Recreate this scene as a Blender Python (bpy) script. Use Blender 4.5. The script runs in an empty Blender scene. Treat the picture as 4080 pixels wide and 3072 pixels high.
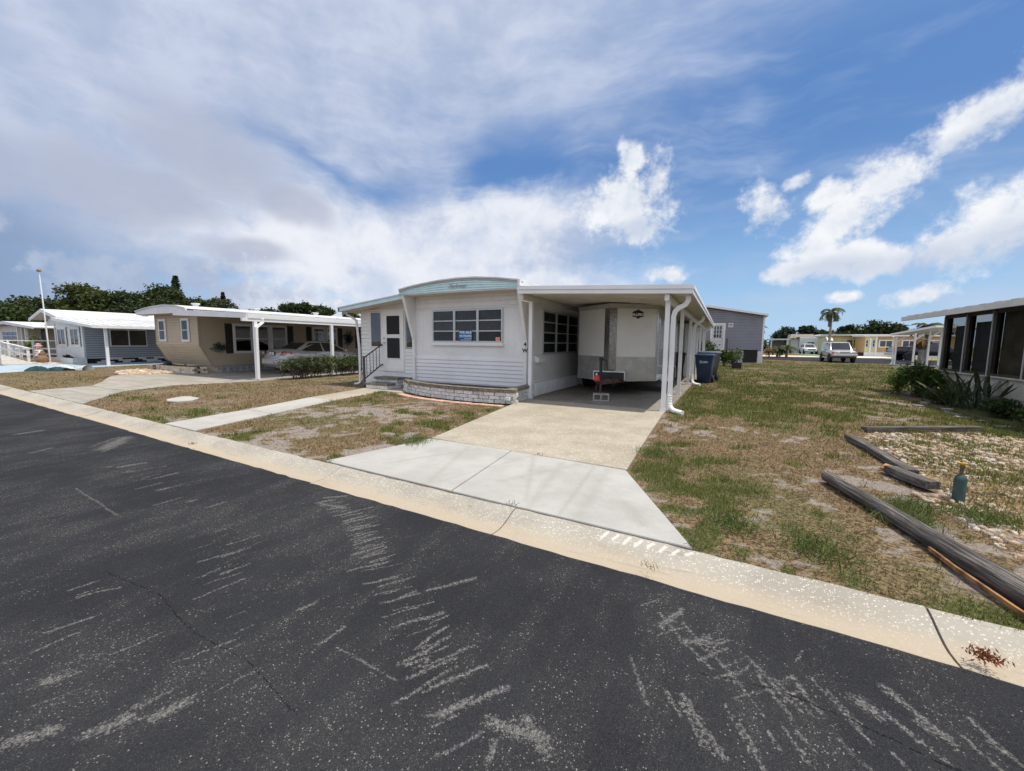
import bpy, bmesh, math, random
import numpy as np
from mathutils import Vector, Matrix
random.seed(7); np.random.seed(7)
SC = bpy.context.scene
COL = SC.collection
R = math.radians
# ------------------------------------------------------------------ camera
def cam_setup():
    f, pitch, roll, yaw = 1616., R(6.0), R(.5), R(27.51)
    fw = Vector((-math.sin(yaw)*math.cos(pitch), math.cos(yaw)*math.cos(pitch), -math.sin(pitch)))
    rt = Vector((math.cos(yaw), math.sin(yaw), 0)); up = rt.cross(fw)
    r2 = rt*math.cos(roll)+up*math.sin(roll); u2 = -rt*math.sin(roll)+up*math.cos(roll)
    cd = bpy.data.cameras.new('camera'); co = bpy.data.objects.new('camera', cd); COL.objects.link(co)
    cd.sensor_width = 36; cd.lens = 36*f/4080; cd.clip_start = .05; cd.clip_end = 6000
    m = Matrix((r2, u2, -fw)).transposed().to_4x4(); m.translation = (0, 0, 1.45)
    co.matrix_world = m; SC.camera = co
cam_setup()
SC.render.resolution_x = 1024; SC.render.resolution_y = 771
SC.view_settings.view_transform = 'Standard'; SC.view_settings.look = 'None'
SC.view_settings.gamma = 1; SC.view_settings.use_curve_mapping = False
SC.view_settings.exposure = 0.5
SC.cycles.max_bounces = 6; SC.cycles.diffuse_bounces = 3; SC.cycles.glossy_bounces = 3; SC.cycles.transparent_max_bounces = 10; SC.cycles.caustics_reflective = False; SC.cycles.caustics_refractive = False
SUN = Vector((.83, .10, 2.47)).normalized()
SKY_STRENGTH = .15
def lin(r, g, b):
    t = lambda c: ((c/255+.055)/1.055)**2.4 if c > 10 else c/255/12.92
    return (t(r), t(g), t(b), 1)
# ------------------------------------------------------------------ node helper
class NT:
    def __init__(s, tree): s.t = tree; s.n = tree.nodes; s.l = tree.links
    def new(s, typ, **kw):
        n = s.n.new(typ)
        for k, v in kw.items(): setattr(n, k, v)
        return n
    def put(s, sock, v):
        if v is None: return
        if hasattr(v, 'is_output'): s.l.new(v, sock)
        else: sock.default_value = v
    def m(s, op, a, b=None, c=None, clamp=False):
        n = s.new('ShaderNodeMath', operation=op, use_clamp=clamp)
        s.put(n.inputs[0], a); s.put(n.inputs[1], b); s.put(n.inputs[2], c); return n.outputs[0]
    def v(s, op, a, b=None, scale=None):
        n = s.new('ShaderNodeVectorMath', operation=op); s.put(n.inputs[0], a); s.put(n.inputs[1], b)
        if scale is not None: s.put(n.inputs['Scale'], scale)
        return n.outputs['Value'] if op in ('DOT_PRODUCT', 'LENGTH', 'DISTANCE') else n.outputs['Vector']
    def mix(s, f, a, b, typ='MIX'):
        n = s.new('ShaderNodeMix', data_type='RGBA', blend_type=typ); s.put(n.inputs[0], f); s.put(n.inputs[6], a); s.put(n.inputs[7], b); return n.outputs[2]
    def noise(s, vec, scale, detail=4, rough=.55, dist=0, out=0):
        n = s.new('ShaderNodeTexNoise'); s.put(n.inputs['Vector'], vec); n.inputs['Scale'].default_value = scale
        n.inputs['Detail'].default_value = detail; n.inputs['Roughness'].default_value = rough; n.inputs['Distortion'].default_value = dist; return n.outputs[out]
    def vor(s, vec, scale, feature='F1', out='Distance'):
        n = s.new('ShaderNodeTexVoronoi', feature=feature); s.put(n.inputs['Vector'], vec); n.inputs['Scale'].default_value = scale; return n.outputs[out]
    def rng(s, x, a, b, c=0., d=1., smooth=True):
        n = s.new('ShaderNodeMapRange', interpolation_type='SMOOTHSTEP' if smooth else 'LINEAR'); s.put(n.inputs[0], x)
        for i, q in enumerate((a, b, c, d)): n.inputs[i+1].default_value = q
        return n.outputs[0]
    def scalev(s, vec, sx, sy, sz, rotz=0):
        n = s.new('ShaderNodeMapping'); s.put(n.inputs['Vector'], vec); n.inputs['Scale'].default_value = (sx, sy, sz); n.inputs['Rotation'].default_value = (0, 0, rotz); return n.outputs[0]
    def bump(s, h, strength=.3, dist=.01):
        n = s.new('ShaderNodeBump'); n.inputs['Strength'].default_value = strength; n.inputs['Distance'].default_value = dist; s.put(n.inputs['Height'], h); return n.outputs[0]
# ------------------------------------------------------------------ world
def make_world():
    w = bpy.data.worlds.new('World'); SC.world = w; w.use_nodes = True
    t = NT(w.node_tree); t.n.clear()
    out = t.new('ShaderNodeOutputWorld'); bg = t.new('ShaderNodeBackground'); bg.inputs['Strength'].default_value = SKY_STRENGTH
    sky = t.new('ShaderNodeTexSky', sky_type='NISHITA'); sky.sun_disc = False
    sky.sun_elevation = math.asin(SUN.z); sky.sun_rotation = math.atan2(SUN.x, SUN.y)
    sky.air_density = 1.15; sky.dust_density = .35; sky.ozone_density = 1.6; sky.altitude = 0
    d = t.v('NORMALIZE', t.new('ShaderNodeTexCoord').outputs['Generated'])
    K = 1/(SKY_STRENGTH*2**SC.view_settings.exposure)
    def c(r, g, b): q = lin(r, g, b); return (q[0]*K, q[1]*K, q[2]*K, 1)
    sep = t.new('ShaderNodeSeparateXYZ'); t.put(sep.inputs[0], d)
    nz = t.new('ShaderNodeTexNoise'); t.put(nz.inputs['Vector'], d); nz.inputs['Scale'].default_value = 3.4; nz.inputs['Detail'].default_value = 3; nz.inputs['Roughness'].default_value = .55
    wv = t.v('SUBTRACT', nz.outputs[1], (.5, .5, .5)); ds = t.v('ADD', d, t.v('SCALE', wv, scale=.10)); dw = t.v('ADD', d, t.v('SCALE', wv, scale=.05))
    def field(vec, blobs, grow=1.):
        f = None
        for (az, el, sa, se, rot) in blobs:
            a, e = R(az), R(el)
            T = Vector((math.cos(a), -math.sin(a), 0)); U = Vector((-math.sin(a)*math.sin(e), -math.cos(a)*math.sin(e), math.cos(e)))
            cr, sr = math.cos(R(rot)), math.sin(R(rot))
            t2 = (T*cr+U*sr)/math.sin(R(sa*grow)); u2 = (-T*sr+U*cr)/math.sin(R(se*grow))
            p = t.v('DOT_PRODUCT', vec, t2); q = t.v('DOT_PRODUCT', vec, u2)
            r = t.m('MULTIPLY_ADD', p, p, t.m('MULTIPLY', q, q))
            f = r if f is None else t.m('MINIMUM', f, r)
        return t.m('SUBTRACT', 1, t.m('SQRT', f))
    n_s = t.m('SUBTRACT', t.noise(t.scalev(ds, 1.3, 1.3, 5.5), 3.0, 4, .62), .5)
    n_m = t.m('SUBTRACT', t.noise(ds, 7.5, 5, .62), .5)
    n_f = t.m('SUBTRACT', t.noise(d, 24, 4, .66), .5)
    skyc = t.mix(.85, sky.outputs[0], t.mix(t.rng(sep.outputs[2], .0, .40), c(146, 192, 234), c(74, 122, 186)))
    hz = t.rng(field(ds, [(-30, 40, 34, 18, 0), (-5, 46, 50, 18, 0)]), -.1, .7, 0, .42); c0 = t.mix(t.m('MAXIMUM', t.rng(n_s, -.04, .30, .03, .36), hz), skyc, c(164, 189, 226))
    # high veil on the left thinning to blue on the right
    veil = field(ds, [(-74, 30, 44, 24, 0), (-44, 40, 34, 20, 6), (-66, 17, 26, 12, 0), (-110, 25, 60, 40, 0), (-45, 14, 25, 9, 0), (-27, 12, 15, 8, 10)])
    hole = t.m('MAXIMUM', field(ds, [(-53, 20.6, 7, 1.5, -16), (-45, 19.0, 6, 1.7, 8), (-28, 22, 6, 5, 40)]), -.4)
    vm = t.rng(t.m('ADD', t.m('SUBTRACT', veil, t.m('MULTIPLY', t.m('ADD', hole, .4), .36)), t.m('MULTIPLY', n_s, .85)), -.35, .65)
    vc = t.mix(t.rng(t.m('ADD', n_m, t.m('MULTIPLY', n_s, .6)), -.26, .26), c(176, 190, 217), c(208, 216, 235))
    c1 = t.mix(t.m('MULTIPLY', vm, .95), c0, vc)
    # unseen veil overhead and behind the camera, added bright to fill shaded walls
    ahead = t.v('DOT_PRODUCT', d, (-.462, .887, 0.)); over = t.m('MAXIMUM', t.rng(ahead, .50, -.05), t.rng(sep.outputs[2], .66, .86))
    mk_ = t.mix(t.rng(t.m('ADD', n_m, n_s), -.25, .25), c(196, 208, 234), tuple(v*1.35 for v in c(236, 241, 250)[:3])+(1,)); c1 = t.mix(t.m('MULTIPLY', over, .9), c1, mk_)
    # bright bank in the middle
    brt = field(ds, [(-46, 12.5, 22, 6.5, 0), (-30, 14, 12, 7, 20), (-38, 7.5, 26, 6, 0), (-24, 6, 20, 5.5, 4), (-40, 2, 30, 5, 0)])
    bk = t.rng(t.m('ADD', brt, t.m('ADD', t.m('MULTIPLY', n_m, 1.0), t.m('MULTIPLY', n_s, .8))), -.15, .60)
    c1 = t.mix(t.m('MULTIPLY', bk, .90), c1, t.mix(t.rng(n_m, -.22, .16), c(206, 216, 236), c(242, 244, 250)))
    # slate storm low on the far left
    st = t.rng(t.m('ADD', field(ds, [(-90, 5, 30, 13, 0), (-120, 8, 36, 16, 0), (-68, 0, 22, 5, 0)]), t.m('MULTIPLY', n_s, .35)), -.1, .75)
    c1 = t.mix(t.m('MULTIPLY', st, .9), c1, c(130, 153, 188))
    gr = t.rng(t.m('ADD', field(ds, [(-63, 19, 8, 5, -20), (-56, 16.2, 6, 2.6, -14), (-70, 14.5, 10, 4, 0), (-60, 10, 5, 2, 0), (-84, 14, 10, 5, 0)]), t.m('MULTIPLY', n_m, 1.3)), -.05, .6)
    c1 = t.mix(t.m('MULTIPLY', gr, .75), c1, c(180, 187, 207))
    # cumulus
    cu = [(-12.6, 17.8, 5.0, 4.6, 0), (-11.4, 15.2, 3.2, 2.4, -20), (-9.3, 19.6, 1.7, 3.4, -18), (-15.4, 17.4, 3.2, 2.2, 20), (-12.4, 22.4, 1.6, 2.2, 20),
          (3.3, 15.7, 2.2, 2.8, 25), (6.2, 17.8, 1.7, .9, 25),
          (6.8, 8.4, 3.4, 1.3, 10), (8.4, 10.2, 3.2, 2.6, 35), (10.8, 13.0, 3.7, 2.7, 48), (13.6, 16.0, 2.9, 2.3, 15), (11.0, 8.9, 4.8, 2.0, 3), (14.8, 8.7, 3.8, 1.7, 0), (9.4, 15.6, 2.2, 1.4, 30),
          (18.8, 9.2, 4.2, 1.9, 5), (22.5, 11.0, 4.6, 3.2, 20), (28, 12, 6, 3.4, 10), (20.2, 20.4, 4.2, 1.9, 14), (25, 21.5, 4, 2.2, 8),
          (11.2, 4.9, 1.6, .55, 0), (17.2, 4.8, 2.7, .9, 8), (-7.0, 8.8, 2.1, 1.0, 0), (60, 16, 10, 5, 0), (110, 14, 12, 5, 0), (170, 18, 12, 6, 0)]
    fc = t.m('ADD', field(dw, cu, 1.36), t.m('ADD', t.m('MULTIPLY', n_f, 1.5), t.m('MULTIPLY', n_m, 1.3)))
    cm = t.rng(fc, .02, .72)
    lit = t.rng(t.m('ADD', t.m('MULTIPLY', n_f, .8), t.m('MULTIPLY_ADD', n_m, 1.0, t.m('MULTIPLY', fc, -.16))), -.38, .12)
    und = t.rng(t.m('ADD', field(dw, [(10.5, 7.9, 5.5, 1.5, 0), (18.5, 8.0, 6, 1.6, 4), (23.5, 9.0, 6, 2.2, 10), (-11.2, 14.6, 3, 1.3, 0), (3.4, 14, 1.6, 1, 0), (21, 19.2, 4, .9, 12)], 1.1), t.m('MULTIPLY', n_f, 1.2)), -.2, .7)
    c2 = t.mix(cm, c1, t.mix(t.m('MULTIPLY', und, .75), t.mix(lit, c(214, 222, 236), c(248, 250, 253)), c(198, 209, 228)))
    lo = [(-73.5, 5.8, 3.4, 2.6, 0), (-69.8, 5.4, 2.6, 2.2, 0), (-64.8, 6.6, 2.8, 2.3, 0), (-60.5, 5.0, 3.6, 1.9, 0), (-56.5, 4.4, 3, 2.2, 0), (-54.2, 4.6, 1.8, 2.2, 0), (-66, 3.6, 5, 1.5, 0), (-50.5, 3.4, 3, 1.6, 0), (-61, 8.6, 2.4, 1.5, 0), (-79, 9.8, 2.0, 1.4, 0)]
    fl = t.m('ADD', field(dw, lo, 1.25), t.m('ADD', t.m('MULTIPLY', n_f, 1.9), t.m('MULTIPLY', n_m, .9)))
    lc = t.mix(t.rng(sep.outputs[0], -.93, -.80), c(178, 192, 216), c(232, 236, 245))
    lc = t.mix(t.rng(t.m('ADD', n_f, n_m), -.15, .2), t.mix(.55, lc, c(158, 174, 204)), lc)
    c3 = t.mix(t.m('MULTIPLY', t.rng(fl, .10, .55), .9), c2, lc)
    t.put(bg.inputs['Color'], c3); t.l.new(bg.outputs[0], out.inputs[0])
    w.cycles.sampling_method = 'MANUAL'; w.cycles.sample_map_resolution = 512
make_world()
sl = bpy.data.lights.new('sun', 'SUN'); sl.energy = 3.2; sl.angle = R(.53); sl.color = (1, .93, .80)
so = bpy.data.objects.new('sun', sl); COL.objects.link(so); so.rotation_euler = SUN.to_track_quat('Z', 'Y').to_euler(); so.location = (0, 0, 50)
# ------------------------------------------------------------------ mesh helpers
FR = {}
class MB:
    def __init__(s): s.v = []; s.f = []
    def add(s, vs, fs):
        o = len(s.v); s.v += [tuple(p) for p in vs]; s.f += [tuple(i+o for i in f) for f in fs]; return s
    def hexa(s, p):
        return s.add(p, [(0, 3, 2, 1), (4, 5, 6, 7), (0, 1, 5, 4), (1, 2, 6, 5), (2, 3, 7, 6), (3, 0, 4, 7)])
    def box(s, x0, x1, y0, y1, z0, z1):
        return s.hexa([(x0, y0, z0), (x1, y0, z0), (x1, y1, z0), (x0, y1, z0), (x0, y0, z1), (x1, y0, z1), (x1, y1, z1), (x0, y1, z1)])
    def cbox(s, c, sx, sy, sz): return s.box(c[0]-sx/2, c[0]+sx/2, c[1]-sy/2, c[1]+sy/2, c[2]-sz/2, c[2]+sz/2)
    def quad(s, a, b, c, d): return s.add([a, b, c, d], [(0, 1, 2, 3)])
    def prism(s, pts, vec):
        n = len(pts); q = [Vector(p) for p in pts]; v = Vector(vec)
        return s.add(q+[p+v for p in q], [tuple(range(n)), tuple(range(2*n-1, n-1, -1))]+[(i, (i+1) % n, (i+1) % n+n, i+n) for i in range(n)])
    def beam(s, a, b, w, h, up=(0, 0, 1)):
        a, b = Vector(a), Vector(b); d = (b-a).normalized(); up = Vector(up)
        if abs(d.dot(up)) > .98: up = Vector((1, 0, 0))
        x = d.cross(up).normalized()*w/2; y = x.cross(d).normalized()*h/2
        return s.hexa([a-x-y, a+x-y, b+x-y, b-x-y, a-x+y, a+x+y, b+x+y, b-x+y])
    def tube(s, path, r, n=8, caps=True, sq=None):
        P = [Vector(p) for p in path]; k = len(P); rings = []; prev = None
        for i, p in enumerate(P):
            d = ((P[min(i+1, k-1)]-P[i]).normalized()+(P[i]-P[max(i-1, 0)]).normalized()).normalized()
            if prev is None:
                a = Vector((0, 0, 1)) if abs(d.z) < .9 else Vector((1, 0, 0)); x = d.cross(a).normalized()
            else: x = (prev-d*prev.dot(d)).normalized()
            prev = x; y = d.cross(x); rr = r[i] if hasattr(r, '__len__') else r
            if sq: rings.append([p+x*sx*sq[0]/2+y*sy*sq[1]/2 for sx, sy in ((-1, -1), (1, -1), (1, 1), (-1, 1))])
            else: rings.append([p+x*rr*math.cos(2*math.pi*j/n)+y*rr*math.sin(2*math.pi*j/n) for j in range(n)])
        if sq: n = 4
        fs = [(i*n+j, i*n+(j+1) % n, (i+1)*n+(j+1) % n, (i+1)*n+j) for i in range(k-1) for j in range(n)]
        if caps: fs += [tuple(range(n-1, -1, -1)), tuple(range((k-1)*n, k*n))]
        return s.add([q for rg in rings for q in rg], fs)
    def lathe(s, prof, n=16, c=(0, 0, 0), axis='Z'):
        c = Vector(c); vs = []; k = len(prof)
        for r, z in prof:
            for j in range(n):
                a = 2*math.pi*j/n; p = (r*math.cos(a), r*math.sin(a), z)
                if axis == 'X': p = (p[2], p[0], p[1])
                elif axis == 'Y': p = (p[0], p[2], p[1])
                vs.append(c+Vector(p))
        fs = [(i*n+j, i*n+(j+1) % n, (i+1)*n+(j+1) % n, (i+1)*n+j) for i in range(k-1) for j in range(n)]
        if prof[0][0] > 1e-4: fs.append(tuple(range(n-1, -1, -1)))
        if prof[-1][0] > 1e-4: fs.append(tuple(range((k-1)*n, k*n)))
        return s.add(vs, fs)
    def loft(s, rings, close=True, cap=True):
        n = len(rings[0]); k = len(rings); m = n if close else n-1
        fs = [(i*n+j, i*n+(j+1) % n, (i+1)*n+(j+1) % n, (i+1)*n+j) for i in range(k-1) for j in range(m)]
        if cap and close: fs += [tuple(range(n-1, -1, -1)), tuple(range((k-1)*n, k*n))]
        return s.add([p for r in rings for p in r], fs)
    def mesh(s, name, off=(0, 0, 0), smooth=False, recalc=True):
        me = bpy.data.meshes.new(name)
        o = Vector(off); me.from_pydata([(p[0]-o.x, p[1]-o.y, p[2]-o.z) for p in s.v], [], s.f)
        if recalc:
            bm = bmesh.new(); bm.from_mesh(me); bmesh.ops.recalc_face_normals(bm, faces=bm.faces); bm.to_mesh(me); bm.free()
        if smooth:
            me.shade_smooth()
            try: me.set_sharp_from_angle(angle=R(smooth if smooth > 1 else 40))
            except Exception: pass
        return me
    def build(s, name, mat, parent=None, smooth=False, recalc=True):
        off = FR.get(parent.name, Vector((0, 0, 0))) if parent else Vector((0, 0, 0))
        me = s.mesh(name, off, smooth, recalc); me.materials.append(mat)
        o = bpy.data.objects.new(name, me); COL.objects.link(o)
        if parent: o.parent = parent; FR[o.name] = off
        return o
def tag(o, label=None, cat=None, group=None, kind=None):
    for k, v in (('label', label), ('category', cat), ('group', group), ('kind', kind)):
        if v: o[k] = v
    return o
def thing(name, label, cat, loc=(0, 0, 0), rotz=0, group=None, local=False):
    o = bpy.data.objects.new(name, None); COL.objects.link(o); o.location = loc; o.rotation_euler = (0, 0, rotz); o.empty_display_size = .3
    FR[o.name] = Vector((0, 0, 0)) if local else Vector(loc)
    return tag(o, label, cat, group)
def inst(name, me, parent, loc, rot=(0, 0, 0), mat=None, scale=None):
    o = bpy.data.objects.new(name, me); COL.objects.link(o)
    if parent: o.parent = parent; o.location = Vector(loc)-FR.get(parent.name, Vector((0, 0, 0)))
    else: o.location = loc
    o.rotation_euler = rot
    if scale: o.scale = scale
    if parent: FR[o.name] = FR.get(parent.name, Vector((0, 0, 0)))
    return o
def copy_thing(src, loc, rotz, label, group=None):
    r = src.copy(); COL.objects.link(r); r.location = loc; r.rotation_euler = (0, 0, rotz); r['label'] = label
    if group: r['group'] = group
    for ch in list(src.children):
        c = ch.copy(); COL.objects.link(c); c.parent = r
        for g in list(ch.children):
            q = g.copy(); COL.objects.link(q); q.parent = c
    return r
class Wall:
    """wall coordinates: s along the wall, d out of it, z up"""
    def __init__(s, a, b):
        s.a = Vector((a[0], a[1], 0)); e = Vector((b[0], b[1], 0))-s.a; s.len = e.length; s.u = e.normalized(); s.n = Vector((s.u.y, -s.u.x, 0))
    def p(s, q, d, z): r = s.a+s.u*q+s.n*d; return Vector((r.x, r.y, z))
    def box(s, mb, s0, s1, d0, d1, z0, z1):
        return mb.hexa([s.p(s0, d0, z0), s.p(s1, d0, z0), s.p(s1, d1, z0), s.p(s0, d1, z0), s.p(s0, d0, z1), s.p(s1, d0, z1), s.p(s1, d1, z1), s.p(s0, d1, z1)])
    def ring(s, mb, s0, s1, z0, z1, w, d0, d1):
        s.box(mb, s0, s1, d0, d1, z1-w, z1); s.box(mb, s0, s1, d0, d1, z0, z0+w)
        s.box(mb, s0, s0+w, d0, d1, z0+w, z1-w); s.box(mb, s1-w, s1, d0, d1, z0+w, z1-w)
    def boards(s, parent, mat, s0, s1, z0, z1, n, t=.016, base=0., name='siding_board'):
        h = (z1-z0)/n; me = None
        for i in range(n):
            z = z0+i*h
            if me is None:
                g = min(.020, h*.17); mb = MB(); p = [s.p(s0, base, g), s.p(s0, base+t*1.7, g), s.p(s0, base+t*.8, h), s.p(s0, base, h)]
                mb.prism(p, s.u*(s1-s0)); q = s.p(s0, 0, 0); me = mb.mesh(name, q); me.materials.append(mat)
            inst(name, me, parent, s.p(s0, 0, z))
    def lap(s, mb, s0, s1, z0, z1, n, t=.014, base=0.):
        h = (z1-z0)/n
        for i in range(n):
            z = z0+i*h; g = h*.17; mb.prism([s.p(s0, base, z+g), s.p(s0, base+t*1.8, z+g), s.p(s0, base+t*.8, z+h), s.p(s0, base, z+h)], s.u*(s1-s0))
    def ribs(s, mb, s0, s1, z0, z1, pitch, depth=.012, base=0., duty=.5):
        k = max(1, round((s1-s0)/pitch)); w = (s1-s0)/k
        for i in range(k): s.box(mb, s0+i*w+w*(1-duty)/2, s0+i*w+w*(1+duty)/2, base, base+depth, z0, z1)
def text_mesh(body, size, name='lettering', shear=0, extrude=.002, bold=0, align='CENTER'):
    cu = bpy.data.curves.new(name, 'FONT'); cu.body = body; cu.size = size; cu.align_x = align; cu.align_y = 'CENTER'; cu.shear = shear; cu.extrude = extrude; cu.offset = bold; cu.resolution_u = 2
    o = bpy.data.objects.new(name, cu); COL.objects.link(o); bpy.context.view_layer.update()
    me = bpy.data.meshes.new_from_object(o.evaluated_get(bpy.context.evaluated_depsgraph_get())); bpy.data.objects.remove(o); bpy.data.curves.remove(cu); return me
def put_text(body, size, mat, parent, loc, u, n, **kw):
    """u = reading direction, n = outward normal"""
    me = text_mesh(body, size, **kw); me.materials.clear(); me.materials.append(mat)
    u = Vector(u).normalized(); n = Vector(n).normalized(); v = n.cross(u)
    m = Matrix((u, v, n)).transposed()
    return inst('lettering', me, parent, loc, m.to_euler())
# ------------------------------------------------------------------ materials
M = {}
def mk(name, col, rough=.6, var=.06, vs=2.5, bump=0, bs=40, metal=0, spec=.5, orand=0, col2=None, st=None, coat=0, dirt=None):
    m = bpy.data.materials.new(name); m.use_nodes = True; t = NT(m.node_tree); b = t.n['Principled BSDF']
    c = col if len(col) == 4 else (*col, 1)
    pos = t.new('ShaderNodeNewGeometry').outputs['Position']; vec = t.scalev(pos, *st) if st else pos
    n = t.noise(vec, vs, 5, .6); lo = tuple(x*(1-var*1.6) for x in c[:3])+(1,); hi = tuple(min(1, x*(1+var)) for x in c[:3])+(1,)
    if col2: lo = (*col2[:3], 1); hi = c
    k = t.mix(t.rng(n, .34, .66), lo, hi)
    if dirt: k = t.mix(t.m('MULTIPLY', t.rng(t.noise(pos, dirt[1], 6, .65), .52, .72), dirt[2]), k, (*dirt[0], 1))
    if orand:
        h = t.new('ShaderNodeHueSaturation'); t.put(h.inputs['Color'], k); t.put(h.inputs['Value'], t.m('MULTIPLY_ADD', t.new('ShaderNodeObjectInfo').outputs['Random'], orand*2, 1-orand)); k = h.outputs[0]
    t.put(b.inputs['Base Color'], k); b.inputs['Roughness'].default_value = rough; b.inputs['Metallic'].default_value = metal; b.inputs['Specular IOR Level'].default_value = spec
    if coat: b.inputs['Coat Weight'].default_value = coat; b.inputs['Coat Roughness'].default_value = .05
    if bump: t.put(b.inputs['Normal'], t.bump(t.noise(vec, bs, 4, .6), bump, .01))
    M[name] = m; return m
def mk_glass(name, tint=(.8, .85, .85), refl=.06, rough=.02, fk=.75):
    m = bpy.data.materials.new(name); m.use_nodes = True; t = NT(m.node_tree); t.n.remove(t.n['Principled BSDF'])
    tr = t.new('ShaderNodeBsdfTransparent'); tr.inputs[0].default_value = (*tint, 1); gl = t.new('ShaderNodeBsdfGlossy'); gl.inputs['Roughness'].default_value = rough
    fr = t.new('ShaderNodeFresnel'); fr.inputs[0].default_value = 1.5
    mx = t.new('ShaderNodeMixShader'); t.put(mx.inputs[0], t.m('ADD', t.m('MULTIPLY', fr.outputs[0], fk), refl, clamp=True)); t.l.new(tr.outputs[0], mx.inputs[1]); t.l.new(gl.outputs[0], mx.inputs[2])
    t.l.new(mx.outputs[0], t.n['Material Output'].inputs[0]); M[name] = m; return m
W3 = (.78, .77, .75)
mk('white_paint', W3, .45, .04, 1.5, dirt=((.5, .46, .4), 2.2, .18))
mk('white_siding', (.79, .78, .77), .5, .035, 1.2, dirt=((.52, .48, .42), 1.6, .22))
mk('white_metal', (.80, .80, .80), .32, .03, 1.5, dirt=((.55, .5, .42), 2.5, .22))
mk('roof_white', (.66, .665, .67), .42, .06, .8, dirt=((.45, .42, .38), 1.2, .2))
mk('soffit', (.66, .63, .57), .5, .05, 2.)
mk('turquoise', (.56, .75, .77), .4, .06, 3, dirt=((.62, .66, .66), 6, .6))
mk('aluminium', (.62, .63, .64), .32, .05, 6, metal=.8)
mk('window_frame', (.55, .57, .58), .4, .05, 6, metal=.35)
mk('interior', (.018, .018, .02), .9, .2, 2)
mk('blind', (.20, .205, .21), .55, .1, 4)
mk('curtain', (.055, .042, .034), .9, .3, 3)
mk('screen_mesh', (.010, .010, .011), .75, .2, 3)
mk('grey_trim', (.42, .42, .41), .5, .06, 4)
mk('iron', (.045, .047, .052), .45, .1, 10)
mk('cap_brick', (.20, .175, .14), .85, .25, 14, .6, 60, orand=.14)
mk('white_brick', (.70, .69, .675), .75, .16, 22, 1.0, 45, orand=.10, dirt=((.36, .33, .3), 7, .5))
mk('mulch', (.06, .045, .035), .95, .4, 20, .8, 60)
mk('red_brick', (.58, .36, .26), .85, .15, 12, .4, 50, orand=.18)
mk('black_plastic', (.014, .014, .016), .38, .1, 5)
mk('blue_plastic', (.018, .045, .105), .34, .12, 4)
mk('grey_plastic', (.10, .105, .115), .45, .1, 5)
mk('rubber', (.02, .02, .021), .8, .15, 12)
mk('rim', (.50, .51, .52), .3, .06, 8, metal=.8)
mk('rust', (.10, .055, .04), .8, .3, 14)
mk('red_paint', (.55, .04, .035), .5, .1, 8)
mk('concrete_block', (.33, .32, .305), .9, .12, 25, .4, 80)
mk('black_letter', (.012, .012, .012), .5, 0)
mk('white_letter', (.85, .85, .85), .5, 0)
mk('sign_blue', (.012, .07, .22), .3, 0); mk('sign_light_blue', (.05, .30, .62), .3, 0)
mk('orange', (.85, .17, .03), .5, 0)
mk('trailer_white', (.74, .73, .70), .28, .03, 1., dirt=((.5, .46, .4), 1.4, .2))
mk('chrome', (.75, .75, .76), .12, .03, 8, metal=1)
mk('beige', (.50, .42, .31), .55, .04, 1.5, dirt=((.36, .3, .22), 1.8, .2))
mk('shutter', (.022, .019, .02), .55, .1, 5)
mk('grey_siding', (.27, .29, .335), .55, .05, 1.5)
mk('vinyl_grey', (.235, .235, .26), .5, .05, 1.2)
mk('far_white', (.74, .74, .73), .55, .05, 1.)
mk('yellow', (.62, .57, .30), .6, .05, 1.5)
mk('tan', (.56, .36, .16), .6, .05, 1.5)
mk('brown_roof', (.22, .19, .15), .9, .15, 3)
mk('stone_tan', (.60, .51, .40), .85, .12, 12, .4, 40, orand=.22)
mk('glass_dark', (.02, .024, .026), .05, .1, 2, spec=.8)
mk('car_glass', (.012, .014, .016), .04, .1, 2, spec=.9)
mk('car_champagne', (.50, .47, .45), .28, .05, 3, metal=.35, coat=.7, dirt=((.2, .18, .16), 2, .25))
mk('car_silver', (.52, .50, .45), .26, .05, 3, metal=.5, coat=.6)
mk('car_white', (.76, .77, .77), .3, .02, 3, coat=.6)
mk('car_dark', (.025, .026, .030), .25, .1, 3, metal=.4, coat=.8)
mk('lamp_red', (.42, .012, .012), .12, .1, 20, spec=.8)
mk('lamp_clear', (.62, .63, .64), .1, .1, 30, spec=.8)
mk('amber', (.7, .22, .04), .2, .05, 8)
mk('corner_beige', (.40, .33, .24), .55, .05, 2)
mk('wood_grey', (.17, .15, .135), .85, .3, 9, .8, 30, st=(1, .12, 1))
mk('wood_deck', (.44, .42, .39), .75, .1, 6, .2, 20, orand=.08)
mk('wood_fresh', (.42, .22, .09), .8, .25, 12)
mk('wood_split', (.27, .135, .055), .85, .35, 12, .4, 30)
mk('wood_brown', (.12, .085, .07), .85, .2, 8)
mk('pipe_green', (.045, .095, .088), .55, .14, 9, dirt=((.12, .15, .13), 9, .4))
mk('pipe_rust', (.15, .10, .05), .7, .3, 25)
mk('cap_yellow', (.55, .32, .03), .55, .2, 20)
mk('bark', (.11, .085, .065), .95, .3, 6, .6, 20)
mk('palm_trunk', (.25, .22, .19), .9, .2, 8, .5, 20)
mk('blue_floor', (.36, .44, .50), .6, .08, 1.2)
mk('green_floor', (.16, .27, .17), .7, .08, 1.)
mk('tarp_teal', (.018, .07, .08), .5, .2, 5); mk('tarp_white', (.6, .62, .62), .6, .1, 6)
mk('coral', (.62, .32, .30), .7, .1, 9); mk('statue_brown', (.24, .14, .08), .85, .2, 12); mk('statue_white', (.7, .66, .62), .7, .1, 9)
mk('cream_wall', (.50, .46, .39), .75, .08, 1.6, dirt=((.26, .24, .2), 2.4, .35))
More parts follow.
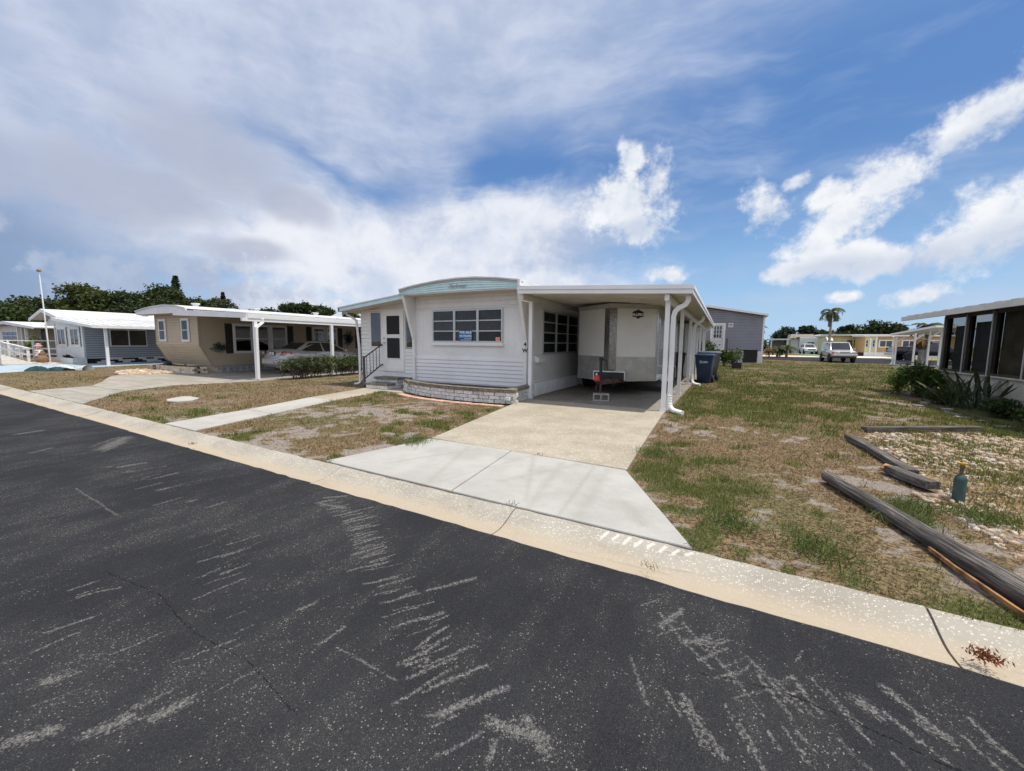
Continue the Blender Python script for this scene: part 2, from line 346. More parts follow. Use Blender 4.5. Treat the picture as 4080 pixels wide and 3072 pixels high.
mk('footing', (.34, .33, .31), .9, .2, 3, .2, 30, dirt=((.06, .06, .055), 3, .8))
mk('rubble_stone', (.26, .24, .21), .9, .2, 9, .4, 30, orand=.2)
mk('dark_wood', (.030, .026, .024), .6, .2, 6)
mk('shade_cloth', (.20, .205, .215), .85, .08, 5)
mk('tan_cloth', (.30, .245, .16), .85, .2, 2.2)
mk('terracotta', (.35, .14, .08), .8, .1, 9)
mk_glass('window_glass', (.78, .80, .80), .0, .02, .38)
mk_glass('porch_screen', (.62, .62, .61), .0, .1, .04)
mk_glass('dusty_glass', (.80, .82, .82), .05, .04, .7)
# ================================================================== ground, road, pavings
def kerb_road(x): return 2.60-.0385*x
def kerb_back(x): return 3.01-.040*x
def vnoise(x, y, sc, seed=0, octv=4, gain=.55):
    out = np.zeros_like(x, dtype=float); amp = 1.; tot = 0.
    for o in range(octv):
        X = x*sc+seed*17.3+o*31.7; Y = y*sc-seed*9.1+o*11.9
        xi = np.floor(X).astype(np.int64); yi = np.floor(Y).astype(np.int64); fx = X-xi; fy = Y-yi
        fx = fx*fx*(3-2*fx); fy = fy*fy*(3-2*fy)
        def h(a, b):
            n = (a*374761393+b*668265263+seed*1442695) & 0x7fffffff; n = ((n ^ (n >> 13))*1274126177) & 0x7fffffff; return ((n ^ (n >> 16)) & 0xffff)/65535.
        out += amp*((h(xi, yi)*(1-fx)+h(xi+1, yi)*fx)*(1-fy)+(h(xi, yi+1)*(1-fx)+h(xi+1, yi+1)*fx)*fy); tot += amp; amp *= gain; sc *= 2.03
    return out/tot
def sstep(x, a, b): t = np.clip((x-a)/(b-a), 0, 1); return t*t*(3-2*t)
def inpoly(x, y, poly):
    r = np.zeros(x.shape, bool); n = len(poly)
    for i in range(n):
        x0, y0 = poly[i]; x1, y1 = poly[(i+1) % n]
        c = ((y0 > y) != (y1 > y)); r ^= c & (x < (x1-x0)*(y-y0)/((y1-y0) or 1e-9)+x0)
    return r
SHELL = [(2.0, 8.3), (2.3, 8.75), (4.1, 9.7), (5.2, 8.6), (6.5, 6), (6.5, 2.6), (2.15, 3.1), (2.1, 4.2), (1.98, 5.2), (1.95, 6.1)]
def cover(x, y):
    """green, bare sand, pebbles : what grows where"""
    n1 = vnoise(x, y, .55, 1); n2 = vnoise(x, y, 1.6, 2); n3 = vnoise(x, y, 3.8, 3, 3); n4 = vnoise(x, y, .9, 5)
    right = sstep(x, -1.2, -.6); left = sstep(-x, 9.2, 9.8)
    g = .34+.15*right*sstep(y, 4.5, 10)-.08*left
    green = sstep(n2*.42+n3*.58+g-.5+(n1-.5)*.5, .38, .56)
    edge = np.exp(-np.abs(y-kerb_back(x)-.12)/.16)*sstep(n2, .36, .55)*right
    edge2 = np.exp(-np.abs(x+.85)/.30)*sstep(y, 7.5, 9)*right
    green = np.clip(np.maximum(green, np.maximum(edge, edge2)), 0, 1)
    back = sstep(y, 8.5, 16)*right
    n5 = vnoise(x, y, 7., 6, 3); front = sstep(x, -9.4, -8.9)*sstep(-x, 3.6, 4.0); sand = sstep(n4*.36+n3*.36+n5*.28+.035*front, .485, .565)*(1-.55*back)*(1-.45*left)*(1-green)
    sp = np.exp(-(((x-3.9)/.55)**2+((y-13.9+(x-3.9)*1.6)/.55)**2)); sand = np.maximum(sand, sstep(sp+(n3-.5)*.5, .35, .6)); green = green*(1-sstep(sp, .3, .6))
    peb = inpoly(x, y, SHELL)*1.; 
    return green, np.clip(sand, 0, 1), peb
def ground():
    xs = np.unique(np.concatenate([[-1500, -700, -350, -180, -110, -75], np.arange(-55, -18, 1.), np.arange(-18, 7.01, .09), np.arange(7.5, 30, 1.), [35, 45, 60, 90, 180, 400, 800, 1500]]))
    off = np.concatenate([np.arange(0, 6, .08), np.arange(6, 13, .12), np.arange(13, 30, .5), np.arange(30, 75, 2), [80, 100, 140, 200, 400, 800, 1600]])
    X, O = np.meshgrid(xs, off); xc = np.clip(X, -60, 20); Y = kerb_back(xc)-.02+O; Z = np.full_like(X, -.012)
    Z += (vnoise(X, Y, 1.1, 9, 4)-.5)*.03*(O > .15)*(np.abs(X+6) < 13)
    rows = [np.stack([X[i], Y[i], Z[i]], 1) for i in range(len(off))]
    y0 = kerb_back(np.clip(xs, -60, 20))-.02
    rows = [np.stack([xs, np.full_like(xs, -1500), np.full_like(xs, -.13)], 1), np.stack([xs, np.full_like(xs, -60), np.full_like(xs, -.13)], 1), np.stack([xs, y0-.02, np.full_like(xs, -.13)], 1)]+rows
    V = np.concatenate(rows); nx = len(xs); nr = len(rows)
    idx = np.arange(nx*nr).reshape(nr, nx); F = np.stack([idx[:-1, :-1], idx[:-1, 1:], idx[1:, 1:], idx[1:, :-1]], -1).reshape(-1, 4)
    me = bpy.data.meshes.new('ground'); me.from_pydata(V.tolist(), [], F.tolist()); me.shade_smooth()
    g, s, p = cover(V[:, 0], V[:, 1]); a = me.color_attributes.new('cover', 'FLOAT_COLOR', 'POINT'); a.data.foreach_set('color', np.stack([g, s, p, np.ones_like(g)], 1).ravel().astype(np.float32))
    m = bpy.data.materials.new('lawn_soil'); m.use_nodes = True; t = NT(m.node_tree); b = t.n['Principled BSDF']
    pos = t.new('ShaderNodeNewGeometry').outputs['Position']; at = t.new('ShaderNodeAttribute', attribute_name='cover'); sp = t.new('ShaderNodeSeparateColor'); t.put(sp.inputs[0], at.outputs['Color'])
    f1 = t.noise(pos, 38, 5, .7); f2 = t.noise(pos, 9, 5, .65); f3 = t.noise(pos, 130, 3, .6)
    straw = t.mix(t.rng(f1, .40, .60), (.060, .041, .024, 1), (.27, .19, .108, 1)); straw = t.mix(t.m('MULTIPLY', t.rng(f2, .42, .68), .7), straw, t.mix(t.rng(f1, .4, .6), (.075, .045, .032, 1), (.20, .13, .09, 1))); straw = t.mix(t.m('MULTIPLY', t.rng(t.noise(pos, .33, 4, .6), .45, .62), .7), straw, t.mix(t.rng(f1, .4, .6), (.055, .060, .022, 1), (.16, .15, .065, 1)))
    sand = t.mix(t.rng(f1, .35, .65), (.20, .168, .146, 1), (.33, .29, .262, 1)); sand = t.mix(t.rng(f3, .52, .66), sand, (.11, .085, .06, 1))
    grn = t.mix(t.rng(f1, .35, .65), (.040, .052, .018, 1), (.13, .145, .055, 1))
    jit = t.m('MULTIPLY', t.m('SUBTRACT', t.noise(pos, 11, 5, .72), .5), 2.0)
    c = t.mix(t.rng(t.m('ADD', sp.outputs[1], jit), .35, .95), straw, sand)
    c = t.mix(t.m('MULTIPLY', t.rng(t.m('ADD', sp.outputs[0], jit), .35, .75), .85), c, grn)
    pv = t.new('ShaderNodeTexVoronoi'); t.put(pv.inputs['Vector'], pos); pv.inputs['Scale'].default_value = 17; pd = pv.outputs['Distance']; hs = t.new('ShaderNodeSeparateColor'); t.put(hs.inputs[0], pv.outputs['Color'])
    pc = t.mix(hs.outputs[0], (.36, .25, .165, 1), (.50, .42, .34, 1)); pc = t.mix(t.rng(pd, .35, .6), pc, (.16, .11, .075, 1))
    pk = t.m('MULTIPLY', sp.outputs[2], t.rng(t.noise(pos, 2.6, 5, .65), .40, .56)); pk2 = t.m('MULTIPLY', sp.outputs[2], .85)
    c = t.mix(pk2, c, t.mix(t.rng(f1, .4, .6), (.17, .13, .05, 1), (.30, .21, .10, 1))); c = t.mix(pk, c, pc)
    t.put(b.inputs['Base Color'], c); b.inputs['Roughness'].default_value = .95; b.inputs['Specular IOR Level'].default_value = .15
    t.put(b.inputs['Normal'], t.bump(t.m('ADD', f1, t.m('MULTIPLY', pk, t.m('SUBTRACT', .6, pd))), .7, .03))
    me.materials.append(m); o = bpy.data.objects.new('ground', me); COL.objects.link(o); tag(o, kind='structure')
ground()
# --- asphalt
STREAK = [(-1.17,1.36,-1.03,1.59,0.015),(-1.06,1.29,-0.91,1.51,0.02),(-0.94,1.20,-0.77,1.44,0.03),(-1.53,1.83,-1.34,2.09,0.025),(-1.72,1.23,-1.71,1.38,0.02),(-1.28,1.43,-1.23,1.49,0.012),(-1.37,1.48,-1.28,1.62,0.01),(-0.74,1.27,-0.53,1.31,0.05),(-0.62,1.35,-0.51,1.27,0.05),(-1.63,1.26,-1.22,1.24,0.012),(-3.36,2.53,-3.21,2.66,0.035),(-2.89,2.38,-2.79,2.59,0.02),(-2.73,2.27,-2.61,2.46,0.02),(-2.57,2.17,-2.46,2.36,0.02),(-2.48,2.12,-2.39,2.27,0.018),(-2.28,1.99,-2.19,2.16,0.015),(-2.17,1.94,-2.09,2.04,0.015),(-2.05,1.88,-1.97,1.97,0.015),(-3.27,2.42,-3.0,2.45,0.04),(-0.67,1.13,-0.70,1.21,0.025),(-0.08,1.78,0.08,1.55,0.025),(0.22,2.07,0.32,1.86,0.015),(0.36,2.11,0.44,1.95,0.022),(0.60,2.10,0.64,2.06,0.06),(0.71,2.24,0.87,2.03,0.03),(0.09,1.81,0.16,1.62,0.01),(0.24,1.75,0.27,1.69,0.015),(-0.03,2.02,0.10,2.18,0.015),(0.05,1.94,0.18,2.07,0.015),(0.12,1.85,0.24,1.97,0.01),(-0.22,2.18,-0.14,2.39,0.03),(-0.10,2.11,0.01,2.22,0.03),(0.32,1.85,0.38,1.75,0.015),(0.53,2.00,0.58,1.89,0.015),(0.77,2.09,0.82,2.04,0.025),(0.98,2.20,1.01,2.07,0.02),(0.39,2.23,0.43,2.33,0.01),(-7.56,2.26,-8.14,2.70,0.16),(-6.31,2.01,-6.26,2.22,0.07),(-5.79,1.50,-4.54,1.41,0.015),(-9.89,2.01,-9.95,2.25,0.1),(-8.10,1.73,-8.23,1.93,0.06),(-3.12,1.35,-3.02,1.54,0.02),(-2.67,1.13,-2.63,1.38,0.015),(-2.06,1.35,-2.03,1.44,0.02),(-1.96,0.66,-1.92,0.75,0.05),(-2.09,0.50,-2.03,0.60,0.05),(-2.30,0.35,-2.23,0.45,0.06),(-2.59,0.51,-2.56,0.56,0.05)]
def seg_group():
    g = bpy.data.node_groups.new('worn_streak', 'ShaderNodeTree')
    for nm, ty in (('P', 'NodeSocketVector'), ('A', 'NodeSocketVector'), ('D', 'NodeSocketVector'), ('W', 'NodeSocketFloat')): g.interface.new_socket(nm, in_out='INPUT', socket_type=ty)
    g.interface.new_socket('F', in_out='OUTPUT', socket_type='NodeSocketFloat')
    t = NT(g); i = t.new('NodeGroupInput').outputs; o = t.new('NodeGroupOutput')
    ap = t.v('SUBTRACT', i[0], i[1]); k = t.m('DIVIDE', t.v('DOT_PRODUCT', ap, i[2]), t.v('DOT_PRODUCT', i[2], i[2]), clamp=True)
    dist = t.v('LENGTH', t.v('SUBTRACT', ap, t.v('SCALE', i[2], scale=k))); t.put(o.inputs[0], t.m('SUBTRACT', 1, t.m('DIVIDE', dist, i[3]))); return g
SEG = seg_group()
def segs(t, pos, L):
    f = None
    for x0, y0, x1, y1, w in L:
        n = t.new('ShaderNodeGroup'); n.node_tree = SEG; t.put(n.inputs[0], pos); n.inputs[1].default_value = (x0, y0, 0); n.inputs[2].default_value = (x1-x0, y1-y0, 0); n.inputs[3].default_value = w*1.5
        f = n.outputs[0] if f is None else t.m('MAXIMUM', f, n.outputs[0])
    return f
def asphalt():
    m = bpy.data.materials.new('asphalt'); m.use_nodes = True; t = NT(m.node_tree); b = t.n['Principled BSDF']
    pos = t.v('MULTIPLY', t.new('ShaderNodeNewGeometry').outputs['Position'], (1, 1, 0))
    big = t.noise(pos, .8, 4, .6); mid = t.noise(t.scalev(pos, 1, .35, 1, .15), 4.5, 4, .65)
    base = t.mix(t.rng(big, .35, .65), (.022, .0226, .0258, 1), (.030, .0307, .0345, 1))
    def cell(sc_):
        n = t.new('ShaderNodeTexVoronoi'); t.put(n.inputs['Vector'], pos); n.inputs['Scale'].default_value = sc_; q = t.new('ShaderNodeSeparateColor'); t.put(q.inputs[0], n.outputs['Color']); return n.outputs['Distance'], q.outputs
    s1, q1 = cell(235); s2, q2 = cell(115)
    worn = t.rng(t.m('ADD', t.m('MULTIPLY', big, .5), t.m('MULTIPLY', mid, .8)), .56, .84)
    at = t.new('ShaderNodeAttribute', attribute_name='wear').outputs['Fac']; fine = t.noise(pos, 60, 3, .7)
    sk = t.rng(t.m('ADD', t.m('MULTIPLY_ADD', at, 2., -1.), t.m('MULTIPLY', t.m('SUBTRACT', fine, .5), 4.5)), .1, 1.0)
    halo = t.rng(at, .15, .95); expo = t.m('MAXIMUM', worn, halo)
    thr = t.m('SUBTRACT', .99, t.m('MULTIPLY', expo, .27))
    g1 = t.m('MULTIPLY', t.m('GREATER_THAN', q1[0], thr), t.rng(s1, .26, .46, 1, 0)); g2 = t.m('MULTIPLY', t.m('GREATER_THAN', q2[0], t.m('ADD', thr, .02)), t.rng(s2, .26, .46, 1, 0))
    c = t.mix(t.m('MULTIPLY', worn, .4), base, (.045, .0445, .044, 1)); c = t.mix(t.m('MULTIPLY', t.rng(fine, .5, .75), .35), c, (.05, .05, .049, 1))
    c = t.mix(t.rng(t.m('MULTIPLY', q1[2], t.rng(s1, .2, .5, 1, .3)), .35, 1., 0, .62), c, (.085, .085, .087, 1)); c = t.mix(t.m('MULTIPLY', t.rng(q1[1], .0, .35, .5, 0), 1.), c, (.008, .0083, .0095, 1)); c = t.mix(t.m('MULTIPLY', g1, .7), c, t.mix(q1[1], (.06, .058, .056, 1), (.18, .173, .162, 1)))
    c = t.mix(t.m('MULTIPLY', g2, .8), c, t.mix(q2[1], (.08, .077, .073, 1), (.29, .28, .26, 1)))
    sk = t.m('MULTIPLY', sk, t.rng(t.noise(pos, 150, 2, .6), .36, .62, .25, 1)); c = t.mix(t.m('MULTIPLY', sk, .8), c, t.mix(q2[2], (.11, .105, .10, 1), (.27, .26, .245, 1)))
    crack = [(-3.5, 1.0, -2.9, 1.05, .004), (-2.9, 1.05, -2.4, .98, .004), (-2.4, .98, -1.9, 1.0, .003), (-1.9, 1.0, -1.45, .93, .003), (-.05, 1.93, .3, 2.0, .003), (.3, 2.0, .52, 1.97, .004), (.52, 1.97, .8, 1.90, .005), (.8, 1.9, 1.2, 1.86, .004)]
    ck = segs(t, t.v('ADD', pos, t.v('SCALE', t.v('SUBTRACT', t.noise(pos, 16, 4, .7, out=1), (.5, .5, .5)), scale=.05)), crack)
    c = t.mix(t.rng(ck, .2, .6), c, (.010, .010, .011, 1))
    t.put(b.inputs['Base Color'], c); b.inputs['Roughness'].default_value = .9; b.inputs['Specular IOR Level'].default_value = .08
    t.put(b.inputs['Normal'], t.bump(t.m('ADD', t.m('SUBTRACT', .5, s2), fine), .5, .006)); return m
M['asphalt'] = asphalt()
def conc(name, col, col2, agg=.3, ascale=60, stain=(.3, .27, .22), stainamt=.35, marks=None, wash=None, gutter=None, scuff=None):
    m = bpy.data.materials.new(name); m.use_nodes = True; t = NT(m.node_tree); b = t.n['Principled BSDF']
    pos = t.new('ShaderNodeNewGeometry').outputs['Position']
    c = t.mix(t.rng(t.noise(pos, 1.3, 6, .62), .36, .64), (*col, 1), (*col2, 1))
    vn_ = t.new('ShaderNodeTexVoronoi'); t.put(vn_.inputs['Vector'], pos); vn_.inputs['Scale'].default_value = ascale; v = vn_.outputs['Distance']; sc = t.new('ShaderNodeSeparateColor'); t.put(sc.inputs[0], vn_.outputs['Color'])
    c = t.mix(t.m('MULTIPLY', t.m('MULTIPLY', t.m('GREATER_THAN', sc.outputs[0], .5), t.rng(v, .3, .5, 1, 0)), agg), c, t.mix(sc.outputs[1], (.30, .27, .22, 1), (.80, .76, .68, 1)))
    c = t.mix(t.m('MULTIPLY', t.rng(t.noise(t.scalev(pos, 1, 1, 1), 3.1, 7, .68), .52, .74), stainamt), c, (*stain, 1))
    if gutter:
        q = t.m('ADD', t.v('DOT_PRODUCT', pos, (.0385, 1, 0)), t.m('MULTIPLY', t.m('SUBTRACT', t.noise(t.scalev(pos, .5, 3, 1), 4, 5, .65), .5), .22)); c = t.mix(t.m('MULTIPLY', t.rng(q, 2.68, 2.90, 1, 0), .8), c, (*gutter, 1)); c = t.mix(t.m('MULTIPLY', t.rng(t.noise(t.scalev(pos, .6, 9, 1), 3, 5, .7), .56, .70), .45), c, (.20, .175, .145, 1))
    if scuff: c = t.mix(t.m('MULTIPLY', t.rng(t.m('ADD', segs(t, t.v('MULTIPLY', pos, (1, 1, 0)), scuff), t.m('MULTIPLY', t.m('SUBTRACT', t.noise(pos, 60, 3, .6), .5), 1.5)), .1, .7), .6), c, (.62, .60, .56, 1))
    if wash: c = t.mix(t.m('MULTIPLY', t.rng(t.noise(t.scalev(pos, .35, 3, 1), 2.0, 5, .6), .42, .66), wash[1]), c, (*wash[0], 1))
    if marks:
        k = t.m('ADD', segs(t, t.v('MULTIPLY', pos, (1, 1, 0)), marks), t.m('MULTIPLY', t.m('SUBTRACT', t.noise(pos, 30, 5, .7), .5), 1.6)); c = t.mix(t.m('MULTIPLY', t.rng(k, .05, 1.1), .22), c, (.20, .18, .15, 1))
    t.put(b.inputs['Base Color'], c); b.inputs['Roughness'].default_value = .88; b.inputs['Specular IOR Level'].default_value = .25
    t.put(b.inputs['Normal'], t.bump(t.m('ADD', t.noise(pos, 90, 4, .65), t.m('MULTIPLY', v, -.5)), .25, .005)); M[name] = m; return m
TIRE = [(-2.63,3.20,-3.08,4.62,.05),(-2.56,3.27,-2.12,4.64,.02),(-1.45,3.03,-1.66,4.54,.06),(-1.01,3.12,-1.11,4.52,.07),(-1.16,3.1,-1.28,4.55,.03),(-1.54,3.25,-2.07,4.58,.04),(-2.00,3.61,-1.48,4.55,.06),(-0.72,3.65,-0.51,3.26,.08),(-3.5,3.5,-2.9,4.6,.05)]
conc('new_concrete', (.335, .328, .312), (.40, .392, .375), .14, 80, (.29, .27, .24), .35, TIRE)
conc('old_concrete', (.30, .262, .205), (.37, .33, .265), .5, 48, (.22, .19, .145), .4, [(-2.49, 4.74, -2.60, 5.6, .006), (-2.60, 5.6, -2.52, 6.4, .005), (-2.52, 6.4, -2.79, 7.66, .005)])
conc('carport_shade_concrete', (.17, .155, .132), (.235, .213, .182), .25, 48, (.08, .072, .064), .5)  # shade under the roof put into the slab colour, along with grime stains
conc('kerb_concrete', (.285, .262, .225), (.355, .33, .285), .62, 78, (.18, .163, .142), .55, gutter=(.40, .33, .245), scuff=[(-.75+.085*k, 2.93+.012*math.sin(k*2.), -.72+.085*k, 3.0-.004*k, .014) for k in range(8)])
conc('path_concrete', (.34, .328, .305), (.41, .395, .37), .18, 70, (.27, .25, .21), .35)
conc('drive_concrete', (.27, .248, .215), (.35, .325, .28), .22, 60, (.19, .17, .145), .45, wash=((.20, .185, .16), .5))
# road sheet : fine grid near the camera carries the scraped seal-coat marks
def road():
    xs = np.unique(np.concatenate([[-1200, -300, -120, -60], np.arange(-60, -12, 2.), np.arange(-12, -3.6, .06), np.arange(-3.6, 1.4, .0125), np.arange(1.4, 2.2, .03), np.arange(2.2, 20, 1.), [20, 40, 120, 600]]))
    fr = np.unique(np.concatenate([np.linspace(0, .66, 12), np.linspace(.66, 1, 210)]))
    X, Fq = np.meshgrid(xs, fr); yb = kerb_road(np.clip(X, -60, 20))+.004; Y = -5.2+(yb+5.2)*Fq; Z = np.full_like(X, -.06)
    V = np.stack([X, Y, Z], 2).reshape(-1, 3); nx = len(xs); idx = np.arange(len(V)).reshape(len(fr), nx); F = np.stack([idx[:-1, :-1], idx[:-1, 1:], idx[1:, 1:], idx[1:, :-1]], -1).reshape(-1, 4)
    x, y = V[:, 0], V[:, 1]; wx = x+(vnoise(x, y, 9, 31)-.5)*.035; wy = y+(vnoise(x, y, 9, 32)-.5)*.035; f = np.full(len(V), -9.)
    rs = np.random.RandomState(12); L = [(q[0], q[1], q[2], q[3], q[4]*.62) for q in STREAK]
    def hatch(path, step, d, l0, l1, w0, w1, jit):
        P = np.array(path, float); seg = np.hypot(*np.diff(P, axis=0).T); tot = seg.sum(); u = 0.
        while u < tot:
            k = 0; v = u
            while k < len(seg)-1 and v > seg[k]: v -= seg[k]; k += 1
            p = P[k]+(P[k+1]-P[k])*v/seg[k]+rs.normal(size=2)*jit; an = rs.normal()*.10; dd = np.array([d[0]*np.cos(an)-d[1]*np.sin(an), d[0]*np.sin(an)+d[1]*np.cos(an)]); dd /= np.hypot(*dd); ln = rs.uniform(l0, l1)
            L.append((p[0]-dd[0]*ln/2, p[1]-dd[1]*ln/2, p[0]+dd[0]*ln/2, p[1]+dd[1]*ln/2, rs.uniform(w0, w1))); u += step*rs.uniform(.6, 1.5)
    hatch([(-3.3, 2.5), (-2.75, 2.35), (-2.3, 2.08), (-1.95, 1.9)], .045, (.1, .2), .10, .24, .006, .014, .02); hatch([(-1.95, 1.9), (-1.45, 1.65), (-1.15, 1.42), (-.95, 1.25), (-.8, 1.1)], .05, (.13, .22), .10, .30, .005, .012, .04)
    hatch([(-.2, 2.2), (.2, 1.95), (.55, 2.0), (.85, 2.1), (1.15, 2.1)], .085, (.16, -.24), .10, .30, .005, .011, .07); hatch([(-.25, 1.75), (.1, 1.6), (.4, 1.7), (.7, 1.85)], .11, (.14, -.25), .1, .3, .005, .012, .05); hatch([(-.25, 2.3), (0, 2.15), (.3, 2.05)], .06, (.13, .17), .08, .2, .005, .010, .04)
    hatch([(-3.4, 1.6), (-2.6, 1.3), (-2.1, 1.0), (-1.9, .7)], .10, (.05, .2), .08, .25, .004, .010, .10); hatch([(-3.3, .9), (-2.6, .6), (-2.2, .4)], .10, (.06, .2), .06, .2, .005, .012, .12); hatch([(-8.2, 2.5), (-7.6, 2.4)], .08, (-.5, .4), .3, .6, .012, .03, .05); hatch([(-6.4, 2.1), (-5.2, 1.9), (-4.2, 1.9)], .09, (0., .2), .1, .3, .01, .02, .12)
    for x0, y0, x1, y1, w in L:
        dx, dy = x1-x0, y1-y0; k = np.clip(((wx-x0)*dx+(wy-y0)*dy)/(dx*dx+dy*dy), 0, 1); f = np.maximum(f, 1-np.hypot(wx-x0-k*dx, wy-y0-k*dy)/(w*1.25))
    me = bpy.data.meshes.new('road'); me.from_pydata(V.tolist(), [], F.tolist())
    at = me.color_attributes.new('wear', 'FLOAT_COLOR', 'POINT'); g = np.clip(f, -1, 1)*.5+.5; at.data.foreach_set('color', np.stack([g, g, g, np.ones_like(g)], 1).astype(np.float32).ravel())
    me.materials.append(M['asphalt']); o = bpy.data.objects.new('road', me); COL.objects.link(o); tag(o, kind='structure')
road()
# kerb in cast slabs
kerb = thing('kerb', None, None, (0, 0, 0)); kerb['kind'] = 'structure'
joints = [9, 6.2, 3.7, 1.08, -1.55, -3.85, -6.26, -8.7, -11.2, -13.6, -16.2, -18.6, -21.2, -24, -27, -30, -34, -38, -44, -52, -60]
random.seed(3)
for x1, x0 in zip(joints[:-1], joints[1:]):
    prof = [(0, -.058), (.12, -.064), (.30, -.067), (.42, -.060), (.56, -.044), (.70, -.024), (.84, -.006), (.95, .004), (1., .001), (1., -.12), (0, -.12)]
    mb = MB(); rings = []; n = max(2, int((x1-x0)/.12)); s0 = random.uniform(-.02, .02); dz = random.uniform(-.005, .005)
    for i in range(n+1):
        x = x0+.006+(x1-x0-.012)*i/n; yr, yb = kerb_road(x)-.012, kerb_back(x); e0, e1 = random.uniform(-.010, .010), random.uniform(-.012, .006); ex = random.uniform(-.006, .006) if i in (0, n) else 0
        rings.append([(x+ex+(s0 if 0 < i < n else 0)*(1-f), yr+(yb-yr)*f+(e0 if f == 0 else e1 if f == 1. else 0), z+dz-(.006 if (f >= .95 and random.random() < .12) else 0)) for f, z in prof])
    mb.loft(rings); mb.build('kerb_slab', M['kerb_concrete'], kerb, smooth=30)
# slabs
def slab(name, poly, mat, z=.012, parent=None, depth=.12, label=None):
    mb = MB(); mb.prism([(x, y, z-depth) for x, y in poly], (0, 0, depth)); o = mb.build(name, M[mat], parent)
    bv = o.modifiers.new('edge', 'BEVEL'); bv.width = .012; bv.segments = 2; bv.limit_method = 'ANGLE'
    if not parent: tag(o, kind='structure')
    return o
dw = thing('driveway', None, None); dw['kind'] = 'structure'
slab('apron_slab', [(-4.22, 3.215), (-2.30, 3.135), (-2.475, 4.735), (-3.85, 4.76)], 'new_concrete', .010, dw)
slab('apron_slab', [(-2.285, 3.13), (-.12, 3.045), (-.925, 4.63), (-2.46, 4.725)], 'new_concrete', .010, dw)
slab('driveway_slab', [(-3.85, 4.775), (-.92, 4.645), (-1.0, 6.8), (-1.06, 9.05), (-1.03, 9.28), (-4.47, 9.4), (-4.42, 8.73)], 'old_concrete', .016, dw)
slab('carport_slab', [(-4.5, 9.415), (-1.03, 9.295), (-1.0, 12.6), (-4.5, 12.75)], 'carport_shade_concrete', .016, dw)
slab('carport_slab', [(-4.5, 12.765), (-1.0, 12.615), (-.98, 16.0), (-4.5, 16.1)], 'carport_shade_concrete', .016, dw)
slab('carport_slab', [(-4.5, 16.115), (-.98, 16.015), (-.95, 29), (-4.5, 29)], 'carport_shade_concrete', .016, dw)
wk = thing('front_path', None, None); wk['kind'] = 'structure'
slab('path_slab', [(-8.56, 3.37), (-7.49, 3.33), (-7.92, 4.86), (-8.86, 4.92)], 'path_concrete', .008, wk)
slab('path_slab', [(-8.865, 4.935), (-7.925, 4.875), (-8.44, 6.76), (-9.44, 6.84)], 'path_concrete', .008, wk)
slab('path_slab', [(-9.445, 6.855), (-8.445, 6.775), (-8.6, 7.4), (-8.75, 8.2), (-8.95, 8.8), (-8.1, 8.75), (-8.1, 9.8), (-10.2, 9.8), (-9.98, 9.1), (-9.86, 8.83)], 'old_concrete', .008, wk)
slab('utility_cover', [(-11.87, 4.75), (-11.55, 4.62), (-11.22, 4.67), (-11.2, 5.0), (-11.47, 5.26), (-12.0, 5.3), (-12.19, 5.22)], 'path_concrete', .03)
nd = thing('neighbour_driveway', None, None); nd['kind'] = 'structure'
slab('driveway_slab', [(-17.1, 3.72), (-12.75, 3.54), (-13.9, 4.3), (-14.95, 5.0), (-17.4, 5.05)], 'drive_concrete', .008, nd)
slab('driveway_slab', [(-17.4, 5.07), (-14.97, 5.02), (-15.6, 6.4), (-15.3, 7.4), (-15.0, 8.2), (-14.9, 9.2), (-20.4, 9.2), (-20.7, 7.7), (-21.4, 6.8), (-20.2, 6.3), (-18.8, 5.75)], 'drive_concrete', .008, nd)
slab('driveway_slab', [(-23.2, 9.25), (-22.9, 8.2), (-21.45, 6.85), (-20.72, 7.7), (-20.42, 9.2)], 'drive_concrete', .008, nd)
slab('carport_slab', [(-20.4, 9.22), (-14.95, 9.22), (-14.95, 24), (-20.4, 24)], 'drive_concrete', .008, nd)
slab('painted_driveway', [(-26.2, 4.1), (-27.1, 5.16), (-27.8, 6.16), (-28.8, 7.75), (-29.6, 9.6), (-30.1, 11.3), (-30.1, 22), (-33.7, 22), (-33.7, 9.4), (-35.4, 9.2), (-35.4, 7.6), (-34.2, 6.6), (-40, 5.8), (-40, 4.6), (-32, 4.3)], 'blue_floor', .006)
# brick edging round the planter
be = thing('brick_edging', None, None); be['kind'] = 'structure'
mbk = MB(); mbk.box(-.095, .095, -.05, .05, -.03, .022); meb = mbk.mesh('edging_brick'); meb.materials.append(M['red_brick'])
pts = [(-7.95, 8.50), (-7.4, 8.24), (-6.7, 8.03), (-6.0, 7.96), (-5.2, 7.95), (-4.42, 8.02)]
def walkpts(pts, step):
    out = []; P = [Vector(p) for p in pts]; carry = 0
    for a, b_ in zip(P[:-1], P[1:]):
        L = (b_-a).length; d = (b_-a)/L; s = carry
        while s < L: out.append((a+d*s, math.atan2(d.y, d.x))); s += step
        carry = s-L
    return out
for p, a in walkpts(pts, .105): inst('edging_brick', meb, be, (p.x, p.y, random.uniform(-.004, .006)), (0, 0, a+math.pi/2+random.uniform(-.06, .06)))
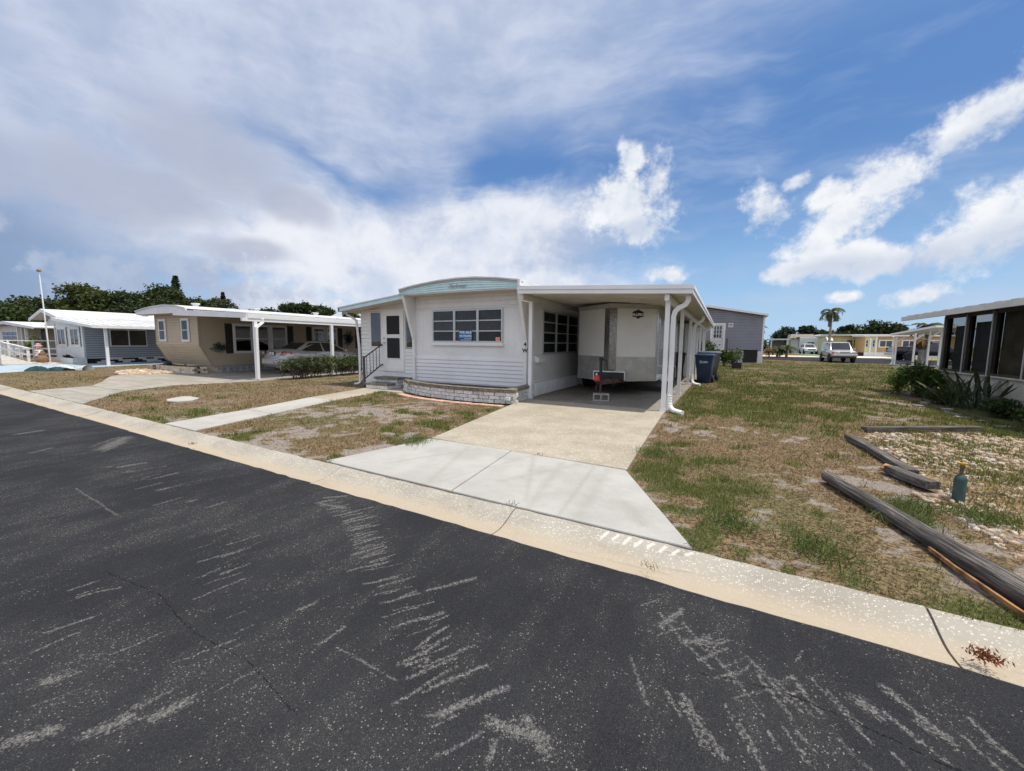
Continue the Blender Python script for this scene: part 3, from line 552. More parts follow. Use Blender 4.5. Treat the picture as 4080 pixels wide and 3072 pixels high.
# far street beyond the lawn
mb = MB(); P = [(-60, 49.5), (2, 50), (6, 47), (10.2, 44.2), (13, 43.2), (20, 45), (60, 52), (60, 74), (22, 66), (16, 63), (8, 61.5), (-60, 61)]
mb.add([(x, y, .004) for x, y in P], [tuple(range(len(P)))]); tag(mb.build('far_street', M['asphalt'], recalc=False), kind='structure')
def sheet(name, P, mat, z=.008):
    mb = MB(); mb.add([(x, y, z) for x, y in P], [tuple(range(len(P)))]); return tag(mb.build(name, M[mat], recalc=False), kind='structure')
mk('shell_gravel', (.66, .50, .36), .9, .15, 30, .5, 60); mk('pale_gravel', (.62, .58, .50), .9, .15, 30, .5, 60); mk('dry_lawn', (.26, .20, .10), .95, .25, 12, .5, 40, col2=(.16, .15, .06))
sheet('gravel_bed', [(2, 61.2), (8, 61.7), (11.2, 62.5), (10.8, 70), (2, 70)], 'shell_gravel'); sheet('gravel_bed', [(13.2, 62.8), (16, 63.1), (18.6, 65), (20, 76), (13.2, 76)], 'pale_gravel')
sheet('painted_drive', [(11.2, 62.3), (13.2, 62.8), (13.2, 90), (10.8, 90)], 'green_floor', .012)
sheet('far_verge', [(16.0, 60.5), (17.5, 56.3), (26, 58), (40, 62), (40, 90), (20.2, 76), (18.7, 65)], 'dry_lawn', .014)
# ================================================================== the white mobile home
def window(w, parent, s0, s1, z0, z1, cols=1, rows=2, frame='window_frame', glass='window_glass', fw=.045, bars=.03, blinds=None, back='interior', d=.045, mull=None, base=0., name='window', curtain=None, trimw=0, sill=0):
    mull = mull or fw
    mb = MB(); w.ring(mb, s0, s1, z0, z1, fw, base+.002, base+d); 
    if trimw:
        w.ring(mb, s0-trimw, s1+trimw, z0-trimw, z1+trimw, trimw, base+.001, base+d*.6)
    iw = (s1-s0-2*fw-(cols-1)*mull)/cols; cells = []
    for c in range(cols):
        a = s0+fw+c*(iw+mull)
        if c: w.box(mb, a-mull, a, base+.004, base+d+.006, z0+fw, z1-fw)
        ih = (z1-z0-2*fw-(rows-1)*bars)/rows
        for r in range(rows):
            q = z0+fw+r*(ih+bars)
            if r: w.box(mb, a, a+iw, base+.006, base+d+.003, q-bars, q)
            cells.append((a, a+iw, q, q+ih))
    o = mb.build(name, M[frame], parent)
    if sill:
        mb = MB(); w.box(mb, s0-.02, s1+.02, base+.002, base+d+.025, z0-sill, z0-.001); mb.build('sill', M[sillmat.get(frame, frame)], o)
    mb = MB(); w.box(mb, s0+fw*.5, s1-fw*.5, base+.003, base+.006, z0+fw*.5, z1-fw*.5); mb.build('window_back', M[back], o)
    if blinds:
        mb = MB(); pitch = blinds
        for c in range(cols):
            a = s0+fw+c*(iw+mull)+.03; b_ = a+iw-.05; zb = z0+fw+(.0 if c == 1 else (z1-z0)*.29)
            z = z1-fw-.02
            while z > zb+.02:
                mb.add([w.p(a, base+.012, z), w.p(b_, base+.012, z), w.p(b_, base+.022, z-pitch*.62), w.p(a, base+.022, z-pitch*.62)], [(0, 1, 2, 3)]); z -= pitch
            w.box(mb, a, b_, base+.01, base+.024, zb, zb+.02)
        mb.build('blind', M['blind'], o, recalc=False)
    if curtain:
        mb = MB()
        for (a, b_, q, r) in cells[-1:] if curtain == 'top' else cells:
            w.box(mb, a, b_, base+.010, base+.013, q+(r-q)*.02, r)
        mb.build('curtain', M['curtain'], o)
    for (a, b_, q, r) in cells:
        mb = MB(); w.box(mb, a+.001, b_-.001, base+d*.62, base+d*.62+.004, q+.001, r-.001); mb.build('pane', M[glass], o)
    return o
sillmat = {'window_frame': 'white_siding'}
H = thing('mobile_home', 'white mobile home with turquoise curved roof fascia and a porch room at its left', 'mobile home', (-6.5, 9.75, 0))
FW = Wall((-8.42, 9.75), (-4.6, 9.75)); SW = Wall((-4.55, 9.75), (-4.55, 24)); PW = Wall((-10.85, 9.85), (-8.45, 9.85))
mb = MB(); mb.box(-8.42, -4.555, 9.75, 24, .2, 2.84); wall = mb.build('wall', M['white_siding'], H)
FW.boards(wall, M['white_siding'], .02, 3.74, .26, 1.03, 7); FW.boards(wall, M['white_siding'], .05, 3.74, 2.45, 2.83, 3, .014)
mb = MB(); FW.ribs(mb, .08, .64, 1.04, 2.44, .14, .004, 0, .06); FW.ribs(mb, 3.1, 3.72, 1.04, 2.44, .2, .004, 0, .06); mb.build('panel_seam', M['white_paint'], wall)
mb = MB(); FW.box(mb, .05, 3.72, .0, .02, 2.40, 2.445); FW.box(mb, .0, 3.75, 0, .018, .20, .262); mb.build('trim_rail', M['white_paint'], wall)
window(FW, H, .67, 3.06, 1.45, 2.39, 3, 3, blinds=.030, mull=.075, sill=.09)
for x in (-8.49, -4.695):
    mb = MB(); mb.prism([(x, 9.21, 2.82), (x, 9.30, 2.82), (x, 9.765, 2.82), (x, 9.765, .22), (x, 9.655, .22), (x, 9.655, 1.52)], (.09, 0, 0)); mb.build('fin_column', M['white_paint'], H)
prof = [(-8.55, 2.985), (-8.2, 3.045), (-7.7, 3.105), (-7.1, 3.16), (-6.5, 3.185), (-5.9, 3.175), (-5.2, 3.11), (-4.55, 3.02)]
mb = MB(); mb.loft([[(x, y, z-.0) for x, z in prof]+[(x, y, z-.035) for x, z in reversed(prof)] for y in (9.16, 24.2)]); mb.build('roof', M['roof_white'], H, smooth=30)
mb = MB(); mb.loft([[(x, y, z-.036) for x, z in prof]+[(x, y, z-.085) for x, z in reversed(prof)] for y in (9.185, 9.3)]); mb.build('roof_edge', M['grey_trim'], H, smooth=30)
mb = MB()
for k in range(4):
    f0, f1 = k/4, (k+1)/4; L = lambda f, zt: 2.82+(zt-.086-2.82)*f
    for (xa, za), (xb, zb) in zip(prof[:-1], prof[1:]):
        d0, d1 = 9.205, 9.188
        mb.add([(xa, d0, L(f0, za)), (xb, d0, L(f0, zb)), (xb, d1, L(f0+.3/4, zb)), (xa, d1, L(f0+.3/4, za)), (xb, d0, L(f1, zb)), (xa, d0, L(f1, za))], [(0, 1, 2, 3), (3, 2, 4, 5)])
mb.build('fascia', M['turquoise'], H, recalc=False)
mb = MB(); mb.box(-8.53, -4.58, 9.207, 9.75, 2.80, 2.82); mb.box(-8.5, -4.58, 9.22, 9.74, 2.83, 2.95); mb.build('soffit', M['soffit'], H)
mb = MB(); mb.box(-4.62, -4.552, 9.1, 24.1, 2.86, 3.0); mb.build('side_fascia', M['roof_white'], H)
put_text('Parkway', .17, M['grey_trim'], H, (-6.48, 9.183, 2.96), (1, 0, 0), (0, -1, 0), shear=.35, extrude=.004)
for ch, z in (('4', 1.41), ('W', 1.245)):
    mb = MB(); mb.box(-4.690, -4.606, 9.649, 9.6545, z-.078, z+.078); o = mb.build('number_plate', M['white_paint'], H)
    put_text(ch, .145, M['black_letter'], o, (-4.648, 9.647, z), (1, 0, 0), (0, -1, 0), bold=.006)
# porch room
mb = MB(); mb.box(-10.85, -8.425, 9.85, 22, -.02, 2.46); mb.prism([(-10.85, 9.86, 2.46), (-8.45, 9.86, 2.46), (-8.45, 9.86, 2.78)], (0, 12, 0)); pw = mb.build('porch_wall', M['white_siding'], H)
PW.boards(pw, M['white_siding'], 0, .39, .42, 2.42, 16, .016); PW.boards(pw, M['white_siding'], .40, .95, .50, 1.24, 7, .014); PW.boards(pw, M['white_siding'], 1.93, 2.38, .45, 1.23, 7, .014)
mb = MB(); PW.box(mb, .34, 2.4, .0, .03, 2.43, 2.49); PW.box(mb, .94, 1.0, 0, .03, .5, 2.43); PW.box(mb, 1.89, 1.93, 0, .03, .45, 2.43); PW.box(mb, .39, .43, 0, .02, .5, 2.43); mb.build('porch_trim', M['white_paint'], H)
window(PW, H, .44, .935, 1.27, 2.42, 1, 1, 'white_paint', 'window_glass', .03, back='curtain', d=.03)
window(PW, H, 1.94, 2.36, 1.24, 2.42, 1, 1, 'grey_trim', 'window_glass', .05, back='interior', d=.03)
mb = MB(); PW.ring(mb, 1.01, 1.88, .51, 2.43, .13, .003, .042); PW.box(mb, 1.14, 1.75, .003, .042, 1.60, 1.66); PW.box(mb, 1.14, 1.75, .003, .03, .64, .90); door = mb.build('door', M['white_paint'], H)
for z0, z1 in ((1.665, 2.295), (.905, 1.595)):
    mb = MB(); PW.ring(mb, 1.145, 1.745, z0, z1, .022, .02, .046); mb.build('screen_frame', M['white_metal'], door)
    mb = MB(); PW.box(mb, 1.16, 1.73, .02, .026, z0+.01, z1-.01); mb.build('screen', M['screen_mesh'], door)
mb = MB(); mb.lathe([(0, -.055), (.028, -.05), (.03, -.03), (.012, -.02), (.012, .03)], 10, PW.p(1.05, .05, 1.42), 'Y'); mb.beam(PW.p(1.05, .085, 1.42), PW.p(1.14, .085, 1.42), .02, .025); mb.build('handle', M['aluminium'], door)
mb = MB(); mb.lathe([(0, -.03), (.028, -.03), (.028, .02)], 10, PW.p(1.05, .05, 1.57), 'Y'); mb.build('lock', M['aluminium'], door)
for x0, x1, z0, z1, yy in ((-11.25, -8.44, 2.41, 2.72, 9.27),):
    mb = MB(); mb.prism([(x0, yy, z0), (x1, yy, z1), (x1, yy, z1+.115), (x0, yy, z0+.105)], (0, .02, 0)); mb.build('porch_fascia', M['turquoise'], H)
    mb = MB(); mb.prism([(x0-.02, yy-.02, z0+.108), (x1, yy-.02, z1+.118), (x1, yy-.02, z1+.155), (x0-.02, yy-.02, z0+.145)], (0, 12.8, 0)); mb.build('porch_roof', M['roof_white'], H)
    mb = MB(); mb.prism([(x0+.03, yy+.022, z0+.01), (x1, yy+.022, z1+.01), (x1, yy+.022, z1+.04), (x0+.03, yy+.022, z0+.04)], (0, 12, 0)); mb.build('porch_soffit', M['soffit'], H)
    mb = MB(); mb.box(x0-.03, x0+.05, yy, 22, z0, z0+.10); mb.build('gutter', M['white_metal'], H)
mb = MB(); mb.tube([(-11.2, 9.55, 2.41), (-11.18, 9.56, 2.33), (-11.0, 9.62, 2.24), (-10.91, 9.70, 2.14), (-10.90, 9.78, 1.2), (-10.90, 9.78, .10), (-10.93, 9.72, .04), (-11.0, 9.62, .02)], .04, 8); mb.build('downspout', M['white_metal'], H, smooth=60)
mb = MB(); mb.tube([PW.p(2.30, .06, 1.22), PW.p(2.30, .06, .12)], .008, 6); mb.lathe([(0, -.03), (.03, -.02), (.03, .02), (0, .03)], 8, PW.p(2.30, .07, .40)); mb.build('conduit', M['white_metal'], H)
# carport side
SW.boards(wall, M['white_siding'], .0, 14, .37, 1.12, 8, .014)
mb = MB(); SW.ribs(mb, .06, .72, 1.13, 2.37, .07, .014, 0, .5); SW.ribs(mb, 3.86, 6.2, 1.13, 2.37, .07, .014, 0, .5); mb.build('ribbed_panel', M['white_siding'], wall)
mb = MB(); SW.box(mb, .0, 14, 0, .016, 2.37, 2.43); SW.box(mb, 0, .06, 0, .02, .37, 2.6); SW.box(mb, .7, .76, 0, .02, 1.12, 2.37); SW.box(mb, 0, 14, 0, .01, 2.55, 2.6); mb.build('trim_rail', M['white_paint'], wall)
sk = MB(); SW.box(sk, .02, 14.2, .0, .02, .0, .37); SW.ribs(sk, .03, 14.2, .0, .36, .13, .03, .02, .45); sk.build('skirting', M['white_metal'], H)
window(SW, H, .77, 3.82, 1.14, 2.36, 3, 4, blinds=None, mull=.08, bars=.035, curtain=None)
mb = MB()
z = 2.30
while z > 1.75: mb.add([SW.p(.85, .012, z), SW.p(1.62, .012, z), SW.p(1.62, .02, z-.02), SW.p(.85, .02, z-.02)], [(0, 1, 2, 3)]); z -= .03
mb.build('blind', M['blind'], H, recalc=False)
mb = MB(); mb.prism([SW.p(.28, .0, .93), SW.p(.28, .13, .93), SW.p(.28, .13, 1.04), SW.p(.28, .0, 1.12)], SW.u*.44); mb.build('mailbox', M['white_metal'], H)
# sign and sticker in the front window
S = thing('for_sale_sign', 'blue FOR SALE sign in the middle pane of the white home front window', 'sign', FW.p(1.86, .05, 1.50))
mb = MB(); FW.box(mb, 1.64, 2.09, .052, .056, 1.495, 1.79); mb.build('board', M['sign_blue'], S)
mb = MB(); FW.box(mb, 1.645, 2.085, .0575, .0585, 1.585, 1.675); mb.build('stripe', M['sign_light_blue'], S)
put_text('FOR SALE', .094, M['white_letter'], S, FW.p(1.866, .0592, 1.733), (1, 0, 0), (0, -1, 0), extrude=.0004, bold=.004)
put_text('941.755.2942', .073, M['white_letter'], S, FW.p(1.866, .0592, 1.632), (1, 0, 0), (0, -1, 0), extrude=.0004, bold=.001)
mb = MB()
for z, a, b_ in ((1.560, 1.82, 2.06), (1.520, 1.70, 2.05)):
    s = a
    while s < b_: FW.box(mb, s, s+.018, .0575, .0582, z-.008, z+.008); s += .026
mb.build('small_print', M['white_letter'], S)
K = thing('window_sticker', 'square orange sticker at the lower right corner of the front window', 'sticker', FW.p(2.94, .05, 1.5))
mb = MB(); FW.box(mb, 2.85, 2.985, .052, .054, 1.495, 1.60); mb.build('card', M['orange'], K)
mb = MB(); FW.ring(mb, 2.865, 2.97, 1.508, 1.588, .007, .0545, .0552); FW.box(mb, 2.895, 2.905, .0545, .0552, 1.54, 1.56); FW.box(mb, 2.93, 2.94, .0545, .0552, 1.54, 1.56); mb.build('print', M['white_letter'], K)
# ------------------------------------------------------------------ curved brick planter
PL = thing('brick_planter', 'low curved white brick planter with brown cap course under the front window', 'planter', (-6.5, 9, 0))
ctrl = [(-8.62, 9.66), (-8.42, 9.28), (-8.05, 8.98), (-7.5, 8.70), (-6.9, 8.49), (-6.2, 8.37), (-5.5, 8.33), (-4.9, 8.36), (-4.46, 8.43)]
side = [(-4.46, 8.43), (-4.52, 9.62)]
mb = MB(); mb.box(-.134, .134, -.06, .06, -.039, .039); mw = mb.mesh('white_brick'); mw.materials.append(M['white_brick'])
mb = MB(); mb.box(-.212, .212, -.085, .085, -.04, .04); mc = mb.mesh('cap_brick'); mc.materials.append(M['cap_brick'])
for path in (ctrl, side):
    for c in range(3):
        for i, (p, a) in enumerate(walkpts(path, .284)):
            if i == 0 and c == 1 and path is ctrl: continue
            d = Vector((math.cos(a), math.sin(a))); q = p+d*(.142-(.142 if c == 1 else 0)); jit = random.uniform(-.006, .006)
            inst('white_brick', mw, PL, (q.x-d.y*jit, q.y+d.x*jit, .055+c*.089), (0, 0, a))
    for p, a in walkpts(path, .437):
        d = Vector((math.cos(a), math.sin(a))); q = p+d*.218
        inst('cap_brick', mc, PL, (q.x, q.y, .32+random.uniform(-.003, .003)), (0, 0, a+random.uniform(-.015, .015)))
mb = MB(); inner = [(x*.985-.09, y+.11) for x, y in ctrl[1:]]; mb.prism([(x, y, .16) for x, y in inner]+[(-4.6, 9.7, .16), (-8.4, 9.7, .16)], (0, 0, .09)); mb.build('soil', M['mulch'], PL)
mb = MB(); mb.loft([[(p.x, p.y, .0), (p.x, p.y, .27), (p.x+.0, p.y+.05, .27), (p.x, p.y+.05, 0)] for p, a in walkpts(ctrl, .15)]); mb.build('mortar_core', M['footing'], PL)
# ------------------------------------------------------------------ front steps
ST = thing('front_steps', 'two white brick steps with brown caps below the screen door', 'steps', (-9.4, 9.5, 0))
def bricks_box(parent, x0, x1, y0, y1, z0, courses, h=.085):
    L = .28
    for c in range(courses):
        z = z0+c*h+h/2
        for (a, b_, fx) in (((x0, y0), (x1, y0), 0), ((x1, y0), (x1, y1), 1)):
            A, B = Vector(a), Vector(b_); D = B-A; n = max(1, round(D.length/L)); 
            cuts = [i/n for i in range(n+1)] if c % 2 == 0 else [0]+[(i+.5)/n for i in range(n)]+[1]
            ang = math.atan2(D.y, D.x)
            for f0, f1 in zip(cuts[:-1], cuts[1:]):
                mb = MB(); l = D.length*(f1-f0)-.014; mb.box(-l/2, l/2, -.05, .05, -h/2+.006, h/2-.006); me = mb.mesh('white_brick'); me.materials.append(M['white_brick'])
                p = A+D*(f0+f1)/2; nrm = Vector((-D.y, D.x)).normalized()*.05; inst('white_brick', me, parent, (p.x+nrm.x, p.y+nrm.y, z), (0, 0, ang))
def caps(parent, x0, x1, y0, y1, z, n):
    w = (x1-x0)/n; mb = MB(); mb.box(-w/2+.004, w/2-.004, -(y1-y0)/2, (y1-y0)/2, -.03, .03); me = mb.mesh('cap_brick'); me.materials.append(M['cap_brick'])
    for i in range(n): inst('cap_brick', me, parent, (x0+w*(i+.5), (y0+y1)/2, z))
bricks_box(ST, -9.86, -8.98, 9.06, 9.84, .01, 1, .11); caps(ST, -9.90, -8.95, 9.03, 9.42, .152, 6)
bricks_box(ST, -9.82, -8.92, 9.42, 9.84, .01, 3, .09); caps(ST, -9.86, -8.88, 9.38, 9.84, .312, 6)
mb = MB(); mb.box(-9.85, -9.0, 9.1, 9.83, .005, .115); mb.box(-9.8, -8.94, 9.45, 9.83, .005, .27); mb.build('mortar_core', M['footing'], ST)
RA = thing('stair_railing', 'dark iron handrail with thin balusters beside the white brick steps', 'railing', (-9.98, 9.12, 0))
a0, a1 = Vector((-9.98, 9.12, 0)), Vector((-9.90, 9.80, 0))
mb = MB(); mb.beam(a0+Vector((0, 0, .01)), a0+Vector((0, 0, .98)), .055, .055); mb.cbox((-9.98, 9.12, .99), .075, .075, .02); mb.cbox((-9.98, 9.12, .016), .14, .14, .012); mb.build('post', M['iron'], RA)
for z0, z1, nm in ((.95, 1.36, 'top_rail'), (.28, .72, 'bottom_rail')):
    mb = MB(); mb.beam(a0+Vector((0, 0, z0)), a1+Vector((0, 0, z1)), .035, .03); mb.beam(a1+Vector((0, 0, z1)), a1+Vector((.01, .05, z1-.06)), .03, .03); mb.build(nm, M['iron'], RA)
for i in range(5):
    f = (i+.8)/5.6; p = a0.lerp(a1, f); mb = MB(); mb.beam(p+Vector((0, 0, .28+f*.44)), p+Vector((0, 0, .95+f*.41)), .014, .014); mb.build('baluster', M['iron'], RA)
# ------------------------------------------------------------------ carport
CP = thing('carport', 'white metal carport roof on slim posts over the cargo trailer', 'carport', (-2.6, 9.2, 0))
YF, YB = 8.85, 27.5; XL, XR, ZL, ZR = -4.47, -.66, 2.63, 2.45
mb = MB(); mb.hexa([(XL, YF+.03, ZL+.02), (XR+.03, YF+.03, ZR+.02), (XR+.03, YB, ZR+.02), (XL, YB, ZL+.02), (XL, YF+.03, ZL+.11), (XR+.03, YF+.03, ZR+.11), (XR+.03, YB, ZR+.11), (XL, YB, ZL+.11)]); roof = mb.build('roof_panel', M['soffit'], CP)
mb = MB(); mb.hexa([(XL-.05, YF-.015, ZL+.112), (XR-.01, YF-.015, ZR+.112), (XR-.01, YB+.02, ZR+.112), (XL-.05, YB+.02, ZL+.112), (XL-.05, YF-.015, ZL+.135), (XR-.01, YF-.015, ZR+.135), (XR-.01, YB+.02, ZR+.135), (XL-.05, YB+.02, ZL+.135)]); mb.build('roof_skin', M['roof_white'], CP)
mb = MB(); y = YF+.3
while y < YB: mb.hexa([(XL, y, ZL+.008), (XR, y, ZR+.008), (XR, y+.03, ZR+.008), (XL, y+.03, ZL+.008), (XL, y, ZL+.02), (XR, y, ZR+.02), (XR, y+.03, ZR+.02), (XL, y+.03, ZL+.02)]); y += .305
mb.build('pan_seam', M['soffit'], roof)
mb = MB()
for z0, z1, d in ((0, .085, 0), (.09, .175, -.02)):
    mb.hexa([(XL, YF+d, ZL+z0), (XR+.05, YF+d, ZR+z0), (XR+.05, YF+.028, ZR+z0), (XL, YF+.028, ZL+z0), (XL, YF+d, ZL+z1), (XR+.05, YF+d, ZR+z1), (XR+.05, YF+.028, ZR+z1), (XL, YF+.028, ZL+z1)])
mb.build('front_fascia', M['white_metal'], CP)
mb = MB(); mb.box(XR+.032, XR+.05, YF+.03, YB, ZR+.0, ZR+.085); mb.box(XR+.0, XR+.07, YF+.03, YB, ZR+.09, ZR+.175); mb.build('side_gutter', M['white_metal'], CP)
zz = lambda x: ZL+(ZR-ZL)*(x-XL)/(XR-XL)
for x, nm in ((-1.1, 'right'), (-4.42, 'left')):
    mb = MB(); mb.box(x-.045, x+.045, YF+.08, YB-.3, zz(x)-.13, zz(x)+.0); mb.build('beam', M['soffit'] if nm == 'left' else M['white_metal'], CP)
pm = {}
for x, ys in ((-1.1, (9.16, 12.43, 15.73, 19.0, 22.4, 25.8)), (-4.42, (9.52, 13.95, 18.2))):
    for y in ys:
        if x not in pm: mb = MB(); mb.box(-.045, .045, -.045, .045, 0, zz(x)-.13); mb.box(-.06, .06, -.05, .05, 0, .06); pm[x] = mb.mesh('post'); pm[x].materials.append(M['white_metal'])
        inst('post', pm[x], CP, (x, y, .012))
for y in (9.22, 15.92, 24.3):
    mb = MB(); mb.tube([(XR-.06, y, ZR+.0), (XR-.06, y, ZR-.10), (XR-.10, y, ZR-.18), (XR-.24, y, ZR-.25), (-.96, y, ZR-.32), (-.985, y, ZR-.42), (-.985, y, .36)], .05, 10, sq=(.075, .095)); ds = mb.build('downspout', M['white_metal'], CP, smooth=50)
    mb = MB(); pth = [(-.985, y, .38), (-.985, y, .22), (-.97, y-.02, .12), (-.90, y-.06, .05), (-.80, y-.12, .03), (-.68, y-.20, .025)]
    fine = [Vector(pth[i]).lerp(Vector(pth[i+1]), k/6) for i in range(5) for k in range(6)]; mb.tube(fine, [.058 if i % 2 else .050 for i in range(len(fine))], 10); mb.build('outlet', M['white_metal'], ds)
SH = thing('storage_shed', 'pale corrugated storage shed at the back of the carport', 'shed', (-3, 19.6, 0))
mb = MB(); mb.box(-4.4, -1.45, 19.6, 27, 0, 2.38); sw = Wall((-4.4, 19.6), (-1.45, 19.6)); s2 = Wall((-1.45, 19.6), (-1.45, 27)); mb.build('wall', M['soffit'], SH)
mb = MB(); sw.ribs(mb, 0, 2.95, .02, 2.37, .2, .03, 0, .4); s2.ribs(mb, 0, 7.3, .02, 2.37, .2, .03, 0, .4); mb.build('rib_panel', M['white_siding'], SH)
# ------------------------------------------------------------------ cargo trailer
def diamond():
    m = bpy.data.materials.new('diamond_plate'); m.use_nodes = True; t = NT(m.node_tree); b = t.n['Principled BSDF']
    pos = t.new('ShaderNodeNewGeometry').outputs['Position']
    g = t.noise(pos, 3.2, 6, .7); c = t.mix(t.rng(g, .42, .66), (.50, .48, .45, 1), (.64, .635, .62, 1)); t.put(b.inputs['Base Color'], c)
    b.inputs['Metallic'].default_value = .75; t.put(b.inputs['Roughness'], t.rng(g, .4, .65, .50, .30))
    ck = t.new('ShaderNodeTexChecker'); t.put(ck.inputs['Vector'], t.scalev(pos, 1, 1, 1)); ck.inputs['Scale'].default_value = 42
    t.put(b.inputs['Normal'], t.bump(t.m('ADD', ck.outputs['Fac'], t.vor(pos, 48)), .6, .006)); M['diamond_plate'] = m
diamond()
mk('nose_plate', (.40, .385, .36), .22, .3, 30, .5, 90, metal=.85)
def shiny():
    m = bpy.data.materials.new('trailer_side'); m.use_nodes = True; t = NT(m.node_tree); b = t.n['Principled BSDF']; pos = t.new('ShaderNodeNewGeometry').outputs['Position']
    b.inputs['Base Color'].default_value = (.66, .67, .68, 1); b.inputs['Roughness'].default_value = .1; b.inputs['Metallic'].default_value = .45
    t.put(b.inputs['Normal'], t.bump(t.noise(t.scalev(pos, 1, 1, .6), 2.2, 2, .5), .35, .06)); M['trailer_side'] = m
shiny()
TR = thing('cargo_trailer', 'white V-nose cargo trailer with diamond plate front parked in the carport', 'trailer', (-2.76, 13.5, 0))
N, Rc, Lc = (-2.76, 10.95), (-1.66, 11.8), (-3.9, 11.8); Z0, Z1 = .45, 2.50
VR = Wall(N, Rc); VL = Wall(Lc, N); RS = Wall(Rc, (-1.66, 17)); 
mb = MB(); mb.prism([(N[0], N[1]+.02, Z0), (Rc[0]-.02, Rc[1], Z0), (-1.68, 17, Z0), (-3.88, 17, Z0), (Lc[0]+.02, Lc[1], Z0)], (0, 0, Z1-Z0)); mb.build('body', M['trailer_white'], TR)
for w, s0, s1, nm in ((VR, .20, VR.len-.02, 'front_panel'), (VL, .02, VL.len-.20, 'front_panel')):
    mb = MB(); w.box(mb, s0, s1, 0, .012, 1.10, Z1-.10); p = mb.build(nm, M['trailer_white'], TR)
    mb = MB(); w.box(mb, s0, s1, 0, .016, Z0+.03, 1.095); mb.build('stone_guard', M['diamond_plate'], TR)
    rv = MB()
    for fx in (.3, .72):
        for k in range(11): q = w.p(s0+(s1-s0)*fx, .013, 1.2+k*.115); rv.cbox(q, .012, .012, .012)
    rv.build('rivet_row', M['grey_trim'], p)
mb = MB(); VR.box(mb, -.01, .19, 0, .02, Z0+.25, Z1-.10); VL.box(mb, VL.len-.19, VL.len+.01, 0, .02, Z0+.25, Z1-.10); mb.build('nose_strip', M['nose_plate'], TR)
mb = MB(); VR.box(mb, 0, VR.len, 0, .03, Z1-.095, Z1+.02); VL.box(mb, 0, VL.len, 0, .03, Z1-.095, Z1+.02); RS.box(mb, 0, 5.2, 0, .03, Z1-.095, Z1+.02); mb.build('roof_trim', M['grey_trim'], TR)
mb = MB(); mb.prism([(N[0], N[1]+.03, Z1+.021), (Rc[0], Rc[1], Z1+.021), (-1.68, 17, Z1+.021), (-3.88, 17, Z1+.021), (Lc[0], Lc[1], Z1+.021)], (0, 0, .02)); mb.build('roof_sheet', M['grey_plastic'], TR)
mb = MB(); VR.box(mb, .3, VR.len, 0, .022, Z0-.02, Z0+.028); VL.box(mb, 0, VL.len-.3, 0, .022, Z0-.02, Z0+.028); RS.box(mb, 0, 5.2, .0, .022, Z0-.02, Z0+.028); mb.build('bottom_trim', M['aluminium'], TR)
mb = MB(); RS.box(mb, 0, 5.2, .0, .012, Z0+.03, Z1-.096); mb.build('side_wall', M['trailer_side'], TR)
mb = MB(); VR.box(mb, VR.len-.03, VR.len+.015, -.01, .026, Z0, Z1-.1); mb.build('corner_trim', M['aluminium'], TR)
bx = MB(); bx.box(-3.15, -2.33, 10.93, 11.5, .50, .685); bx.build('tongue_box', M['black_plastic'], TR)
mb = MB()
for q in ((-3.17, -2.31, .685, .715), (-3.17, -3.15, .47, .685), (-2.33, -2.31, .47, .685)): mb.box(q[0], q[1], 10.925, 11.2, q[2], q[3])
mb.build('notch_trim', M['aluminium'], TR)
mb = MB(); mb.box(-3.10, -3.05, 10.925, 10.93, .57, .65); mb.build('data_plate', M['white_letter'], TR)
mb = MB(); mb.beam((-3.2, 11.5, .47), (-2.79, 10.1, .47), .07, .11); mb.beam((-2.3, 11.5, .47), (-2.75, 10.1, .47), .07, .11); mb.beam((-2.77, 10.3, .49), (-2.77, 9.92, .53), .09, .09); mb.build('tongue', M['rust'], TR)
mb = MB(); mb.lathe([(.0, -.05), (.05, -.045), (.065, 0), (.05, .05), (0, .055)], 10, (-2.78, 9.90, .57)); mb.box(-2.84, -2.72, 9.86, 9.98, .53, .66); mb.build('coupler_lock', M['red_paint'], TR)
mb = MB(); mb.tube([(-2.74, 10.12, .24), (-2.74, 10.12, .60)], .028, 10); mb.lathe([(.10, 0), (.09, .02), (.03, .03)], 12, (-2.74, 10.12, .21)); mb.build('jack_leg', M['rust'], TR, smooth=40)
mb = MB(); mb.tube([(-2.74, 10.12, .50), (-2.74, 10.12, 1.08)], .036, 10); mb.lathe([(.052, 0), (.052, .09), (0, .1)], 10, (-2.74, 10.12, 1.02)); mb.build('jack_tube', M['black_plastic'], TR, smooth=40)
mb = MB(); mb.tube([(-2.70, 10.12, 1.06), (-2.60, 10.13, 1.02), (-2.57, 10.13, .80), (-2.42, 10.15, .79)], .016, 8); mb.build('crank', M['black_plastic'], TR, smooth=60)
for dx in (-.07, .06):
    mb = MB()
    for k in range(9):
        p = Vector((-2.77+dx*(1-abs(k-4)/6), 10.0+.01*k, .55-.25*math.sin(math.pi*k/9.5))); mb.lathe([(.012, -.018), (.018, 0), (.012, .018)], 6, p, 'X' if k % 2 else 'Y')
    mb.build('safety_chain', M['iron'], TR)
mb = MB(); mb.tube([(-2.6, 10.4, .62), (-2.5, 10.3, .56), (-2.42, 10.4, .40), (-2.52, 10.5, .36), (-2.6, 10.6, .5), (-2.45, 10.8, .62)], .010, 6); mb.build('wiring', M['black_plastic'], TR)
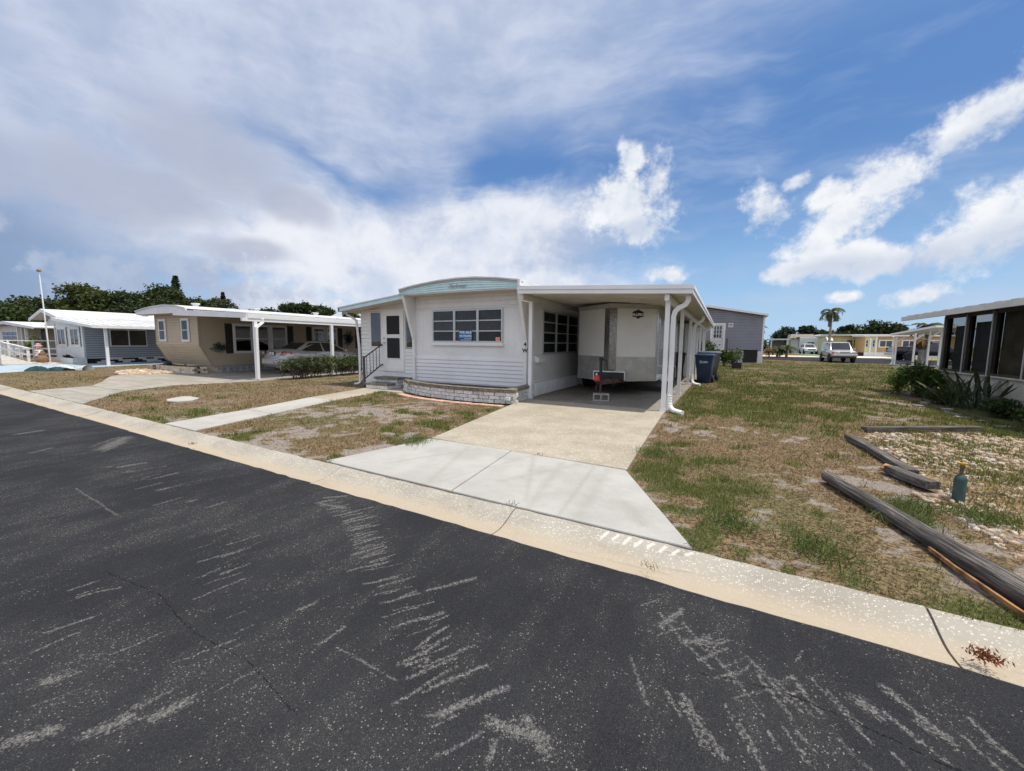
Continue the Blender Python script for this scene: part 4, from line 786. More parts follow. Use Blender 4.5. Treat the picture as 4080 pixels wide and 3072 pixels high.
def wheel(parent, c, r, w, side=1, rim='rim', spokes=5, name='wheel'):
    """axle along local X, outer face towards +X*side"""
    c = Vector(c); mb = MB(); mb.lathe([(r*.60, -w/2), (r*.93, -w/2), (r, -w*.34), (r, w*.34), (r*.93, w/2), (r*.60, w/2)], 22, c, 'X'); o = mb.build(name, M['rubber'], parent, smooth=50)
    mb = MB(); mb.lathe([(r*.62, -w*.45), (r*.62, w*.42*1), (r*.54, w*.30), (r*.50, w*.05)] if side > 0 else [(r*.50, -w*.05), (r*.54, -w*.30), (r*.62, -w*.42), (r*.62, w*.45)], 20, c, 'X')
    for k in range(spokes):
        a = 2*math.pi*k/spokes+.3; d = Vector((0, math.cos(a), math.sin(a))); x = Vector((side*w*.30, 0, 0)); mb.beam(c+x+d*r*.08, c+x+d*r*.56, w*.16, r*.19, (1, 0, 0))
    mb.lathe([(0, -.01), (r*.15, -.01), (r*.15, .02), (0, .02)], 10, c+Vector((side*w*.34, 0, 0)), 'X'); mb.build('rim', M[rim], o)
    return o
for y in (13.22, 13.98):
    wheel(TR, (-1.50, y, .35), .34, .20, 1); wheel(TR, (-4.06+.03, y, .35), .34, .20, -1)
for sx, x0, x1 in ((1, -1.655, -1.37), (-1, -4.16, -3.89)):
    mb = MB(); arc = [(13.22-.42, .35)]+[(13.22-.42*math.cos(a), .35+.42*math.sin(a)) for a in (.5, 1., 1.57)]+[(13.98-.42*math.cos(a), .35+.42*math.sin(a)) for a in (1.57, 2.1, 2.64)]+[(13.98+.42, .35)]
    ring = arc+[(13.98+.40, .35)]+[(y*.0+13.6+(y-13.6)*.955, z-.02) for y, z in reversed(arc[1:-1])]+[(13.22-.40, .35)]
    mb.prism([(x0, y, z) for y, z in ring], (x1-x0, 0, 0)); mb.build('fender', M['aluminium'], TR)
bd = VR.p(.20+(VR.len-.2)*.50, .014, 2.24)
mb = MB(); U, Vn = VR.u, VR.n
mb.prism([bd+U*x+Vector((0, 0, z)) for x, z in ((-.17, .05), (-.12, .09), (-.04, .11), (0, .145), (.04, .11), (.12, .09), (.17, .05), (.17, -.055), (.06, -.075), (0, -.12), (-.06, -.075), (-.17, -.055))], Vn*.004); badge = mb.build('badge', M['black_letter'], TR)
put_text('ALLPRO', .098, M['white_letter'], badge, bd+Vn*.0055+Vector((0, 0, -.002)), U, Vn, extrude=.0005, bold=.004)
BL = thing('concrete_block', 'grey two-cell concrete block under the trailer jack foot', 'block', (-2.7, 10.06, 0), R(16), local=True)
mb = MB()
for x0, x1 in ((-.2, -.165), (-.0175, .0175), (.165, .2)): mb.box(x0, x1, -.1, .1, .013, .203)
for x0, x1 in ((-.165, -.0175), (.0175, .165)): mb.box(x0, x1, -.1, .1, .013, .05); mb.box(x0, x1, -.1, .1, .168, .203)
mb.build('shell', M['concrete_block'], BL)
# ================================================================== vehicles
def lerp(a, b, f): return a+(b-a)*f
def car(name, label, cat, loc, rotz, st, gh, wheels, paint, glass='car_glass', tumble=.97, rim='rim', clad=None):
    """local axes: +Y forward, X across. st = stations (y, w, zlow, zside, ztop); gh = (bottom y0,y1, zb, wb, top y0,y1, zt, wt, pillars)"""
    T = thing(name, label, cat, loc, rotz, local=True)
    rings = []
    for y, w, zl, zs, zt in st:
        half = [(w*.80, zl), (w*.97, zl+.07), (w, lerp(zl, zs, .35)), (w*1.005, lerp(zl, zs, .7)), (w*tumble, zs), (w*.86, lerp(zs, zt, .7)), (w*.5, zt), ]
        rings.append([(x, y, z) for x, z in half]+[(-x, y, z) for x, z in reversed(half)])
    mb = MB(); mb.loft(rings); body = mb.build('body', M[paint], T, smooth=50)
    by0, by1, zb, wb, ty0, ty1, zt, wt, pil = gh
    B = [(-wb*.94, by0, zb), (wb*.94, by0, zb), (wb, lerp(by0, by1, .5), zb), (wb*.92, by1, zb), (-wb*.92, by1, zb), (-wb, lerp(by0, by1, .5), zb)]
    Tp = [(-wt*.92, ty0, zt-.03), (wt*.92, ty0, zt-.03), (wt, lerp(ty0, ty1, .5), zt), (wt*.92, ty1, zt-.03), (-wt*.92, ty1, zt-.03), (-wt, lerp(ty0, ty1, .5), zt)]
    R2 = [(x*.75, lerp(lerp(ty0, ty1, .5), y, .9), z+.035) for x, y, z in Tp]
    mb = MB(); mb.loft([B, Tp, R2]); mb.build('cabin', M[paint], T, smooth=35)
    def panel(nm, a, b, c, d, us, mt):
        a, b, c, d = map(Vector, (a, b, c, d)); nrm = (b-a).cross(d-a).normalized()
        ctr = (a+b+c+d)/4
        if nrm.dot(ctr-Vector((0, lerp(by0, by1, .5), zb))) < 0: nrm = -nrm
        for u0, u1, v0, v1 in us:
            q = lambda u, v: a.lerp(b, u).lerp(d.lerp(c, u), v)+nrm*.008
            m2 = MB(); p = [q(u0, v0), q(u1, v0), q(u1, v1), q(u0, v1)]; m2.prism(p, -nrm*.004); m2.build(nm, M[mt], T)
    panel('rear_window', B[0], B[1], Tp[1], Tp[0], [(.05, .95, .10, .92)], glass); panel('windscreen', B[4], B[3], Tp[3], Tp[4], [(.04, .96, .06, .94)], glass)
    for sgn in (1, -1):
        i = (1, 2, 3) if sgn > 0 else (0, 5, 4)
        panel('side_window', B[i[0]], B[i[1]], Tp[i[1]], Tp[i[0]], [(pil[0], .97, .08, .90)], glass); panel('side_window', B[i[1]], B[i[2]], Tp[i[2]], Tp[i[1]], [(.05, pil[1], .08, .90)], glass)
    for (y, r, ww) in wheels:
        hw = max(s[1] for s in st if abs(s[0]-y) < 1.3)
        for sgn in (1, -1):
            mb = MB(); mb.lathe([(0, -.14), (r*1.19, -.14), (r*1.19, .012), (0, .012)], 24, (sgn*(hw-.005), y, r+.03), 'X') if sgn > 0 else mb.lathe([(0, -.012), (r*1.19, -.012), (r*1.19, .14), (0, .14)], 24, (sgn*(hw-.005), y, r+.03), 'X'); mb.build('wheel_arch', M[clad or 'black_plastic'], T)
            wheel(T, (sgn*(hw-.07), y, r), r, ww, sgn, rim)
    return T
def lbox(T, name, mat, x0, x1, y0, y1, z0, z1, bevel=.01):
    mb = MB(); mb.box(x0, x1, y0, y1, z0, z1); o = mb.build(name, M[mat], T)
    if bevel: m = o.modifiers.new('edge', 'BEVEL'); m.width = bevel; m.segments = 2
    return o
SD = car('sedan', 'champagne sedan parked under the beige home carport behind the hedge', 'car', (-17.42, 13.12, .01), 0,
    [(-2.27, .60, .42, .66, .80), (-2.20, .74, .30, .80, 1.00), (-2.05, .80, .27, .90, 1.08), (-1.6, .84, .22, .95, 1.10), (-.9, .85, .20, .96, 1.0), (.4, .85, .20, .93, .97), (1.05, .85, .20, .88, .98), (1.6, .83, .22, .80, .90), (2.05, .76, .24, .68, .78), (2.27, .60, .32, .58, .64)],
    (-1.80, 1.25, .94, .76, -.95, .30, 1.42, .56, (.20, .86)), [(-1.3, .31, .19), (1.3, .31, .19)], 'car_champagne')
for s in (1, -1):
    mb = MB(); mb.prism([(s*.50, -2.245, .84), (s*.70, -2.20, .80), (s*.82, -1.86, .90), (s*.80, -1.86, .99), (s*.66, -2.17, 1.0), (s*.50, -2.22, .98)], (s*.01, -.035, .0)); tl = mb.build('tail_lamp', M['lamp_red'], SD)
    mb = MB(); mb.lathe([(0, -.02), (.045, -.015), (.05, .01)], 10, (s*.60, -2.29, .90), 'Y'); mb.build('reverse_lamp', M['lamp_clear'], tl)
    lbox(SD, 'mirror', 'car_champagne', s*.84-.07, s*.84+.07, .82, .92, .95, 1.07, .03)
    for y in (-.62, .42): lbox(SD, 'door_handle', 'car_champagne', s*.845-.012, s*.845+.02, y, y+.17, .84, .87, .008)
    mb = MB()
    for y in (-.78, .22, 1.12): mb.box(s*.852-.004, s*.852+.006, y, y+.008, .34, .92)
    mb.build('door_seam', M['black_plastic'], SD)
lbox(SD, 'bumper', 'car_champagne', -.76, .76, -2.31, -2.08, .38, .68, .07); pl = lbox(SD, 'licence_plate', 'white_letter', -.15, .15, -2.295, -2.27, .83, .95, .005); lbox(SD, 'plate_surround', 'black_plastic', -.19, .19, -2.282, -2.25, .80, .98, .01); lbox(pl, 'plate_mark', 'car_dark', -.05, .06, -2.2985, -2.2955, .865, .915, 0)
mb = MB(); mb.tube([(0, -.92, 1.45), (.0, -1.32, 1.90)], .006, 5); mb.build('antenna', M['black_plastic'], SD)
SV = car('silver_suv', 'champagne silver SUV with chrome bumper parked on the far street', 'SUV', (9.0, 45.9, .01), R(182),
    [(-2.30, .72, .48, .90, 1.02), (-2.15, .84, .42, 1.02, 1.10), (-1.4, .87, .40, 1.05, 1.10), (0, .87, .38, 1.04, 1.08), (1.0, .87, .38, 1.02, 1.12), (1.7, .86, .40, .98, 1.08), (2.15, .83, .44, .90, 1.0), (2.28, .74, .50, .80, .90)],
    (-2.22, 1.12, 1.06, .83, -2.02, .50, 1.76, .72, (.12, .92)), [(-1.4, .37, .24), (1.33, .37, .24)], 'car_silver')
lbox(SV, 'bumper', 'chrome', -.86, .86, 2.14, 2.38, .55, .76, .04); lbox(SV, 'bumper_lower', 'black_plastic', -.80, .80, 2.12, 2.34, .40, .545, .03); gr = lbox(SV, 'grille', 'chrome', -.36, .36, 2.26, 2.33, .80, .95, .02); lbox(gr, 'grille_slot', 'black_plastic', -.33, .33, 2.333, 2.34, .85, .885, 0)
for s in (1, -1): lbox(SV, 'headlamp', 'lamp_clear', s*.58-.16, s*.58+.16, 2.18, 2.315, .80, .94, .03); lbox(SV, 'indicator', 'amber', s*.80-.05, s*.80+.05, 2.06, 2.27, .81, .93, .02); lbox(SV, 'mirror', 'car_silver', s*.98-.09, s*.98+.09, .78, .90, 1.08, 1.22, .03); lbox(SV, 'roof_rail', 'grey_plastic', s*.52-.02, s*.52+.02, -1.7, .1, 1.80, 1.84, .01); lbox(SV, 'side_step', 'car_silver', s*.88-.05, s*.88+.05, -.9, .85, .36, .44, .02)
WS = car('white_suv', 'white SUV with black grille parked on the green far driveway', 'SUV', (12.6, 84.5, .02), R(183),
    [(-2.35, .70, .45, .95, 1.05), (-2.2, .88, .36, 1.05, 1.1), (-1.2, .93, .32, 1.08, 1.12), (.3, .93, .32, 1.05, 1.08), (1.1, .93, .32, 1.0, 1.12), (1.8, .90, .34, .95, 1.04), (2.2, .84, .36, .85, .95), (2.38, .70, .42, .70, .82)],
    (-2.25, 1.25, 1.06, .86, -1.8, .3, 1.70, .64, (.16, .88)), [(-1.42, .38, .24), (1.42, .38, .24)], 'car_white')
lbox(WS, 'grille', 'black_plastic', -.55, .55, 2.24, 2.40, .66, .86, .03); lbox(WS, 'bumper_lower', 'black_plastic', -.8, .8, 2.18, 2.38, .34, .5, .03)
for s in (1, -1): lbox(WS, 'headlamp', 'lamp_clear', s*.70-.14, s*.70+.14, 2.05, 2.30, .84, .93, .03); lbox(WS, 'mirror', 'car_white', s*1.02-.09, s*1.02+.09, .85, .97, 1.08, 1.2, .03)
PK = car('pickup_truck', 'dark grey pickup truck with red tail lamp behind the far carport', 'pickup', (18.3, 56.3, .02), R(-85),
    [(-2.95, .88, .62, .98, 1.0), (-2.85, .98, .58, 1.30, 1.34), (-.62, 1.0, .52, 1.32, 1.36), (-.60, 1.0, .50, 1.24, 1.26), (1.1, 1.0, .50, 1.22, 1.28), (2.0, 1.0, .52, 1.18, 1.27), (2.7, .96, .56, 1.05, 1.16), (2.92, .85, .6, .95, 1.05)],
    (-.55, 1.55, 1.22, .92, -.42, .75, 1.86, .74, (.12, .86)), [(-1.75, .40, .28), (1.85, .40, .28)], 'car_dark')
lbox(PK, 'bed_cavity', 'black_plastic', -.82, .82, -2.75, -.70, 1.30, 1.385, 0); lbox(PK, 'bumper', 'chrome', -.95, .95, -3.1, -2.88, .55, .78, .04); lbox(PK, 'bed_rail', 'rim', .90, .97, -2.8, -.7, 1.365, 1.40, .01)
for s in (1, -1): lbox(PK, 'tail_lamp', 'lamp_red', s*.90-.09, s*.90+.09, -2.97, -2.76, .95, 1.28, .02)
mb = MB()
for s in (1, -1): mb.tube([(s*.85, -.9, 1.36), (s*.75, -.72, 1.84)], .04, 8); mb.tube([(s*.85, -1.75, 1.36), (s*.75, -.72, 1.84)], .03, 8)
mb.tube([(-.75, -.72, 1.84), (.75, -.72, 1.84)], .04, 8); mb.build('roll_bar', M['black_plastic'], PK)
# ================================================================== beige mobile home
BH = thing('beige_mobile_home', 'beige mobile home with slanted prow front and dark brown shutters', 'mobile home', (-22, 9.6, 0))
XB = -20.3
mb = MB(); mb.prism([(-24.1, 9.45, 2.6), (-24.1, 9.45, 1.22), (-24.1, 9.92, .30), (-24.1, 24, .30), (-24.1, 24, 2.6)], (3.79, 0, 0)); bw = mb.build('wall', M['beige'], BH)
BS = Wall((XB, 9.45), (XB, 24)); BF = Wall((-24.1, 9.45), (-20.31, 9.45))
BF.boards(bw, M['beige'], .0, 3.78, 1.24, 2.58, 11, .014)
me = None; s0 = Vector((-24.1, 9.45, 1.22)); s1 = Vector((-24.1, 9.92, .30)); dd = (s1-s0); nn = Vector((0, dd.z, -dd.y)).normalized()
for i in range(8):
    a = s0+dd*(i/8); b_ = s0+dd*((i+1)/8); mb = MB(); b_ = a.lerp(b_, .87); mb.prism([a, a+nn*.010, b_+nn*.026, b_], (3.79, 0, 0)); mb.build('siding_board', M['beige'], bw)
h = (2.58-.32)/18
for i in range(18):
    z = .32+i*h; st = .45*max(0, (1.22-z)/.92) if z < 1.22 else 0; mb = MB(); mb.prism([BS.p(st+.02, 0, z+.015), BS.p(st+.02, .026, z+.015), BS.p(st+.02, .012, z+h), BS.p(st+.02, 0, z+h)], BS.u*(13-st)); mb.build('siding_board', M['beige'], bw)
mb = MB(); mb.prism([(XB-.01, 9.42, 2.6), (XB-.01, 9.42, 1.21), (XB-.01, 9.88, .28), (XB-.01, 9.97, .31), (XB-.01, 9.53, 1.22), (XB-.01, 9.53, 2.6)], (.035, 0, 0)); mb.build('corner_board', M['corner_beige'], BH)
mb = MB(); mb.prism([(-24.12, 9.42, 2.6), (-24.12, 9.42, 1.21), (-24.12, 9.88, .28), (-24.12, 9.97, .31), (-24.12, 9.53, 1.22), (-24.12, 9.53, 2.6)], (.03, 0, 0)); mb.build('corner_board', M['corner_beige'], BH)
for x in (-23.68, -21.6): window(BF, BH, x+24.1, x+24.1+.58, 1.42, 2.36, 1, 2, 'white_paint', 'window_glass', .05, trimw=.05, base=.03)
for a, b_ in ((10.86, 11.66), (11.86, 12.5), (12.62, 13.4)): window(BS, BH, a-9.45, b_-9.45, .90, 2.18, 1, 2, 'white_paint', 'dusty_glass', .06, trimw=.06, curtain='top', base=.03)
for a, b_ in ((14.98, 15.7), (15.85, 16.5)): window(BS, BH, a-9.45, b_-9.45, 1.05, 2.18, 1, 2, 'white_paint', 'dusty_glass', .06, trimw=.06, curtain='top', base=.03)
window(BS, BH, 8.9, 9.7, 1.0, 2.2, 1, 2, 'white_paint', 'dusty_glass', .06, trimw=.05, base=.03)
for a, b_ in ((10.5, 10.80), (13.50, 13.80), (14.58, 14.86), (16.62, 16.92), (17.9, 18.25)):
    z0 = .86 if a < 14 else 1.05
    mb = MB(); BS.ring(mb, a-9.45, b_-9.45, z0, 2.22, .04, .002, .055); o = mb.build('shutter', M['shutter'], BH)
    mb = MB(); BS.box(mb, a-9.44, b_-9.46, .028, .034, z0+.01, 2.21); mb.build('shutter_back', M['shutter'], o)
    for k in range(12): mb = MB(); z = z0+.06+k*(2.1-z0)/12; mb.prism([BS.p(a-9.41, .034, z), BS.p(a-9.41, .050, z), BS.p(a-9.41, .036, z+.08)], BS.u*(b_-a-.08)); mb.build('slat', M['shutter'], o)
rp = [(-24.95, 2.80), (-24.2, 2.90), (-23.2, 2.98), (-22.2, 3.01), (-21.2, 2.96), (-20.3, 2.82)]
mb = MB(); mb.loft([[(x, y, z) for x, z in rp]+[(x, y, z-.05) for x, z in reversed(rp)] for y in (9.0, 24.2)]); mb.build('roof', M['roof_white'], BH, smooth=30)
mb = MB(); mb.prism([(-24.9, 9.04, 2.62)]+[(x, 9.04, z-.05) for x, z in rp]+[(-20.32, 9.04, 2.62)], (0, .03, 0)); mb.build('fascia', M['white_metal'], BH)
mb = MB(); mb.box(-24.85, -20.35, 9.075, 9.45, 2.60, 2.625); mb.build('soffit', M['beige'], BH)
mb = MB(); mb.prism([(-20.33, 8.62, 2.55), (-15.15, 8.62, 2.28), (-15.15, 8.62, 2.40), (-20.33, 8.62, 2.70)], (0, 14, 0)); mb.build('carport_roof', M['roof_white'], BH)
mb = MB(); mb.prism([(-20.33, 8.6, 2.47), (-15.12, 8.6, 2.25), (-15.12, 8.6, 2.42), (-20.33, 8.6, 2.71)], (0, -.03, 0)); mb.box(-15.13, -15.08, 8.6, 22.6, 2.25, 2.41); mb.build('carport_fascia', M['white_metal'], BH)
for yy in (10.2, 13.0, 16.5): mb = MB(); mb.lathe([(.12, 0), (.12, .1), (.17, .1), (.17, .16), (0, .17)], 12, (-22.0, yy, 3.0)); mb.build('roof_vent', M['roof_white'], BH)
for yy in range(9, 22):
    mb = MB(); mb.prism([(-20.3, yy+.3, 2.71), (-15.15, yy+.3, 2.405), (-15.15, yy+.3, 2.43), (-20.3, yy+.3, 2.735)], (0, .05, 0)); mb.build('roof_rib', M['roof_white'], BH)
mb = MB(); mb.box(-15.2, -15.1, 8.4, 22, 2.14, 2.25); mb.build('carport_beam', M['white_metal'], BH)
for y in (8.86, 12.1, 15.6, 19): mb = MB(); mb.box(-15.21, -15.1, y-.055, y+.055, .01, 2.14); mb.build('carport_post', M['white_metal'], BH)
mb = MB(); mb.tube([(-15.1, 9.1, 2.25), (-15.1, 9.1, 2.12), (-15.06, 8.98, 2.04), (-15.05, 8.84, 1.92), (-15.05, 8.82, .05)], .05, sq=(.09, .09)); mb.build('downspout', M['white_metal'], BH)
# lattice skirting blocks
mk('lattice_block', (.47, .50, .53), .8, .08, 8)
w0 = Wall((0, 0), (0, 1))
mbk2 = MB(); w0.ring(mbk2, -.14, .14, 0, .28, .025, 0, .05)
for a in range(8):
    an = a*math.pi/4; mbk2.beam((.025, math.cos(an)*.02, .14+math.sin(an)*.02), (.025, math.cos(an)*.15, .14+math.sin(an)*.13), .05, .028, (1, 0, 0))
mlb = mbk2.mesh('lattice_block'); mlb.materials.append(M['lattice_block'])
for k in range(30): inst('lattice_block', mlb, BH, (XB-.02, 10.1+k*.285, .012))
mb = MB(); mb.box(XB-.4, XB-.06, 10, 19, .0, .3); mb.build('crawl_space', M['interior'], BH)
mb = MB(); mb.prism([(-26.3, 10.4, 2.44), (-24.1, 10.4, 2.56), (-24.1, 10.4, 2.66), (-26.3, 10.4, 2.54)], (0, 6, 0)); mb.build('side_awning', M['white_metal'], BH)
for x, y in ((-25.75, 10.5), (-26.1, 10.9)):
    mb = MB(); mb.tube([(x, y, 0), (x, y, 2.46)], .025, 6); mb.build('trellis_post', M['grey_trim'], BH)
mb = MB()
for k in range(9): mb.beam((-25.75, 10.5, .2+k*.25), (-26.1, 10.9, .33+k*.25), .012, .012); mb.beam((-25.75, 10.5, .33+k*.25), (-26.1, 10.9, .2+k*.25), .012, .012)
mb.build('trellis_lattice', M['grey_trim'], BH); mb = MB(); mb.box(-24.75, -24.63, 10.7, 10.82, 0, 2.5); mb.build('awning_post', M['white_metal'], BH)
# stone planter, wall basket, wreath, trellis post
SP = thing('stone_planter', 'tan stacked stone planter under the beige prow front', 'planter', (-22, 9.3, 0))
mb = MB(); mb.box(-.13, .13, -.06, .06, -.045, .045); ms = mb.mesh('stone'); ms.materials.append(M['stone_tan'])
pth = [(-24.3, 9.75), (-24.0, 9.3), (-23.2, 9.12), (-22.2, 9.05), (-21.2, 9.05), (-20.5, 9.15), (-20.32, 9.5), (-20.32, 9.98)]
for c in range(3):
    for p, a in walkpts(pth, .27): d = Vector((math.cos(a), math.sin(a))); q = p+d*(.07 if c % 2 else .2); inst('stone', ms, SP, (q.x+random.uniform(-.008, .008), q.y+random.uniform(-.01, .01), .055+c*.094), (0, 0, a))
mb = MB(); mb.prism([(x, y+.08, .1) for x, y in pth[:-1]], (0, 0, .18)); mb.build('soil', M['mulch'], SP)
# ================================================================== grey mobile home on the left
GH = thing('grey_mobile_home', 'grey mobile home with white gable front and pale metal carport roof', 'mobile home', (-36, 9.7, 0))
GS = Wall((-33.75, 9.74), (-33.75, 24)); GF = Wall((-38.2, 9.72), (-33.76, 9.72))
mb = MB(); mb.box(-38.2, -33.76, 9.74, 24, .30, 2.3); mb.prism([(-40.3, 9.74, 2.3), (-33.76, 9.74, 2.2), (-35.8, 9.74, 2.62), (-38.2, 9.74, 3.12)], (0, 14, 0)); gw = mb.build('wall', M['white_siding'], GH)
mb = MB(); GS.lap(mb, .02, 13, .32, 2.35, 15); mb.build('side_siding', M['grey_siding'], gw)
mb = MB(); GF.lap(mb, .05, 4.4, .22, 1.0, 7, .02); GF.lap(mb, .05, 4.4, 2.16, 2.3, 1, .02); mb.build('front_siding', M['white_siding'], gw)
mb = MB(); GF.box(mb, 4.34, 4.45, 0, .05, .05, 2.35); GF.box(mb, 0, .08, 0, .05, .2, 2.4); mb.build('corner_board', M['white_paint'], GH)
for a in (.55, 2.65): window(GF, GH, a, a+1.25, 1.06, 2.10, 2, 1, 'white_paint', 'dusty_glass', .06, trimw=.10, base=.03)
window(GS, GH, 1.12, 2.95, 1.02, 2.08, 2, 1, 'white_paint', 'dusty_glass', .05, back='curtain', base=.03)
mb = MB(); mb.prism([(-40.6, 9.2, 2.68), (-38.2, 9.2, 3.22), (-35.7, 9.2, 2.72), (-35.7, 9.2, 2.80), (-38.2, 9.2, 3.32), (-40.6, 9.2, 2.77)], (0, 15, 0)); mb.build('roof', M['roof_white'], GH)
mb = MB(); mb.prism([(-40.6, 9.17, 2.56), (-38.2, 9.17, 3.12), (-35.7, 9.17, 2.60), (-35.7, 9.17, 2.80), (-38.2, 9.17, 3.32), (-40.6, 9.17, 2.77)], (0, .03, 0)); mb.build('barge_board', M['white_paint'], GH)
mb = MB(); mb.prism([(-35.75, 9.02, 2.62), (-30.0, 9.02, 2.10), (-30.0, 9.02, 2.18), (-35.75, 9.02, 2.72)], (0, 14, 0)); cr = mb.build('carport_roof', M['roof_white'], GH)
mb = MB(); mb.box(-30.0, -29.93, 9.0, 23, 2.05, 2.2); mb.prism([(-35.75, 9.0, 2.55), (-30, 9.0, 2.06), (-30, 9.0, 2.19), (-35.75, 9.0, 2.73)], (0, -.03, 0)); mb.build('gutter', M['white_metal'], GH)
for k in range(26): mb = MB(); y = 9.2+k*.5; mb.prism([(-35.75, y, 2.72), (-30.0, y, 2.18), (-30.0, y, 2.22), (-35.75, y, 2.76)], (0, .06, 0)); mb.build('roof_rib', M['roof_white'], cr)
for y in (9.62, 14, 18.5): mb = MB(); mb.box(-30.39, -30.27, y-.06, y+.06, .0, 2.08); mb.build('carport_post', M['white_metal'], GH)
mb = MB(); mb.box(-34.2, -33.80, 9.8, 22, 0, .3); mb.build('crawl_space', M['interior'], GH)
mb = MB(); mb.box(-.02, .02, -.19, .19, 0, .09); mq = mb.mesh('skirt_block'); mq.materials.append(M['white_brick'])
for c in range(3):
    for k in range(22):
        if (k+c) % 3 and (k*7+c*5) % 5: inst('skirt_block', mq, GH, (-33.77, 10.0+k*.4+(c % 2)*.2, .01+c*.097))
mb = MB(); mb.lathe([(.16, 0), (.16, .12), (.22, .12), (.22, .18), (0, .2)], 12, (-37.2, 14, 3.08)); mb.build('roof_vent', M['roof_white'], GH)
mb = MB(); mb.box(-39.9, -38.25, 11.2, 11.25, .3, 2.3); mb.build('entry_wall', M['white_siding'], GH)
ew = Wall((-39.9, 11.2), (-38.25, 11.2)); window(ew, GH, .15, .65, .9, 2.1, 1, 3, 'white_paint', 'dusty_glass', .05); window(ew, GH, .8, 1.5, .4, 2.1, 1, 2, 'white_paint', 'dusty_glass', .07, name='entry_door')
GP = thing('white_planter_box', 'long low white brick planter box along the grey home front', 'planter', (-35, 9.2, 0))
mb = MB(); mb.box(-37.3, -33.5, 9.10, 9.16, .0, .34); mb.box(-33.56, -33.5, 9.16, 9.7, 0, .34); mb.build('wall', M['white_brick'], GP); mb = MB(); mb.box(-37.3, -33.57, 9.17, 9.7, .0, .28); mb.build('soil', M['mulch'], GP)
# far left house
FH = thing('far_left_home', 'white home with gridded window at the far left edge behind the ramp', 'mobile home', (-55, 11.5, 0))
mb = MB(); mb.box(-60, -52.8, 11.5, 26, .1, 2.55); fw_ = mb.build('wall', M['far_white'], FH)
F1 = Wall((-60, 11.5), (-52.8, 11.5)); F2 = Wall((-52.8, 11.5), (-52.8, 26)); mb = MB(); F2.lap(mb, 0, 12, .2, 2.4, 14); F1.lap(mb, 6.3, 7.15, .2, 2.4, 14); mb.build('siding', M['soffit'], fw_)
window(F1, FH, 2.1, 6.1, .95, 2.08, 3, 3, 'white_paint', 'dusty_glass', .05, bars=.04, base=.03)
mb = MB(); mb.prism([(-61, 10.9, 2.62), (-54.7, 10.9, 2.80), (-47.3, 10.9, 2.28), (-47.3, 10.9, 2.36), (-54.7, 10.9, 2.92), (-61, 10.9, 2.75)], (0, 14, 0)); mb.build('roof', M['roof_white'], FH)
mb = MB(); mb.prism([(-61, 10.87, 2.5), (-54.7, 10.87, 2.66), (-47.3, 10.87, 2.2), (-47.3, 10.87, 2.37), (-54.7, 10.87, 2.92), (-61, 10.87, 2.75)], (0, .03, 0)); mb.build('fascia', M['white_metal'], FH)
for x in (-51.8, -49.9): mb = MB(); mb.box(x-.08, x+.08, 11.0, 11.16, 0, 2.4); mb.build('post', M['white_paint'], FH)
mb = MB(); mb.box(-47.9, -47.4, 11.4, 11.5, 0, 2.2); mb.box(-49.5, -47.4, 15, 15.1, 0, 2.2); mb.build('screen_wall', M['interior'], FH)
# wheelchair ramp
RM = thing('entry_ramp', 'grey timber wheelchair ramp with sloping handrails at the far left', 'ramp', (-37, 7.4, 0))
me = None
for k in range(26):
    x = -34.7-k*.3; z = .03+k*.02; mb = MB(); mb.hexa([(x-.285, 6.75, z-.03+.02), (x, 6.75, z-.03), (x, 7.95, z-.03), (x-.285, 7.95, z-.03+.02), (x-.285, 6.75, z+.02), (x, 6.75, z), (x, 7.95, z), (x-.285, 7.95, z+.02)]); mb.build('deck_plank', M['wood_deck'], RM)
for y, xs in ((8.02, (-36.2, -37.5, -38.8, -40.3)), (6.70, (-35.0, -37.5, -40))):
    for x in xs: z = (-x-34.7)*.066; mb = MB(); mb.box(x-.06, x+.06, y-.05, y+.05, 0, z+.78); mb.build('post', M['white_paint'] if y > 7 else M['wood_deck'], RM)
    x0, x1 = xs[0]+.1, -41.2; za, zb = (-x0-34.7)*.066, (-x1-34.7)*.066
    for dz, hh, nm in ((.80, .05, 'hand_rail'), (.40, .10, 'mid_rail')): mb = MB(); mb.beam((x0, y, za+dz), (x1, y, zb+dz), .12 if dz > .5 else .04, hh); mb.build(nm, M['white_paint'], RM)
for a, b_ in (((-41.2, 8.0), (-39.5, 10.4)), ((-41.2, 8.0), (-52, 9.6))):
    for dz, hh in ((1.32, .05), (.80, .10), (.42, .10)): mb = MB(); mb.beam((a[0], a[1], dz), (b_[0], b_[1], dz), .05, hh); mb.build('porch_rail', M['white_paint'], RM)
    for k in range(3): f = (k+.3)/2.6; mb = MB(); p = Vector(a).lerp(Vector(b_), f); mb.box(p.x-.05, p.x+.05, p.y-.05, p.y+.05, 0, 1.3); mb.build('post', M['white_paint'], RM)
FP = thing('flagpole', 'tall leaning white flagpole in front of the grey home', 'flagpole', (-35.9, 8.8, 0))
mb = MB(); mb.tube([(-35.9, 8.8, 0), (-35.92, 8.78, 2.6), (-35.95, 8.75, 5.35)], [.038, .034, .03], 10); mb.build('pole', M['white_paint'], FP, smooth=50)
mb = MB(); mb.lathe([(.06, 0), (.1, .03), (.1, .12), (0, .16)], 10, (-35.95, 8.75, 5.35)); mb.build('cap', M['statue_brown'], FP)
